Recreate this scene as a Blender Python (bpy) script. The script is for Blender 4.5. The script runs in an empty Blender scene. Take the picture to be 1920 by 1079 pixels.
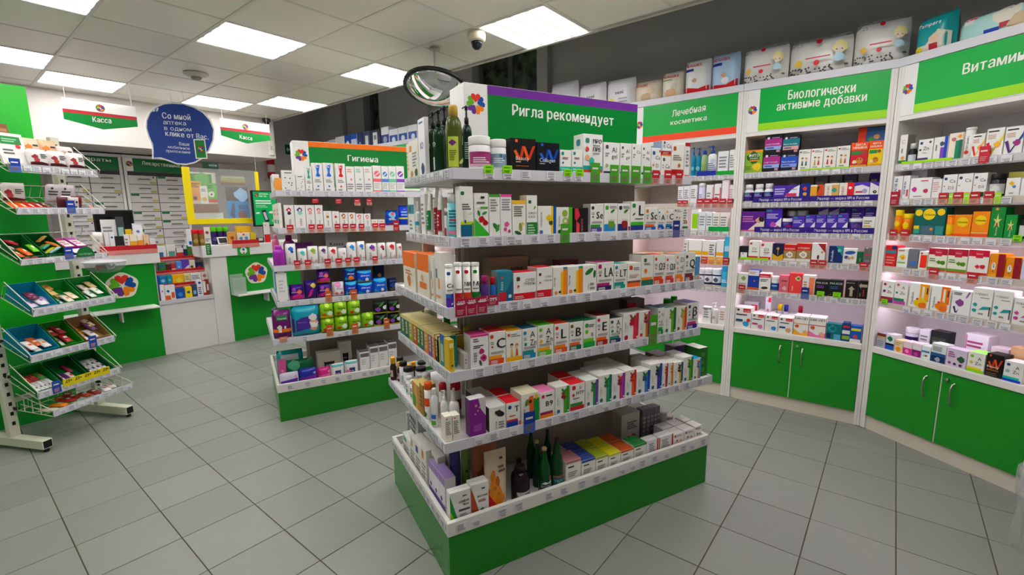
import bpy, math, random
from math import sin, cos, pi, radians
from mathutils import Vector, Matrix

S = bpy.context.scene
COL = S.collection
# ---------------------------------------------------------------- camera
W_, H_ = 1920.0, 1079.0
FPX = 881.81
YAW, PITCH, ROLL = radians(51.0375), radians(9.1467), radians(-0.6593)
EYE = Vector((0, 0, 1.5285))
FW = Vector((sin(YAW)*cos(PITCH), cos(YAW)*cos(PITCH), -sin(PITCH)))
R0 = Vector((cos(YAW), -sin(YAW), 0)); U0 = R0.cross(FW)
RT = cos(ROLL)*R0 + sin(ROLL)*U0
UP = cos(ROLL)*U0 - sin(ROLL)*R0
cd = bpy.data.cameras.new('camera'); cam = bpy.data.objects.new('camera', cd); COL.objects.link(cam)
cd.sensor_width = 36.0; cd.lens = FPX/W_*36.0; cd.clip_start = 0.02
cam.matrix_world = Matrix(((RT.x, UP.x, -FW.x, EYE.x), (RT.y, UP.y, -FW.y, EYE.y), (RT.z, UP.z, -FW.z, EYE.z), (0, 0, 0, 1)))
S.camera = cam
# ---------------------------------------------------------------- light, world, exposure
S.view_settings.view_transform = 'Standard'; S.view_settings.look = 'None'
S.view_settings.gamma = 1.0; S.view_settings.use_curve_mapping = False
S.view_settings.exposure = 0.62
wd = bpy.data.worlds.new('world'); S.world = wd; wd.use_nodes = True
wd.node_tree.nodes['Background'].inputs[0].default_value = (0.8, 0.88, 1.0, 1)
wd.node_tree.nodes['Background'].inputs[1].default_value = 0.15
PANEL_E = 15.0      # ceiling light panels
STRIP_E = 14.0      # LED strips inside the wall cabinets
S.cycles.use_denoising = True
S.cycles.max_bounces = 8; S.cycles.diffuse_bounces = 4; S.cycles.transparent_max_bounces = 12

def hit(px, py, P0, n):
    """the point of the plane (P0, n) that is seen at a pixel of the photograph"""
    r = FW + RT*((px-960)/FPX) - UP*((py-539.5)/FPX)
    n = Vector(n); t = n.dot(Vector(P0)-EYE)/n.dot(r)
    return EYE + r*t
def hz(px, py, z): return hit(px, py, (0, 0, z), (0, 0, 1))
def proj(P):
    d = Vector(P)-EYE; a = d.dot(FW)
    return 960+FPX*d.dot(RT)/a, 539.5-FPX*d.dot(UP)/a
CEIL = 2.8325
# ---------------------------------------------------------------- materials
SAT = 1.13
def lin(h):
    h = h.lstrip('#')
    if len(h) == 3: h = ''.join(c*2 for c in h)
    o = []; v = [int(h[i:i+2], 16) for i in (0, 2, 4)]; g = .3*v[0]+.55*v[1]+.15*v[2]
    h = ''.join('%02x' % max(0, min(255, round(g+(q-g)*SAT))) for q in v)
    for i in (0, 2, 4):
        c = int(h[i:i+2], 16)/255
        o.append(c/12.92 if c <= .04045 else ((c+.055)/1.055)**2.4)
    return (*o, 1)
MATS = {}
def mat(h, rough=.42, metal=0.0, emit=0.0, trans=0.0, var=.05, scale=60., alpha=1.0, bump=0.0, ior=1.45):
    k = (h, rough, metal, emit, trans, var, scale, alpha, bump)
    if k in MATS: return MATS[k]
    m = bpy.data.materials.new('m_'+h.strip('#')); m.use_nodes = True
    nt = m.node_tree; b = nt.nodes['Principled BSDF']; c = lin(h)
    b.inputs['Base Color'].default_value = c
    b.inputs['Roughness'].default_value = rough; b.inputs['Metallic'].default_value = metal
    b.inputs['IOR'].default_value = ior; b.inputs['Specular IOR Level'].default_value = .32
    if trans: b.inputs['Transmission Weight'].default_value = trans
    if alpha < 1: b.inputs['Alpha'].default_value = alpha
    if emit:
        b.inputs['Emission Color'].default_value = c; b.inputs['Emission Strength'].default_value = emit
    if var or bump:
        tc = nt.nodes.new('ShaderNodeTexCoord'); nz = nt.nodes.new('ShaderNodeTexNoise')
        nz.inputs['Scale'].default_value = scale; nz.inputs['Detail'].default_value = 2
        nt.links.new(tc.outputs['Object'], nz.inputs['Vector'])
        if var:
            mr = nt.nodes.new('ShaderNodeMapRange')
            mr.inputs['To Min'].default_value = max(0, rough-var); mr.inputs['To Max'].default_value = min(1, rough+var)
            nt.links.new(nz.outputs[0], mr.inputs[0]); nt.links.new(mr.outputs[0], b.inputs['Roughness'])
        if bump:
            bp = nt.nodes.new('ShaderNodeBump'); bp.inputs['Strength'].default_value = bump; bp.inputs['Distance'].default_value = .002
            nt.links.new(nz.outputs[0], bp.inputs['Height']); nt.links.new(bp.outputs[0], b.inputs['Normal'])
    MATS[k] = m
    return m
def M(h):
    """colour -> glossy card; a few codes for other finishes"""
    if not isinstance(h, str): return h
    if h[0] == 'g': return mat(h[1:], rough=.08, var=.02)              # glass-like gloss
    if h[0] == 'm' : return mat(h[1:], rough=.28, metal=1.0)
    return mat(h)
# ---------------------------------------------------------------- glyphs (each character once)
GL = {}
def make_glyphs(chars):
    tmp = []
    for bold in (0,):
        for ch in chars:
            cu = bpy.data.curves.new('g', 'FONT'); cu.body = ch; cu.resolution_u = 2; cu.fill_mode = 'FRONT'
            o = bpy.data.objects.new('g', cu); COL.objects.link(o); tmp.append((bold, ch, o, cu))
    bpy.context.view_layer.update()
    dg = bpy.context.evaluated_depsgraph_get()
    for bold, ch, o, cu in tmp:
        me = bpy.data.meshes.new_from_object(o.evaluated_get(dg))
        vs = [(v.co.x, v.co.y) for v in me.vertices]; fs = [tuple(p.vertices) for p in me.polygons]
        if vs:
            x0 = min(v[0] for v in vs); x1 = max(v[0] for v in vs)
            V3, F3 = [], []                              # every facet a hair apart in depth, so that none lie in one plane
            for i, f in enumerate(fs): F3.append(tuple(range(len(V3), len(V3)+len(f)))); V3 += [(vs[j][0]-x0, vs[j][1], i % 5) for j in f]
            GL[bold, ch] = (V3, F3, x1-x0)
        bpy.data.meshes.remove(me)
    for (b, ch), (V, Fc, w) in list(GL.items()):       # bold: the same glyph set a little wider, three times
        n = len(V); GL[1, ch] = ([(x+q*.026, y+(q-1)*.006, l+5*q) for q in range(3) for x, y, l in V], [tuple(i+q*n for i in f) for q in range(3) for f in Fc], w+.052)
    for bold, ch, o, cu in tmp:
        bpy.data.objects.remove(o); bpy.data.curves.remove(cu)
RU = 'абвгдежзийклмнопрстуфхцчшщъыьэюя'
make_glyphs(RU+RU.upper()+'abcdefghijklmnopqrstuvwxyzABCDEFGHIJKLMNOPQRSTUVWXYZ0123456789-+%.,!&Ωβ№—\'')
def text2d(s, size, bold=0, gap=.09):
    """polygons of a line of text: cap height = size, starts at 0,0; returns (verts, faces, width)"""
    V, Fc, x = [], [], 0.0
    k = size/.72
    for ch in s:
        if ch == ' ': x += .3*k; continue
        if ch == '"':
            g = GL[1, 'l']
            for dx in (0, .2):
                b = len(V); V += [((dx+vx*.9+vy*.12)*k+x, size*.52+vy*k*.5, l) for vx, vy, l in g[0]]; Fc += [tuple(i+b for i in f) for f in g[1]]
            x += .45*k; continue
        g = GL.get((bold, ch))
        if not g: x += .3*k; continue
        b = len(V)
        V += [(x+vx*k, vy*k, l) for vx, vy, l in g[0]]; Fc += [tuple(i+b for i in f) for f in g[1]]
        x += (g[2]+gap)*k
    return V, Fc, max(x-gap*k, 1e-6)
# ---------------------------------------------------------------- mesh builder
class MB:
    def __init__(s): s.v = []; s.f = []; s.m = []; s.sm = []; s.mats = []
    def mi(s, m):
        m = M(m)
        if m not in s.mats: s.mats.append(m)
        return s.mats.index(m)
    def add(s, V, Fc, m, smooth=False):
        b = len(s.v); i = s.mi(m)
        s.v += [tuple(p) for p in V]; s.f += [tuple(j+b for j in f) for f in Fc]
        s.m += [i]*len(Fc); s.sm += [smooth]*len(Fc); return s
    def box(s, a, b, m, c=0.0, faces=None):
        """box from corner a to corner b with chamfered edges; faces: {'front'|'top'|'left'|'right'|'back': material}"""
        x0, y0, z0 = a; x1, y1, z1 = b
        fm = {'bottom': (0, 0, -1), 'top': (0, 0, 1), 'front': (0, -1, 0), 'back': (0, 1, 0), 'left': (-1, 0, 0), 'right': (1, 0, 0)}
        if c <= 0:
            V = [(x, y, z) for x in (x0, x1) for y in (y0, y1) for z in (z0, z1)]
            Q = {'left': (0, 1, 3, 2), 'right': (4, 6, 7, 5), 'front': (0, 4, 5, 1), 'back': (2, 3, 7, 6), 'bottom': (0, 2, 6, 4), 'top': (1, 5, 7, 3)}
            for k, q in Q.items(): s.add([V[i] for i in q], [(0, 1, 2, 3)], (faces or {}).get(k, m))
            return s
        cx, cy, cz = (x0+x1)/2, (y0+y1)/2, (z0+z1)/2; h = ((x1-x0)/2, (y1-y0)/2, (z1-z0)/2); c = min(c, *[.45*q for q in h])
        V = []; ID = {}
        for sx in (-1, 1):
            for sy in (-1, 1):
                for sz in (-1, 1):
                    sg = (sx, sy, sz)
                    for ax in range(3):
                        p = [sg[i]*(h[i] if i == ax else h[i]-c) for i in range(3)]
                        ID[sg, ax] = len(V); V.append((cx+p[0], cy+p[1], cz+p[2]))
        def quad(ids, n):
            pts = [Vector(V[i]) for i in ids]
            nn = (pts[1]-pts[0]).cross(pts[2]-pts[0])
            return tuple(ids) if nn.dot(n) > 0 else tuple(reversed(ids))
        for k, n in fm.items():
            ax = [i for i in range(3) if n[i]][0]; o1, o2 = [i for i in range(3) if i != ax]
            ids = []
            for a1, a2 in ((-1, -1), (1, -1), (1, 1), (-1, 1)):
                sg = [0, 0, 0]; sg[ax] = n[ax]; sg[o1] = a1; sg[o2] = a2; ids.append(ID[tuple(sg), ax])
            q = quad(ids, Vector(n)); s.add([V[i] for i in q], [(0, 1, 2, 3)], (faces or {}).get(k, m))
        ef = []
        for ax in range(3):
            o1, o2 = [i for i in range(3) if i != ax]
            for a1 in (-1, 1):
                for a2 in (-1, 1):
                    sg = [0, 0, 0]; sg[o1] = a1; sg[o2] = a2; A = list(sg); A[ax] = -1; B = list(sg); B[ax] = 1
                    n = [0, 0, 0]; n[o1] = a1; n[o2] = a2
                    ef.append(quad([ID[tuple(A), o1], ID[tuple(B), o1], ID[tuple(B), o2], ID[tuple(A), o2]], Vector(n)))
        for sx in (-1, 1):
            for sy in (-1, 1):
                for sz in (-1, 1): ef.append(quad([ID[(sx, sy, sz), 0], ID[(sx, sy, sz), 1], ID[(sx, sy, sz), 2]], Vector((sx, sy, sz))))
        s.add(V, ef, m); return s
    def lathe(s, prof, m, n=18, o=(0, 0, 0), cap=True, ey=1.0):
        """prof: [(r, z)] bottom to top, or [(r, z, material)] where material starts there"""
        V = []; cur = m
        for p in prof:
            for k in range(n):
                a = 2*pi*k/n; V.append((o[0]+p[0]*cos(a), o[1]+p[0]*ey*sin(a), o[2]+p[1]))
        base = len(s.v); s.v += V
        for i in range(len(prof)-1):
            if len(prof[i]) > 2: cur = prof[i][2]
            mi = s.mi(cur); flat = abs(prof[i][1]-prof[i+1][1]) < 1e-5
            for k in range(n):
                k2 = (k+1) % n
                s.f.append((base+i*n+k, base+i*n+k2, base+(i+1)*n+k2, base+(i+1)*n+k)); s.m.append(mi); s.sm.append(not flat)
        if cap:
            s.f.append(tuple(base+k for k in reversed(range(n)))); s.m.append(s.mi(m)); s.sm.append(False)
            if prof[-1][0] > 1e-4:
                s.f.append(tuple(base+(len(prof)-1)*n+k for k in range(n))); s.m.append(s.mi(cur)); s.sm.append(False)
        return s
    def tube(s, pts, r, m, n=6, closed=False):
        pts = [Vector(p) for p in pts]; N = len(pts); base = len(s.v); mi = s.mi(m)
        for i, p in enumerate(pts):
            if closed: d = pts[(i+1) % N]-pts[i-1]
            else: d = pts[min(i+1, N-1)]-pts[max(i-1, 0)]
            d.normalize(); a = d.cross(Vector((0, 0, 1)))
            if a.length < 1e-3: a = d.cross(Vector((1, 0, 0)))
            a.normalize(); b = d.cross(a)
            for k in range(n):
                t = 2*pi*k/n; q = p+a*(r*cos(t))+b*(r*sin(t)); s.v.append(tuple(q))
        for i in range(N if closed else N-1):
            j = (i+1) % N
            for k in range(n):
                k2 = (k+1) % n
                s.f.append((base+i*n+k, base+i*n+k2, base+j*n+k2, base+j*n+k)); s.m.append(mi); s.sm.append(True)
        if not closed:
            s.f.append(tuple(base+k for k in range(n))); s.f.append(tuple(base+(N-1)*n+k for k in reversed(range(n)))); s.m += [mi, mi]; s.sm += [False, False]
        return s
    def poly(s, pts, m): return s.add(pts, [tuple(range(len(pts)))], m)
    def slab(s, pts2, y0, y1, m, edge=None):
        """outline in x,z given thickness along y (front at y0); star-shaped about its centre"""
        n = len(pts2); cx = sum(p[0] for p in pts2)/n; cz = sum(p[1] for p in pts2)/n
        V = [(x, y0, z) for x, z in pts2]+[(cx, y0, cz)]; s.add(V, [(i, (i+1) % n, n) for i in range(n)], m)
        V = [(x, y1, z) for x, z in pts2]+[(cx, y1, cz)]; s.add(V, [((i+1) % n, i, n) for i in range(n)], m)
        V = [(x, y0, z) for x, z in pts2]+[(x, y1, z) for x, z in pts2]
        s.add(V, [(i, i+n, (i+1) % n+n, (i+1) % n) for i in range(n)], edge or m); return s
    def bake(s, F):
        s.v = [tuple(F.w(*p)) for p in s.v]; return s
    def mesh(s, name):
        me = bpy.data.meshes.new(name); me.from_pydata(s.v, [], s.f)
        for m in s.mats: me.materials.append(m)
        me.polygons.foreach_set('material_index', s.m); me.polygons.foreach_set('use_smooth', s.sm); me.update()
        return me
    def build(s, name, parent=None, loc=None, rotz=0.0, **tags):
        return put(name, s.mesh(name), parent, loc, rotz, **tags)
def put(name, me, parent=None, loc=None, rotz=0.0, **tags):
    o = bpy.data.objects.new(name, me); COL.objects.link(o)
    if parent: o.parent = parent
    if loc is not None: o.location = loc
    o.rotation_euler.z = rotz
    for k, v in tags.items():
        if v: o[k] = v
    return o
def thing(name, label, category, loc=(0, 0, 0), rotz=0.0, group=None, **kw):
    return put(name, None, None, loc, rotz, label=label, category=category, group=group, **kw)
def structure(name, mb, parent=None, loc=None, rotz=0.0, **tags):
    return mb.build(name, parent, loc, rotz, kind='structure' if parent is None else None, **tags)
# ---------------------------------------------------------------- flat print on a surface
def flower(cx, cy, r, k=5, ph=0.0):
    """the five heart petals of the emblem: list of (points, colour)"""
    out = []
    for i, c in enumerate(('d93a2b', '1b4f9c', 'f08a1d', '6b3a8e', '6fb131')):
        a = pi/2-2*pi*i/5+ph; pts = []
        for t in range(14):
            u = 2*pi*t/14; hx = 16*sin(u)**3/16; hy = (13*cos(u)-5*cos(2*u)-2*cos(3*u)-cos(4*u))/16
            x = hx*r*.50; y = r*.57+hy*r*.47
            pts.append((cx+x*sin(a)+y*cos(a), cy-x*cos(a)+y*sin(a)))
        out.append((pts, c))
    return out
def printing(mb, ops, surf, w, h, eps=.0004, lift=.0003):
    """ops in millimetre-free fractions of the face (u to the right, v up); surf(u, v, d) -> point, d = distance off the surface"""
    d = eps
    def P(V, Fc, c):
        mb.add([surf(min(1, max(0, p[0])), min(1, max(.004, p[1])), d+(p[2]*4e-5 if len(p) > 2 else 0)) for p in V], Fc, c)
    def PP(V, c, ctr=None):
        """filled outline; on a curved face it is split into rings so that it follows the bulge"""
        n = len(V)
        if not surf.curved: P(V, [tuple(range(n))], c); return
        if n < 9:
            V = [(V[i][0]+(V[(i+1) % n][0]-V[i][0])*q/3, V[i][1]+(V[(i+1) % n][1]-V[i][1])*q/3) for i in range(n) for q in range(3)]; n *= 3
        x, y = ctr or (sum(p[0] for p in V)/n, sum(p[1] for p in V)/n)
        R = [(x, y)]+[(x+(p[0]-x)*t, y+(p[1]-y)*t) for t in (.34, .68, 1) for p in V]
        P(R, [(0, 1+i, 1+(i+1) % n) for i in range(n)]+[(1+j*n+i, 1+j*n+n+i, 1+j*n+n+(i+1) % n, 1+j*n+(i+1) % n) for j in (0, 1) for i in range(n)], c)
    for op in ops:
        k = op[0]; d += lift
        if k == 'r':
            _, x0, y0, x1, y1, c = op; nx = 1+int((x1-x0)*(22 if surf.curved == 1 else 14)) if surf.curved else 1; ny = 1+int((y1-y0)*(14 if surf.curved == 2 else 5)) if surf.curved else 1
            V = [(x0+(x1-x0)*i/nx, y0+(y1-y0)*j/ny) for j in range(ny+1) for i in range(nx+1)]
            P(V, [(j*(nx+1)+i, j*(nx+1)+i+1, (j+1)*(nx+1)+i+1, (j+1)*(nx+1)+i) for j in range(ny) for i in range(nx)], c)
        elif k in 'tT':
            # text: x, y of the lower left corner, cap height as a fraction of the width, colour, [max width fraction], [rotated]
            _, s, x, y, sz, c = op[:6]; mw = op[6] if len(op) > 6 else None; rot = len(op) > 7 and op[7]
            V, Fc, tw = text2d(s, sz*w, 1 if k == 'T' else 0)
            L = h if rot else w
            sx = min(1.0, mw*L/tw) if mw else 1.0
            if rot: V = [(x-vy/w, y+vx*sx/h, l) for vx, vy, l in V]
            else: V = [(x+vx*sx/w, y+vy/h, l) for vx, vy, l in V]
            P(V, Fc, c)
        elif k == 'o':
            _, x, y, r, c = op; n = 10 if r*w < .02 else 20
            PP([(x+r*cos(2*pi*i/n), y+r*w/h*sin(2*pi*i/n)) for i in range(n)], c)
        elif k == 'q':   # rounded square badge
            _, x, y, r, c = op; V = []
            for i in range(16):
                a = 2*pi*(i+.5)/16; ca, sa = cos(a), sin(a); q = r/((abs(ca)**4+abs(sa)**4)**.25); V.append((x+q*ca, y+q*sa*w/h))
            PP(V, c)
        elif k == 'l':   # lines of small print
            _, x0, y0, x1, y1, n, c = op; rr = random.Random(int(x0*977+y0*3571+n))
            for i in range(n):
                y = y1-(y1-y0)*(i+.5)/n; t = (y1-y0)/n*.26; e = x0+(x1-x0)*rr.uniform(.6, 1)
                nx = 1+int((x1-x0)*22) if surf.curved else 1
                V = [(x0+(e-x0)*q/nx, yy) for yy in (y-t, y+t) for q in range(nx+1)]
                P(V, [(q, q+1, nx+2+q, nx+1+q) for q in range(nx)], c)
        elif k == 'p':
            PP(list(op[1]), op[2])
        elif k == 'b':   # leaf / fruit / petal blob
            _, x, y, r, c, seed = op; rr = random.Random(seed); n = 11
            V = [(x+r*rr.uniform(.7, 1.1)*cos(2*pi*i/n), y+r*w/h*rr.uniform(.7, 1.1)*sin(2*pi*i/n)) for i in range(n)]
            PP(V, c, (x, y))
        elif k == 'e':   # leaning leaf: centre, half length, angle
            _, x, y, r, ang, c = op; V = []
            for i in range(12):
                t = 2*pi*i/12; a, b = r*cos(t), r*.42*sin(t); V.append((x+a*cos(ang)-b*sin(ang), y+(a*sin(ang)+b*cos(ang))*w/h))
            PP(V, c)
        elif k == 'f':   # five-petal emblem
            _, x, y, r = op[:4]
            if len(op) > 4: P([(x+r*1.14*cos(2*pi*i/30)*(1+.045*cos(5*(2*pi*i/30-pi/2))), y+r*1.14*w/h*sin(2*pi*i/30)*(1+.045*cos(5*(2*pi*i/30-pi/2)))) for i in range(30)], [tuple(range(30))], op[4])
            for pts, c in flower(0, 0, r):
                cxm = sum(p[0] for p in pts)/14; cym = sum(p[1] for p in pts)/14
                V = [(x+cxm, y+cym*w/h)]+[(x+px, y+py*w/h) for px, py in pts]
                P(V, [(0, 1+(i+1) % 14, 1+i) for i in range(14)], c)
            P([(x+r*.2*cos(2*pi*i/10), y+r*.2*w/h*sin(2*pi*i/10)) for i in range(10)], [tuple(range(10))], 'f4f2ee')
class Flat:
    """front face of a box: x from x0, z from z0, facing -y at y"""
    curved = 0
    def __init__(s, x0, z0, w, h, y=0.0): s.a = (x0, z0, w, h, y)
    def __call__(s, u, v, d): x0, z0, w, h, y = s.a; return (x0+u*w, y-d, z0+v*h)
class FlatX:
    """a face looking to -x (u runs from back to front)"""
    curved = 0
    def __init__(s, x, y0, y1, z0, h): s.a = (x, y0, y1, z0, h)
    def __call__(s, u, v, d): x, y0, y1, z0, h = s.a; return (x-d, y0+(y1-y0)*u, z0+v*h)
class Cyl:
    curved = 1
    def __init__(s, r, z0, h, span=.92, ey=1.0): s.a = (r, z0, h, span, ey)
    def __call__(s, u, v, d):
        r, z0, h, span, ey = s.a; a = -pi/2+(u-.5)*pi*span; return ((r+d)*cos(a), (r*ey+d)*sin(a)+r*ey, z0+v*h)
class Pillow:
    curved = 2
    def __init__(s, w, h, d, b): s.a = (w, h, d, b)
    def __call__(s, u, v, d):
        w, h, dp, b = s.a; return ((u-.5)*w, b*(1-pillow_f(u, v))-d, v*h)
def pillow_f(u, v):
    f = max(0., 1-abs(2*u-1)**4)*max(0., 1-abs(2*v-1)**4); return f**.5
class Frame:
    """a vertical plane in the room: origin O, local x to the viewer's right, local y into it, z up"""
    def __init__(s, O, rotz): s.O = Vector(O); s.r = rotz; s.a = Vector((cos(rotz), sin(rotz), 0)); s.b = Vector((-sin(rotz), cos(rotz), 0))
    def at(s, px, py, off=0.0):
        P = hit(px, py, s.O+s.b*off, s.b)-s.O; return P.dot(s.a), P.z
    def w(s, x, y=0.0, z=0.0): return s.O+s.a*x+s.b*y+Vector((0, 0, z))
    def sx(s, px, z, off=0.0, x0=0.0):
        """local x of the point at height z and depth off that is seen at image column px"""
        x = x0
        for _ in range(3):
            py = proj(s.w(x, off, z))[1]; x = s.at(px, py, off)[0]
        return x
def fr_text(mb, fr, s, a, b, cap, col, bold=1, off=0.0, eps=.003):
    x0, z0 = fr.at(a[0], a[1], off); x1, z1 = fr.at(b[0], b[1], off); ch = fr.at(a[0], a[1]-cap, off)[1]-z0
    V, Fc, tw = text2d(s, ch, bold); k = (x1-x0)/tw; sl = (z1-z0)/(x1-x0)
    mb.add([(x0+vx*k, off-eps-l*6e-5, z0+vy+sl*vx*k) for vx, vy, l in V], Fc, col)
RND = random.Random(7)
# ---------------------------------------------------------------- floor
def tile_material(h, name, bump):
    m = bpy.data.materials.new(name); m.use_nodes = True; nt = m.node_tree; b = nt.nodes['Principled BSDF']
    tc = nt.nodes.new('ShaderNodeTexCoord'); oi = nt.nodes.new('ShaderNodeObjectInfo')
    n1 = nt.nodes.new('ShaderNodeTexNoise'); n1.inputs['Scale'].default_value = 9; n1.inputs['Detail'].default_value = 5
    n2 = nt.nodes.new('ShaderNodeTexNoise'); n2.inputs['Scale'].default_value = 260; n2.inputs['Detail'].default_value = 2
    ad = nt.nodes.new('ShaderNodeVectorMath'); ad.operation = 'ADD'
    nt.links.new(tc.outputs['Object'], ad.inputs[0]); nt.links.new(oi.outputs['Location'], ad.inputs[1])
    nt.links.new(ad.outputs[0], n1.inputs['Vector']); nt.links.new(ad.outputs[0], n2.inputs['Vector'])
    mx = nt.nodes.new('ShaderNodeMix'); mx.data_type = 'RGBA'
    c = lin(h); mx.inputs['A'].default_value = (*[q*.86 for q in c[:3]], 1); mx.inputs['B'].default_value = (*[min(1, q*1.13) for q in c[:3]], 1)
    a1 = nt.nodes.new('ShaderNodeMath'); a1.operation = 'MULTIPLY_ADD'; a1.inputs[1].default_value = .45
    nt.links.new(oi.outputs['Random'], a1.inputs[0]); 
    a2 = nt.nodes.new('ShaderNodeMath'); a2.operation = 'MULTIPLY_ADD'; a2.inputs[1].default_value = .35; 
    nt.links.new(n1.outputs[0], a2.inputs[0]); nt.links.new(n2.outputs[0], a2.inputs[2])
    a3 = nt.nodes.new('ShaderNodeMath'); a3.operation = 'MULTIPLY'; a3.inputs[1].default_value = .4
    nt.links.new(a2.outputs[0], a3.inputs[0]); nt.links.new(a3.outputs[0], a1.inputs[2])
    nt.links.new(a1.outputs[0], mx.inputs['Factor']); nt.links.new(mx.outputs['Result'], b.inputs['Base Color'])
    b.inputs['Roughness'].default_value = .36
    bp = nt.nodes.new('ShaderNodeBump'); bp.inputs['Strength'].default_value = bump; bp.inputs['Distance'].default_value = .0015
    nt.links.new(n2.outputs[0], bp.inputs['Height']); nt.links.new(bp.outputs[0], b.inputs['Normal'])
    return m
TS = .3333; TX, TY = .2491, 3.5266
XL, XR, YB, YF = -2.0, 4.42, -2.2, 8.15
fm = tile_material('8d8f89', 'floor_tile', .35)
grout = mat('5a4c3a', rough=.9, scale=30, bump=.3)
fl = structure('floor', MB().box((XL, YB, -.06), (XR, YF, -.0035), grout))
tb = MB().box((-TS/2+.0022, -TS/2+.0022, -.005), (TS/2-.0022, TS/2-.0022, 0), fm, c=.0012)
tm = tb.mesh('tile')
def footprint(O, th, L, W, m=.0):
    a = Vector((cos(th), sin(th), 0)); b = Vector((-sin(th), cos(th), 0))
    return lambda x, y: m < (Vector((x, y, 0))-Vector(O)).dot(a) < L-m and m < (Vector((x, y, 0))-Vector(O)).dot(b) < W-m
TH1, O1 = radians(-22.444), Vector((1.166, 1.290, 0)); TH2, O2 = radians(-21.152), Vector((1.474, 3.4215, 0)); GL_, GW_ = 1.549, .871
hid = [footprint(O1, TH1, GL_, GW_, .12), footprint(O2, TH2, GL_, GW_, .12)]
near, rest = [], []
for i in range(-8, 14):
    for j in range(-18, 15):
        x, y = TX+TS*(i+.5), TY+TS*(j+.5)
        if not (XL < x < XR and YB < y < YF): continue
        c = Vector((x, y, 0)); d = (c-EYE); dep = d.dot(FW)
        vis = False
        if dep > .3:
            px, py = proj(c); vis = -120 < px < 2040 and py < 1250 and x < 4.1 and y < 6.35 and not any(f(x, y) for f in hid)
        (near if vis else rest).append((d.length, x, y))
near.sort()
for k, (_, x, y) in enumerate(near[:300]):
    put('tile', tm, fl, (x, y, RND.uniform(-.0006, .0004)))
rb = MB()
for _, x, y in near[300:]+rest: rb.box((x-TS/2+.0022, y-TS/2+.0022, -.005), (x+TS/2-.0022, y+TS/2-.0022, 0), fm)
rb.build('tile', fl, kind='stuff')
# ---------------------------------------------------------------- ceiling of grid tiles
CX, CY, CS = 3.2628, 2.4627, .6
cm = tile_material('e4e1d8', 'ceiling_tile', .12); bar = mat('dcd9d1', rough=.5)
ce = structure('ceiling', MB().box((XL, YB, CEIL+.055), (CX, YF, CEIL+.09), mat('8a8780', rough=.9)))
LIGHTS = [(-1, -1), (-1, 2), (-1, 5), (-3, 2), (-2, 6), (-4, 6), (-5, 5), (-5, 2), (-3, -1), (-5, -1), (-1, -4), (-3, -4), (-5, -4), (-7, 2)]
ctm = MB().box((-.2935, -.2935, 0), (.2935, .2935, .012), cm, c=.003).mesh('ceiling_tile')
for i in range(-9, 0):
    for j in range(-8, 8):
        if (i, j) in LIGHTS: continue
        x, y = CX+CS*(i+.5), CY+CS*(j+.5)
        if x < XL or y < YB or y > 7.0: continue
        put('tile', ctm, ce, (x, y, CEIL+.003+RND.uniform(0, .002)))
gb = MB()
for i in range(-9, 1): x = CX+CS*i; (x > XL) and gb.box((x-.0105, YB, CEIL), (x+.0105, YF, CEIL+.006), bar)
for j in range(-8, 10): y = CY+CS*j; (YB < y < YF) and gb.box((XL, y-.0105, CEIL+.0005), (CX, y+.0105, CEIL+.0065), bar)
gb.build('grid_bars', ce, kind='stuff')
MB().box((CX-.012, YB, CEIL-.012), (CX+.02, YF, CEIL+.1), mat('b9b6ae'), c=.002).build('edge_trim', ce)
# ceiling light panels: four LED bands behind a frosted cover
def band_light(name, e):
    m = bpy.data.materials.new(name); m.use_nodes = True; nt = m.node_tree; b = nt.nodes['Principled BSDF']
    tc = nt.nodes.new('ShaderNodeTexCoord'); sp = nt.nodes.new('ShaderNodeSeparateXYZ'); nt.links.new(tc.outputs['Object'], sp.inputs[0])
    ml = nt.nodes.new('ShaderNodeMath'); ml.operation = 'MULTIPLY'; ml.inputs[1].default_value = 2*pi/.1445; nt.links.new(sp.outputs['Y'], ml.inputs[0])
    cs = nt.nodes.new('ShaderNodeMath'); cs.operation = 'COSINE'; nt.links.new(ml.outputs[0], cs.inputs[0])
    mr = nt.nodes.new('ShaderNodeMapRange'); mr.interpolation_type = 'SMOOTHSTEP'; mr.inputs['From Min'].default_value = .95; mr.inputs['From Max'].default_value = -.6
    mr.inputs['To Min'].default_value = .46; mr.inputs['To Max'].default_value = e; nt.links.new(cs.outputs[0], mr.inputs[0])
    b.inputs['Base Color'].default_value = (.8, .8, .8, 1); b.inputs['Emission Color'].default_value = (1, .985, .96, 1)
    nt.links.new(mr.outputs[0], b.inputs['Emission Strength']); return m
blm = band_light('led_panel', PANEL_E)
fb = MB(); 
for a, b in (((-.297, -.297), (.297, -.285)), ((-.297, .285), (.297, .297)), ((-.297, -.285), (-.285, .285)), ((.285, -.285), (.297, .285))): fb.box((*a, 0), (*b, .05), mat('dedede'))
lfm = fb.mesh('frame'); ldm = MB().box((-.285, -.285, .004), (.285, .285, .012), blm).mesh('diffuser')
LW = {(-1, -1): 'nearest the dome camera, above the big island', (-1, 2): 'just behind the round mirror', (-1, 5): 'farthest along the grey window wall', (-3, 2): 'in the middle of the ceiling before the speech-bubble sign', (-2, 6): 'half behind the top of the blue bubble sign', (-4, 6): 'above the left cash desk sign', (-5, 5): 'cut by the frame above the green partition', (-5, 2): 'cut by the top left corner of the picture'}
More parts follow.
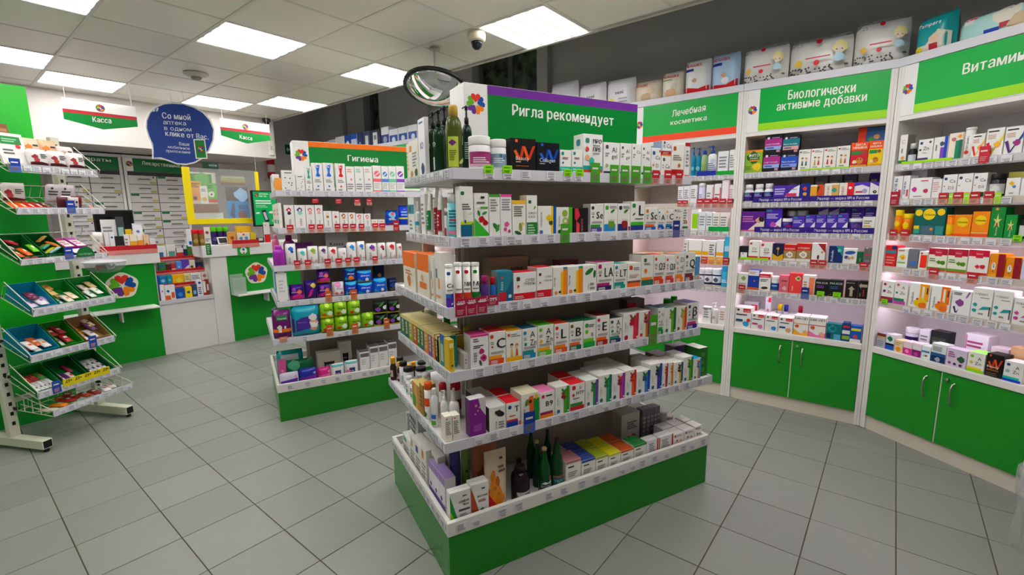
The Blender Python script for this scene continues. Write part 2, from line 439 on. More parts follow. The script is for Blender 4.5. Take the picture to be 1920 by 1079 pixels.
for c in LIGHTS:
    x, y = CX+CS*(c[0]+.5), CY+CS*(c[1]+.5)
    if x < XL+.2 or y < YB+.2: continue
    t = thing('ceiling_light', 'square white LED ceiling panel '+LW.get(c, 'behind the viewpoint, row %d place %d' % (c[1]+5, -c[0])), 'ceiling light', (x, y, CEIL-.002), 0, 'LED ceiling panels')
    put('frame', lfm, t); put('diffuser', ldm, t)
# ---------------------------------------------------------------- walls
wm = mat('b3b0a9', rough=.75, scale=14, bump=.08); wl = mat('cfc9c6', rough=.7, scale=14, bump=.05); TOP = 3.42
WIN = [(3.17, 4.16), (5.96, 6.44)]; ZS = 2.5
wr = MB(); y0 = YB
for a, b in WIN: wr.box((XR, y0, 0), (XR+.2, a, TOP), wm); wr.box((XR, a, 0), (XR+.2, b, ZS), wm); y0 = b
wr.box((XR, y0, 0), (XR+.2, YF, TOP), wm)
structure('wall_right', wr)
structure('trim_1', MB().box((XR-.09, 2.99, 2.3), (XR, 3.13, TOP), wm, c=.004))
structure('trim_2', MB().box((XR-.09, 4.9, 2.3), (XR, 5.93, TOP), wm, c=.004))
structure('trim_3', MB().box((XR-.09, 6.9, 2.3), (XR, 7.34, TOP), wm, c=.004))
structure('ceiling_raised', MB().box((CX, YB, TOP), (XR+.2, YF, TOP+.08), mat('77746d', rough=.9)))
wfm = mat('5b5c58', rough=.5)
def pane_mat():
    m = bpy.data.materials.new('dim_window'); m.use_nodes = True; nt = m.node_tree; b = nt.nodes['Principled BSDF']
    tc = nt.nodes.new('ShaderNodeTexCoord'); n = nt.nodes.new('ShaderNodeTexNoise'); n.inputs['Scale'].default_value = 7; n.inputs['Detail'].default_value = 6
    r = nt.nodes.new('ShaderNodeValToRGB'); r.color_ramp.elements[0].color = lin('20261f'); r.color_ramp.elements[0].position = .35; r.color_ramp.elements[1].color = lin('5f6f58'); r.color_ramp.elements[1].position = .7
    nt.links.new(tc.outputs['Object'], n.inputs['Vector']); nt.links.new(n.outputs[0], r.inputs[0]); nt.links.new(r.outputs[0], b.inputs['Base Color'])
    b.inputs['Roughness'].default_value = .15; return m
pm = pane_mat()
for k, (a, b) in enumerate(WIN):
    w = MB(); xx = XR+.12
    for p, q in (((a, ZS), (b, ZS+.07)), ((a, TOP-.07), (b, TOP)), ((a, ZS+.07), (a+.06, TOP-.07)), ((b-.06, ZS+.07), (b, TOP-.07)), (((a+b)/2-.035, ZS+.07), ((a+b)/2+.035, TOP-.07))):
        w.box((xx, p[0], p[1]), (xx+.06, q[0], q[1]), wfm, c=.006)
    wo = structure('window_%d' % (k+1), w)
    for p, q in ((a+.06, (a+b)/2-.035), ((a+b)/2+.035, b-.06)): MB().box((xx+.03, p, ZS+.07), (xx+.04, q, TOP-.07), pm).build('pane', wo)
structure('wall_front', MB().box((XL, YF, 0), (XR+.2, YF+.1, TOP), wl))
structure('wall_left', MB().box((XL-.1, YB, 0), (XL, YF, CEIL+.1), wl))
structure('wall_back', MB().box((XL, YB-.1, 0), (XR+.2, YB, TOP), wl))
structure('wall_soffit', MB().box((-1.6, 6.91, 2.31), (CX, YF, CEIL+.02), wl, c=.004))
# green partition behind the wire rack
def green_poster():
    m = bpy.data.materials.new('green_panel'); m.use_nodes = True; nt = m.node_tree; b = nt.nodes['Principled BSDF']
    tc = nt.nodes.new('ShaderNodeTexCoord'); wv = nt.nodes.new('ShaderNodeTexWave'); wv.bands_direction = 'DIAGONAL'; wv.inputs['Scale'].default_value = .35; wv.inputs['Distortion'].default_value = 2.5; wv.inputs['Detail Scale'].default_value = .6
    r = nt.nodes.new('ShaderNodeValToRGB'); e = r.color_ramp.elements; e[0].color = lin('0b9a35'); e[0].position = .45; e[1].color = lin('22c02c'); e[1].position = .95
    nt.links.new(tc.outputs['Object'], wv.inputs['Vector']); nt.links.new(wv.outputs[0], r.inputs[0]); nt.links.new(r.outputs[0], b.inputs['Base Color'])
    b.inputs['Roughness'].default_value = .3; return m
structure('wall_partition', MB().box((-1.9, 4.92, 0), (.585, 4.97, 2.45), mat('dcdcd8'), faces={'front': green_poster()}))
# ---------------------------------------------------------------- things hung from the ceiling
GREEN = '067c35'; WHITE = 'e9e7e4'; RED = 'b3202c'
bubF = Frame((0, 5.9, 0), 0)
def bubble():
    fr = bubF; pts = [(322.5, 192), (344, 193.5), (364, 200), (382, 210), (395, 225), (402.5, 243), (401, 263), (393, 283), (381, 297), (366, 306), (350, 309.5), (332, 308.5), (315, 302), (300, 297.3), (286, 297.8), (286, 285), (285, 272), (278, 257), (273, 240), (273.5, 225), (280, 210), (292, 199), (306, 193.5)]
    P = [fr.at(*p) for p in pts]; cx = sum(p[0] for p in P)/len(P); cz = sum(p[1] for p in P)/len(P)
    o = fr.w(cx, 0, cz); t = thing('speech_bubble_sign', 'round blue speech-bubble sign with white rim hanging before the counter', 'sign', o, 0)
    L = [(x-cx, z-cz) for x, z in P]
    MB().slab(L, 0, .012, 'f0eff0').build('rim', t)
    b = MB(); b.slab([(x*.955, z*.955) for x, z in L], -.002, 0, '1f3f8c')
    f2 = Frame(o, 0)
    for s, a, c, cap in (('"', (287.5, 217), (297.5, 216), 14), ('Со мной', (304, 222), (357.5, 226), 11), ('аптека', (306, 233), (349, 235.5), 8), ('в одном', (308, 244), (359, 247), 8), ('клике от Вас.', (310, 254.5), (391, 262), 9.5), ('Ваше', (336, 272.5), (355, 274), 6), ('мобильное', (315, 278), (356, 281.5), 5.5), ('приложение', (311.5, 285.5), (357, 288.5), 5.5)):
        fr_text(b, f2, s, a, c, cap, 'e8ecf4', 0 if cap < 9 else 1, 0, .0035)
    ph = [f2.at(*p) for p in ((362, 261), (384, 261.5), (389, 298), (367, 298))]
    mid = (sum(p[0] for p in ph)/4, sum(p[1] for p in ph)/4)
    b.poly([(x, -.0035, z) for x, z in ph], 'f3f3f3'); b.poly([(mid[0]+(x-mid[0])*.82, -.0045, mid[1]+(z-mid[1])*.9) for x, z in ph], '1f7a33')
    printing(b, [('o', .5, .5, .28, '2c2c30'), ('f', .5, .5, .25)], Flat(mid[0]-.06, mid[1]-.06, .12, .12, -.0045), .12, .12)
    b.build('face', t)
    for px in (322, 345):
        x, z = f2.at(px, 193); MB().tube([(x, .006, z-.005), (x, .006, CEIL-o.z)], .0012, 'c9c9c9', 4).build('hanging_wire', t)
bubble()
def kassa(tag, pts, band, txt, logo, Y):
    tail = band[3]; fr = Frame((0, Y, 0), 0); P = [fr.at(*p) for p in pts]; x0, z1 = P[0]; x1, z0 = P[2]; cx = (x0+x1)/2; zb = fr.at(*tail)[1]
    o = fr.w(cx, 0, zb); f2 = Frame(o, 0); t = thing('cash_desk_sign', tag, 'sign', o, 0, 'hanging cash desk signs')
    g = [f2.at(*p) for p in band]   # left top of red, right top of red, right bottom of green, tail, left bottom of green
    w0, w1 = g[0][0], g[1][0]; zt = f2.at(*pts[0])[1]
    hz_ = (g[0][1]+g[1][1])/2; bz = (g[2][1]+g[4][1])/2; rz = hz_-(hz_-bz)*.33
    MB().box((w0, 0, hz_), (w1, .004, hz_+(hz_-bz)*1.05), mat('dcdad8', rough=.2), c=.001).build('clear_header', t)
    b = MB(); b.slab([(w0, rz), (w0, bz), ((w0+w1)/2, 0), (w1, bz), (w1, rz)], -.001, .005, GREEN); b.build('green_arrow', t)
    b = MB(); b.slab([(w0, hz_), (w0, rz), (w1, rz), (w1, hz_)], -.001, .005, 'a8323a'); b.build('red_stripe', t)
    b = MB(); fr_text(b, f2, 'Касса', *txt, WHITE, 1, 0, .003)
    lx, lz = f2.at(*logo); r = .035
    printing(b, [('o', .5, .5, .5, '6b5138'), ('f', .5, .5, .44)], Flat(lx-r, lz-r, 2*r, 2*r), 2*r, 2*r); b.build('lettering', t)
    for x in (w0+.03, w1-.03): MB().tube([(x, .002, hz_+(hz_-bz)), (x, .002, CEIL-o.z)], .0012, 'd0d0d0', 4).build('hanging_wire', t)
kassa('green and red cash desk arrow hanging left of the blue bubble', [(115, 186), (255, 205), (258, 241)], [(117, 204), (256, 219), (258, 238), (193, 243), (120, 223)], ((174, 228.5), (209, 231.5), 9.5), (188, 203), 6.22)
kassa('green and red cash desk arrow hanging right of the blue bubble', [(412, 223), (505, 235), (507, 268)], [(413, 236), (506, 251), (507, 266), (466, 269.5), (413, 251)], ((449.5, 260), (473, 263.5), 7), (460, 238), 6.22)
# convex mirror on a pole
def mirror():
    x, y = 2.763, 3.005; c = hit(813, 165, (0, y, 0), (0, 1, 0)); z = c.z
    t = thing('convex_mirror', 'round convex security mirror with black rim on a ceiling pole', 'mirror', (x, y, z))
    r = .25; n = Vector((-.317, -.146, -.94)).normalized()
    q = n.to_track_quat('Z', 'Y').to_matrix()
    def T(mb):
        mb.v = [tuple(q @ Vector(p)) for p in mb.v]; return mb
    ch = mat('d8dadc', rough=.03, metal=1.0, var=0)
    pr = [(r*sin(a)/sin(.8), .10*(cos(a)-cos(.8))/(1-cos(.8))) for a in [.8*i/12 for i in range(12, -1, -1)]]
    pr[-1] = (.0005, pr[-1][1]); m = MB().lathe(pr, ch, 40); T(m).build('mirror_face', t)
    m = MB().lathe([(r*.9, -.03), (r+.012, -.018), (r+.016, .0), (r+.01, .012), (r-.006, .008)], '18181a', 40); T(m).build('rim', t)
    m = MB().tube([(0, 0, -.02), (0, 0, CEIL-z-.02)], .013, 'cbc7bd', 10); m.v = [(a, b, max(-.0, c_)) for a, b, c_ in m.v]; m.build('pole', t)
    MB().lathe([(.045, CEIL-z-.012), (.045, CEIL-z-.003), (.03, CEIL-z)], 'cbc7bd', 16).build('flange', t)
mirror()
def dome(label, x, y, r, ring, ball):
    t = thing('dome_camera', label, 'camera', (x, y, CEIL))
    MB().lathe([(r*.72, -r*.95), (r*.95, -r*.8), (r, -r*.35), (r*.97, 0)], ring, 24).build('housing', t)
    MB().lathe([(.002, -r*1.75), (r*.3, -r*1.68), (r*.52, -r*1.42), (r*.6, -r*1.1), (r*.6, -r*.9)], mat(ball, rough=.06), 20).build('lens_dome', t)
dome('white dome security camera with dark lens by the ceiling light', 2.735, 2.52, .068, 'd6cdb8', '1c1f24')
dome('small black dome camera at the far end of the ceiling', 3.15, 6.86, .05, '3a3a3c', '101012')
t = thing('smoke_detector', 'round white smoke detector on the ceiling before the bubble sign', 'smoke detector', (1.773, 5.186, CEIL))
MB().lathe([(.05, -.032), (.085, -.022), (.1, -.008), (.1, 0)], 'c9c7ba', 24).build('base', t)
MB().lathe([(.03, -.055), (.042, -.045), (.042, -.03)], '8f8c80', 18).build('sensor', t)
# ---------------------------------------------------------------- price tags and promo flags shared by all shelves
LAV = 'd4d0da'
def tag_meshes():
    out = []
    for k in range(4):
        b = MB(); b.box((-.0225, -.0012, -.017), (.0225, 0, .017), 'e3e1e6')
        printing(b, [('l', .1, .58, .9, .92, 2, '85828f'), ('l', .12, .24, .88, .5, 2, '9a98a4'), ('r', .3, .07, .8, .15, '62606c')][k % 2:] if k < 3 else [('l', .08, .1, .92, .9, 4, '8f8d9a')], Flat(-.0225, -.017, .045, .034, -.0012), .045, .034)
        out.append(b.mesh('price_tag'))
    return out
TAGS = tag_meshes(); FLAGS = {}
def flag_mesh(col, w, h, tail):
    k = (col, round(w, 3), round(h, 3), tail)
    if k not in FLAGS:
        b = MB(); b.box((-w/2, -.002, h*(.0 if not tail else .45)), (w/2, 0, h), col, c=.0008)
        if tail: b.box((-w/2, -.0022, 0), (w/2, -.0002, h*.45), tail)
        dark = col not in ('8fdc2a', 'a6d92e')
        printing(b, [('l', .15, .62, .85, .8, 1, 'e6dcdc' if dark else '4d7a1a'), ('l', .15, .1, .85, .4, 3, '7d6a66' if tail else ('c98f8f' if dark else '5c8a22'))], Flat(-w/2, 0, w, h, -.0022), w, h)
        FLAGS[k] = b.mesh('promo_tag')
    return FLAGS[k]
def tags_on(shelf, fr, z, off, xs=None, every=None, span=None, hh=.021):
    """price tags on the rail of a shelf; fr is given in room space, the shelf's parent chain has no offset but fr's"""
    if every:
        x, b = span; xs2 = []
        while x < b: xs2.append(x+RND.uniform(-.004, .004)); x += every
    else: xs2 = [fr.sx(px, z-hh, off) for px in xs]
    for x in xs2:
        put('price_tag', TAGS[RND.randrange(4)], shelf, fr.w(x, off-.0015, z-hh+RND.uniform(-.001, .001)), fr.r)
def flags_on(shelf, fr, z, off, specs):
    for px, w, y0, y1, col, tail in specs:
        x, zt = fr.at(px, y0, off-.004); zb = fr.at(px, y1, off-.004)[1]; x1 = fr.at(px+w, y0, off-.004)[0]
        put('promo_tag', flag_mesh(col, x1-x, zt-zb, tail), shelf, fr.w((x+x1)/2, off-.004, zb), fr.r)
# ---------------------------------------------------------------- the two shelving islands
LV = [(1.701, .112), (1.432, .108), (1.163, .052), (.900, .054), (.634, .002)]
BASEZ = .288; PLY = 'd8d5d2'; SPINE = mat('a59c92', rough=.55); RAIL = mat('d3d0d8', rough=.22)
PLG = mat('287f29', rough=.22, var=.04)
def island(O, th, label, stripe, text, textpx, logopx):
    """room-space parts hang under an Empty at the corner; returns frames and shelves"""
    t = thing('display_island', label, 'display stand', (0, 0, 0)); F = Frame(O, th); L, W = GL_, GW_
    Sd = Frame(F.w(0, W), th-pi/2)
    def part(name, mb, par=t): return mb.bake(F).build(name, par)
    part('plinth_panel', MB().box((.004, .004, 0), (L-.004, .022, .226), PLG, c=.001))
    part('plinth_panel', MB().box((.004, W-.022, 0), (L-.004, W-.004, .226), PLG, c=.001))
    for x in (.004, L-.022):
        part('plinth_panel', MB().box((x, .022, 0), (x+.018, W*.62, .226), PLG, c=.001))
        part('plinth_panel', MB().box((x, W*.62+.001, 0), (x+.018, W-.022, .226), PLG, c=.001))
    b = MB().box((.02, .02, .222), (L-.02, W-.02, .238), PLY)
    for a, c in (((0, 0), (L, .02)), ((0, W-.02), (L, W)), ((0, .02), (.02, W-.02)), ((L-.02, .02), (L, W-.02))): b.box((*a, .226), (*c, BASEZ), 'e2dfdb', c=.002)
    base = part('base_tray', b); 
    part('spine_panel', MB().box((.273, .3525, .238), (L-.273, .5175, 1.72), SPINE, c=.002))
    for x in (.262, L-.282):
        for y in (.40, .455): part('shelf_upright', MB().box((x, y, .3), (x+.02, y+.012, 1.69), 'cfccc6'))
    part('header', MB().box((.271, .3525, 1.72), (L-.271, .5175, 2.089), 'f0eeec', c=.002))
    b = MB(); b.box((.386, .350, 1.74), (L-.273, .3525, 2.048), mat(GREEN, rough=.3)); b.box((.386, .350, 2.048), (L-.273, .3525, 2.087), mat(stripe, rough=.3))
    sgn = part('header_sign', b); b = MB()
    fr_text(b, F, text, *textpx, 'f4f3f0', 1, .350, .001); b.bake(F).build('lettering', sgn); b = MB(); lx, lz = F.at(*logopx, .3525)
    printing(b, [('f', .5, .5, .5)], Flat(lx-.048, lz-.048, .096, .096, .3525), .096, .096); b.bake(F).build('emblem', t)
    sh = []
    for z, d in LV:
        b = MB(); zb = z-.044; zt = z-.009
        for a, c in (((d+.003, d+.003), (L-d-.003, .3525)), ((d+.003, .5175), (L-d-.003, W-d-.003)), ((d+.003, .3525), (.273, .5175)), ((L-.273, .3525), (L-d-.003, .5175))): b.box((*a, zb+.006), (*c, zt), PLY)
        s = part('shelf', b); b = MB()
        for a, c in (((d-.002, d-.002), (L-d+.002, d+.002)), ((d-.002, W-d-.002), (L-d+.002, W-d+.002)), ((d-.002, d+.002), (d+.002, W-d-.002)), ((L-d-.002, d+.002), (L-d+.002, W-d-.002))): b.box((*a, zb), (*c, z), RAIL, c=.0012)
        b.bake(F).build('price_rail', s); sh.append(s)
    return t, F, Sd, sh, base
I1, F1, S1, SH1, BS1 = island(O1, TH1, 'tall white and green display island with a purple header stripe', '6f3390', 'Ригла рекомендует', ((960, 216), (1150, 236), 20.5), (892, 195))
I2, F2, S2, SH2, BS2 = island(O2, TH2, 'white and green display island lettered Гигиена, with an orange stripe', 'ee7a1c', 'Гигиена', ((652, 302), (709, 305), 11), (564.5, 291))
for i, xs in enumerate(([917, 952, 986, 1033, 1064, 1084, 1118, 1205], [873, 907, 934, 958, 972, 1003, 1032, 1090, 1120, 1150, 1172, 1195, 1213, 1240, 1255, 1278], [863, 883, 901, 921, 945, 964, 988, 1020, 1057, 1075, 1101, 1133, 1168, 1186, 1215, 1242, 1262, 1281, 1297], [899, 935, 965, 997, 1028, 1055, 1074, 1102, 1127, 1156, 1184, 1208, 1242, 1258, 1281, 1296], [898, 927, 963, 1028, 1056, 1080, 1109, 1135, 1159, 1179, 1204, 1228, 1250, 1269, 1288, 1313])):
    z, d = LV[i]; tags_on(SH1[i], F1, z, d-.002, xs)
    tags_on(SH1[i], S1, z, d-.002, every=.056, span=(d+.03, GW_-d-.02))
tags_on(BS1, F1, BASEZ, 0, [865, 893, 942, 973, 1030, 1058, 1091, 1118, 1132, 1167, 1186, 1204, 1228, 1249, 1281, 1297, 1318], hh=.03)
tags_on(BS1, S1, BASEZ, 0, every=.06, span=(.04, GW_-.05), hh=.03)
G1, R1, O1c = '4f9a2e', 'b8252f', 'c9918a'
flags_on(SH1[0], F1, LV[0][0], LV[0][1], [(1108, 17, 305, 342, G1, G1), (1144, 16, 309, 342, G1, G1), (1164, 16, 310, 344, G1, G1), (1184, 17, 311, 344, G1, G1), (1206, 16, 312, 345, G1, G1), (1223, 14, 319, 346, R1, O1c), (1246, 14, 319, 347, R1, O1c), (1267, 13, 319, 347, R1, O1c), (907, 18, 309, 325, '8fdc2a', ''), (942, 18, 310, 325, '8fdc2a', ''), (1057, 15, 317, 330, '8fdc2a', ''), (1079, 15, 317, 330, '8fdc2a', '')])
flags_on(SH1[1], F1, LV[1][0], LV[1][1], [(1051, 17, 420, 456, G1, G1), (1262, 13, 414, 446, '27357f', '5a6aa8')])
flags_on(SH1[2], F1, LV[2][0], LV[2][1], [(853, 20, 562, 595, 'a31f45', ''), (874, 19, 560, 592, 'a31f45', ''), (894, 19, 557, 589, 'a31f45', ''), (914, 20, 555, 574, 'a31f45', '')])
flags_on(SH1[3], F1, LV[3][0], LV[3][1], [(1218, 15, 592, 649, G1, G1)])
flags_on(SH1[4], F1, LV[4][0], LV[4][1], [(982, 21, 775, 815, '1d3c8a', '4a64ad')])
b = MB()
for k, s in enumerate(('-50%', '-50%', '-40%', '-20%')):
    fr_text(b, F1, s, (855+k*20, 571.5-k*2.2), (871.5+k*20, 569.5-k*2.2), 6, 'f1e3e6', 1, LV[2][1]-.004, .004)
b.bake(F1).build('promo_lettering', SH1[2])
for i, xs in enumerate(([541, 561, 583, 612, 640, 659, 678, 692, 708, 724, 738, 755], [547, 568, 612, 617, 690], [595, 682, 722, 738], [557, 584, 639, 652, 686, 718, 740], [572, 637, 650, 690])):
    z, d = LV[i]; tags_on(SH2[i], F2, z, d-.002, xs); tags_on(SH2[i], S2, z, d-.002, every=.075, span=(d+.05, GW_-d-.03))
tags_on(BS2, F2, BASEZ, 0, [545, 577, 607, 634, 655, 684, 697, 710, 722], hh=.03)
R2, T2 = 'c22230', 'd89a86'
flags_on(SH2[1], F2, LV[1][0], LV[1][1], [(537, 13, 422, 438, R2, T2), (578, 12, 421, 437, R2, T2), (594, 12, 421, 437, R2, T2), (627, 11, 420, 436, R2, T2), (642, 11, 420, 436, R2, T2), (656, 11, 420, 435, R2, T2), (672, 11, 420, 435, R2, T2), (698, 11, 419, 434, R2, T2), (711, 11, 419, 434, R2, T2), (737, 11, 414, 434, 'a5222c', '')])
flags_on(SH2[2], F2, LV[2][0], LV[2][1], [(551, 12, 489, 506, R2, T2), (571, 12, 488, 505, R2, T2), (608, 12, 486, 503, R2, T2), (629, 12, 485, 501, R2, T2), (647, 11, 484, 500, R2, T2), (663, 11, 483, 499, R2, T2), (698, 10, 481, 496, R2, T2)])
OR = 'c9602a'
flags_on(SH2[3], F2, LV[3][0], LV[3][1], [(609, 13, 547, 567, OR, 'cf8456'), (657, 12, 544, 563, OR, 'cf8456')])
flags_on(SH2[4], F2, LV[4][0], LV[4][1], [(611, 13, 611, 632, OR, 'cf8456'), (659, 12, 607, 627, OR, 'cf8456'), (719, 11, 599, 618, OR, 'cf8456'), (524, 14, 633, 643, 'cf8a72', '')])
flags_on(SH2[0], F2, LV[0][0], LV[0][1], [(585, 12, 373, 381, R2, ''), (629, 11, 373, 382, R2, ''), (664, 11, 373, 386, R2, T2), (687, 10, 373, 385, R2, T2)])
# ---------------------------------------------------------------- wall cabinets
SHZ = [1.80, 1.581, 1.359, 1.147, .908]; CW = .897; LEDGE = .597; CTOP = 2.447
CGREEN = mat('278c2d', rough=.3); HGREEN = mat('00a848', rough=.35); CWHITE = mat('ebe6e3', rough=.4); INSIDE = mat('e9e6ea', rough=.5)
STEEL = mat('b9b4aa', rough=.3, metal=1.0); BEIGE = mat('dcc3a0', rough=.4); CLEAR = mat('e6e2e8', rough=.15, alpha=.3)
ledm = mat('e9e1fd', emit=STRIP_E, var=0); ledm2 = mat('e3d9ff', emit=STRIP_E*1.2, var=0)
def cabinet(O, th, label, stripe, lines, logopx, lit, depth=.42, doors=True):
    F = Frame(O, th); t = thing('wall_cabinet', label, 'cabinet', (0, 0, 0), group='wall cabinets')
    def part(name, mb, par=t): return mb.bake(F).build(name, par)
    w = CW
    for x in (0, w-.034):
        part('side_panel', MB().box((x, 0, .004), (x+.0168, depth, CTOP-.05), CWHITE, c=.001).box((x+.0174, 0, .004), (x+.034, depth, CTOP-.05), CWHITE, c=.001))
    part('back_panel', MB().box((.034, depth-.02, .1), (w-.034, depth, 2.4), INSIDE))
    part('plinth', MB().box((.034, .015, 0), (w-.034, .033, .098), 'ddd3c6'))
    part('ledge', MB().box((.034, -.012, .556), (w-.034, depth-.02, LEDGE), CWHITE, c=.003))
    m = w/2
    for k, (a, b) in enumerate(((.036, m-.004), (m+.004, w-.036))):
        d = part('door', MB().box((a, -.002, .103), (b, .016, .552), CGREEN, c=.0015))
        x = m-.075 if k == 0 else m+.07
        p = [(x, -.002, .37+.0), (x, -.02, .375), (x, -.03, .40), (x, -.034, .435), (x, -.03, .47), (x, -.02, .495), (x, -.002, .50)]
        MB().tube(p, .0055, STEEL, 8).bake(F).build('handle', d)
        if k: MB().lathe([(.009, 0), (.009, .012), (.006, .014)], STEEL, 14).build('lock', d, F.w(m+.035, -.002, .515), th).rotation_euler.x = pi/2
    part('door_gap_strip', MB().box((m-.0035, .002, .103), (m+.0035, .016, .552), 'cfd8c4'))
    for k, z in enumerate(SHZ):
        s = part('shelf', MB().box((.034, .012, z-.02), (w-.034, depth-.02, z), BEIGE if k else CWHITE, c=.001).box((.036, .0105, z-.036), (w-.036, .018, z-.001), BEIGE if k else CWHITE))
        b = MB().box((.036, .006, z-.046), (w-.036, .0085, z+.002), CLEAR); b.bake(F).build('price_rail', s)
        if lit and k >= lit: MB().box((.05, .06, z-.025), (w-.05, .072, z-.0205), ledm).bake(F).build('led_strip', s)
    sh = [c for c in t.children if c.name.startswith('shelf')]
    part('top_board', MB().box((.034, .0, 2.065), (w-.034, depth-.02, 2.092), CWHITE, c=.001))
    part('top_shelf', MB().box((0, .0, 2.398), (w, depth, 2.412), CWHITE).box((0, -.006, 2.396), (w, -.002, CTOP), 'dcd9e0', c=.001))
    h = part('header', MB().box((.034, .002, 2.094), (w-.034, .014, 2.396), 'f1eeee'))
    b = MB(); b.box((.112, .0, 2.1), (w-.036, .002, 2.394), HGREEN); b.box((.112, -.0006, 2.1), (w-.036, .0, 2.15), mat(stripe, rough=.35)); b.bake(F).build('header_sign', h)
    for s_, a, c, cap in lines: b = MB(); fr_text(b, F, s_, a, c, cap, 'f6f5ee', 1, 0, .001); b.bake(F).build('lettering', h)
    b = MB()
    lx, lz = F.at(*logopx, .002) if logopx else (.073, 2.26)
    printing(b, [('f', .5, .5, .5)], Flat(lx-.033, lz-.033, .066, .066, .002), .066, .066); b.bake(F).build('emblem', h)
    return t, F, sorted(sh, key=lambda o: -o.data.vertices[0].co.z)
TC = -pi/2
C2, FC2, SC2 = cabinet((3.97, .963, 0), TC, 'tall wall cabinet lettered Биологически активные добавки, standing at the corner', 'a4dc2c', [('Биологически', (1477, 187), (1604, 172.5), 17), ('активные добавки', (1456, 208), (1625, 189), 15)], (1411, 207), 2)
C1, FC1, SC1 = cabinet((3.97, 1.862, 0), TC, 'tall wall cabinet lettered Лечебная косметика, half hidden by the big island', 'f0522d', [('Лечебная', (1260, 219.5), (1323, 207.5), 12), ('косметика', (1257, 235), (1325, 225), 8.5)], (1199, 235), 1)
A3 = math.atan2(3.966-3.493, .042+.641); O3 = Vector((3.9685, .0645, 0))
C3, FC3, SC3 = cabinet(O3, TC-A3, 'tall angled wall cabinet lettered Витамины, at the right edge of the picture', 'a4dc2c', [('Витамины', (1804, 140), (1945, 105.5), 19)], (1702, 167), 2)
CX_ = []
for k in range(6):
    y = 1.862+.899*(k+1)
    c = cabinet((3.97, y, 0), TC, ['white wall cabinet just beyond the cosmetics cabinet, behind the big island', 'second white wall cabinet beyond the cosmetics one, behind the islands', 'third white wall cabinet beyond the cosmetics one, behind the hygiene island', 'fourth white wall cabinet beyond the cosmetics one, under the grey window wall', 'fifth white wall cabinet beyond the cosmetics one, under the window wall', 'last white wall cabinet at the far end of the window wall'][k], ['f0522d', '3b6fd0', '3b6fd0', 'f0a02d', 'a4dc2c', '3b6fd0'][k], [], None, 2)
    CX_.append(c)
# ---------------------------------------------------------------- counter
KW = mat('e8e4e4', rough=.4); KG = mat('1c8f2e', rough=.3); FK = Frame((0, 6.16, 0), 0); FKB = 6.16
def emblem(name, par, F, px, r, off):
    x, z = F.at(*px, off); b = MB()
    b.slab([(1.1*r*cos(2*pi*i/40)*(1+.05*cos(5*(2*pi*i/40-pi/2))), 1.1*r*sin(2*pi*i/40)*(1+.05*cos(5*(2*pi*i/40-pi/2)))) for i in range(40)], -.003, 0, 'e9e3d2')
    printing(b, [('f', .5, .5, .5)], Flat(-r, -r, 2*r, 2*r, -.003), 2*r, 2*r); return b.build(name, par, F.w(x, off, z), F.r)
kt = thing('counter', 'long white cash counter with green fronts along the far side', 'counter', (0, 0, 0))
def kp(name, mb, par=kt): return mb.build(name, par)
Y = FKB
def tabletop(x0, x1, z0, z1): return MB().box((x0, Y-.03, z0), (x1, Y+.55, z1), KW, c=.004)
kp('worktop', tabletop(.45, 1.552, 1.03, 1.165)); p = kp('green_front', MB().box((.47, Y, 0), (1.5, Y+.03, 1.03), KG, c=.001)); emblem('emblem', p, FK, (229.5, 536), .12, 0)
kp('white_front', MB().box((1.5, Y+.012, 0), (2.035, Y+.03, .565), KW, c=.001).box((1.5, Y-.006, .565), (2.045, Y+.55, .607), mat('c9c9cf', rough=.35), c=.002))
kp('pillar', MB().box((2.035, Y-.006, 0), (2.21, Y+.1, 1.045), KW, c=.002))
kp('worktop', tabletop(1.96, 3.25, 1.047, 1.182)); p = kp('green_front', MB().box((2.21, Y, 0), (3.23, Y+.03, 1.047), KG, c=.001)); emblem('emblem', p, FK, (481, 512.5), .118, 0)
kp('inner_wall', MB().box((.5, Y+.5, 0), (3.23, Y+.52, 1.04), KW))
kp('inner_wall', MB().box((1.5, Y+.03, .607), (1.515, Y+.5, 1.03), KW)); kp('inner_wall', MB().box((2.035, Y+.1, .607), (2.05, Y+.5, 1.04), KW))
TIER = [(.765, .10), (.91, .19), (1.055, .28)]
for k, (z, d) in enumerate(TIER):
    s = kp('display_step', MB().box((1.516, Y+d, z-.03), (2.034, Y+d+.2, z-.005), KW, c=.001))
    b = MB().box((1.518, Y+d-.004, z-.04), (2.03, Y+d, z+.012), 'b4222c', c=.001); printing(b, [('r', 0, .1, 1, .45, 'd88f88')], Flat(1.518, z-.04, .512, .052, Y+d-.004), .512, .052); b.build('red_price_rail', s)
for (x0, x1, z, bx) in ((.62, 1.46, .588, 1.15), (2.23, 2.95, .59, 2.6)):
    s = kp('bag_shelf', MB().box((x0, Y-.2, z-.018), (x1, Y, z), KW, c=.004)); MB().box((bx-.006, Y-.13, z-.13), (bx+.006, Y, z-.018), KW).build('bracket', s)
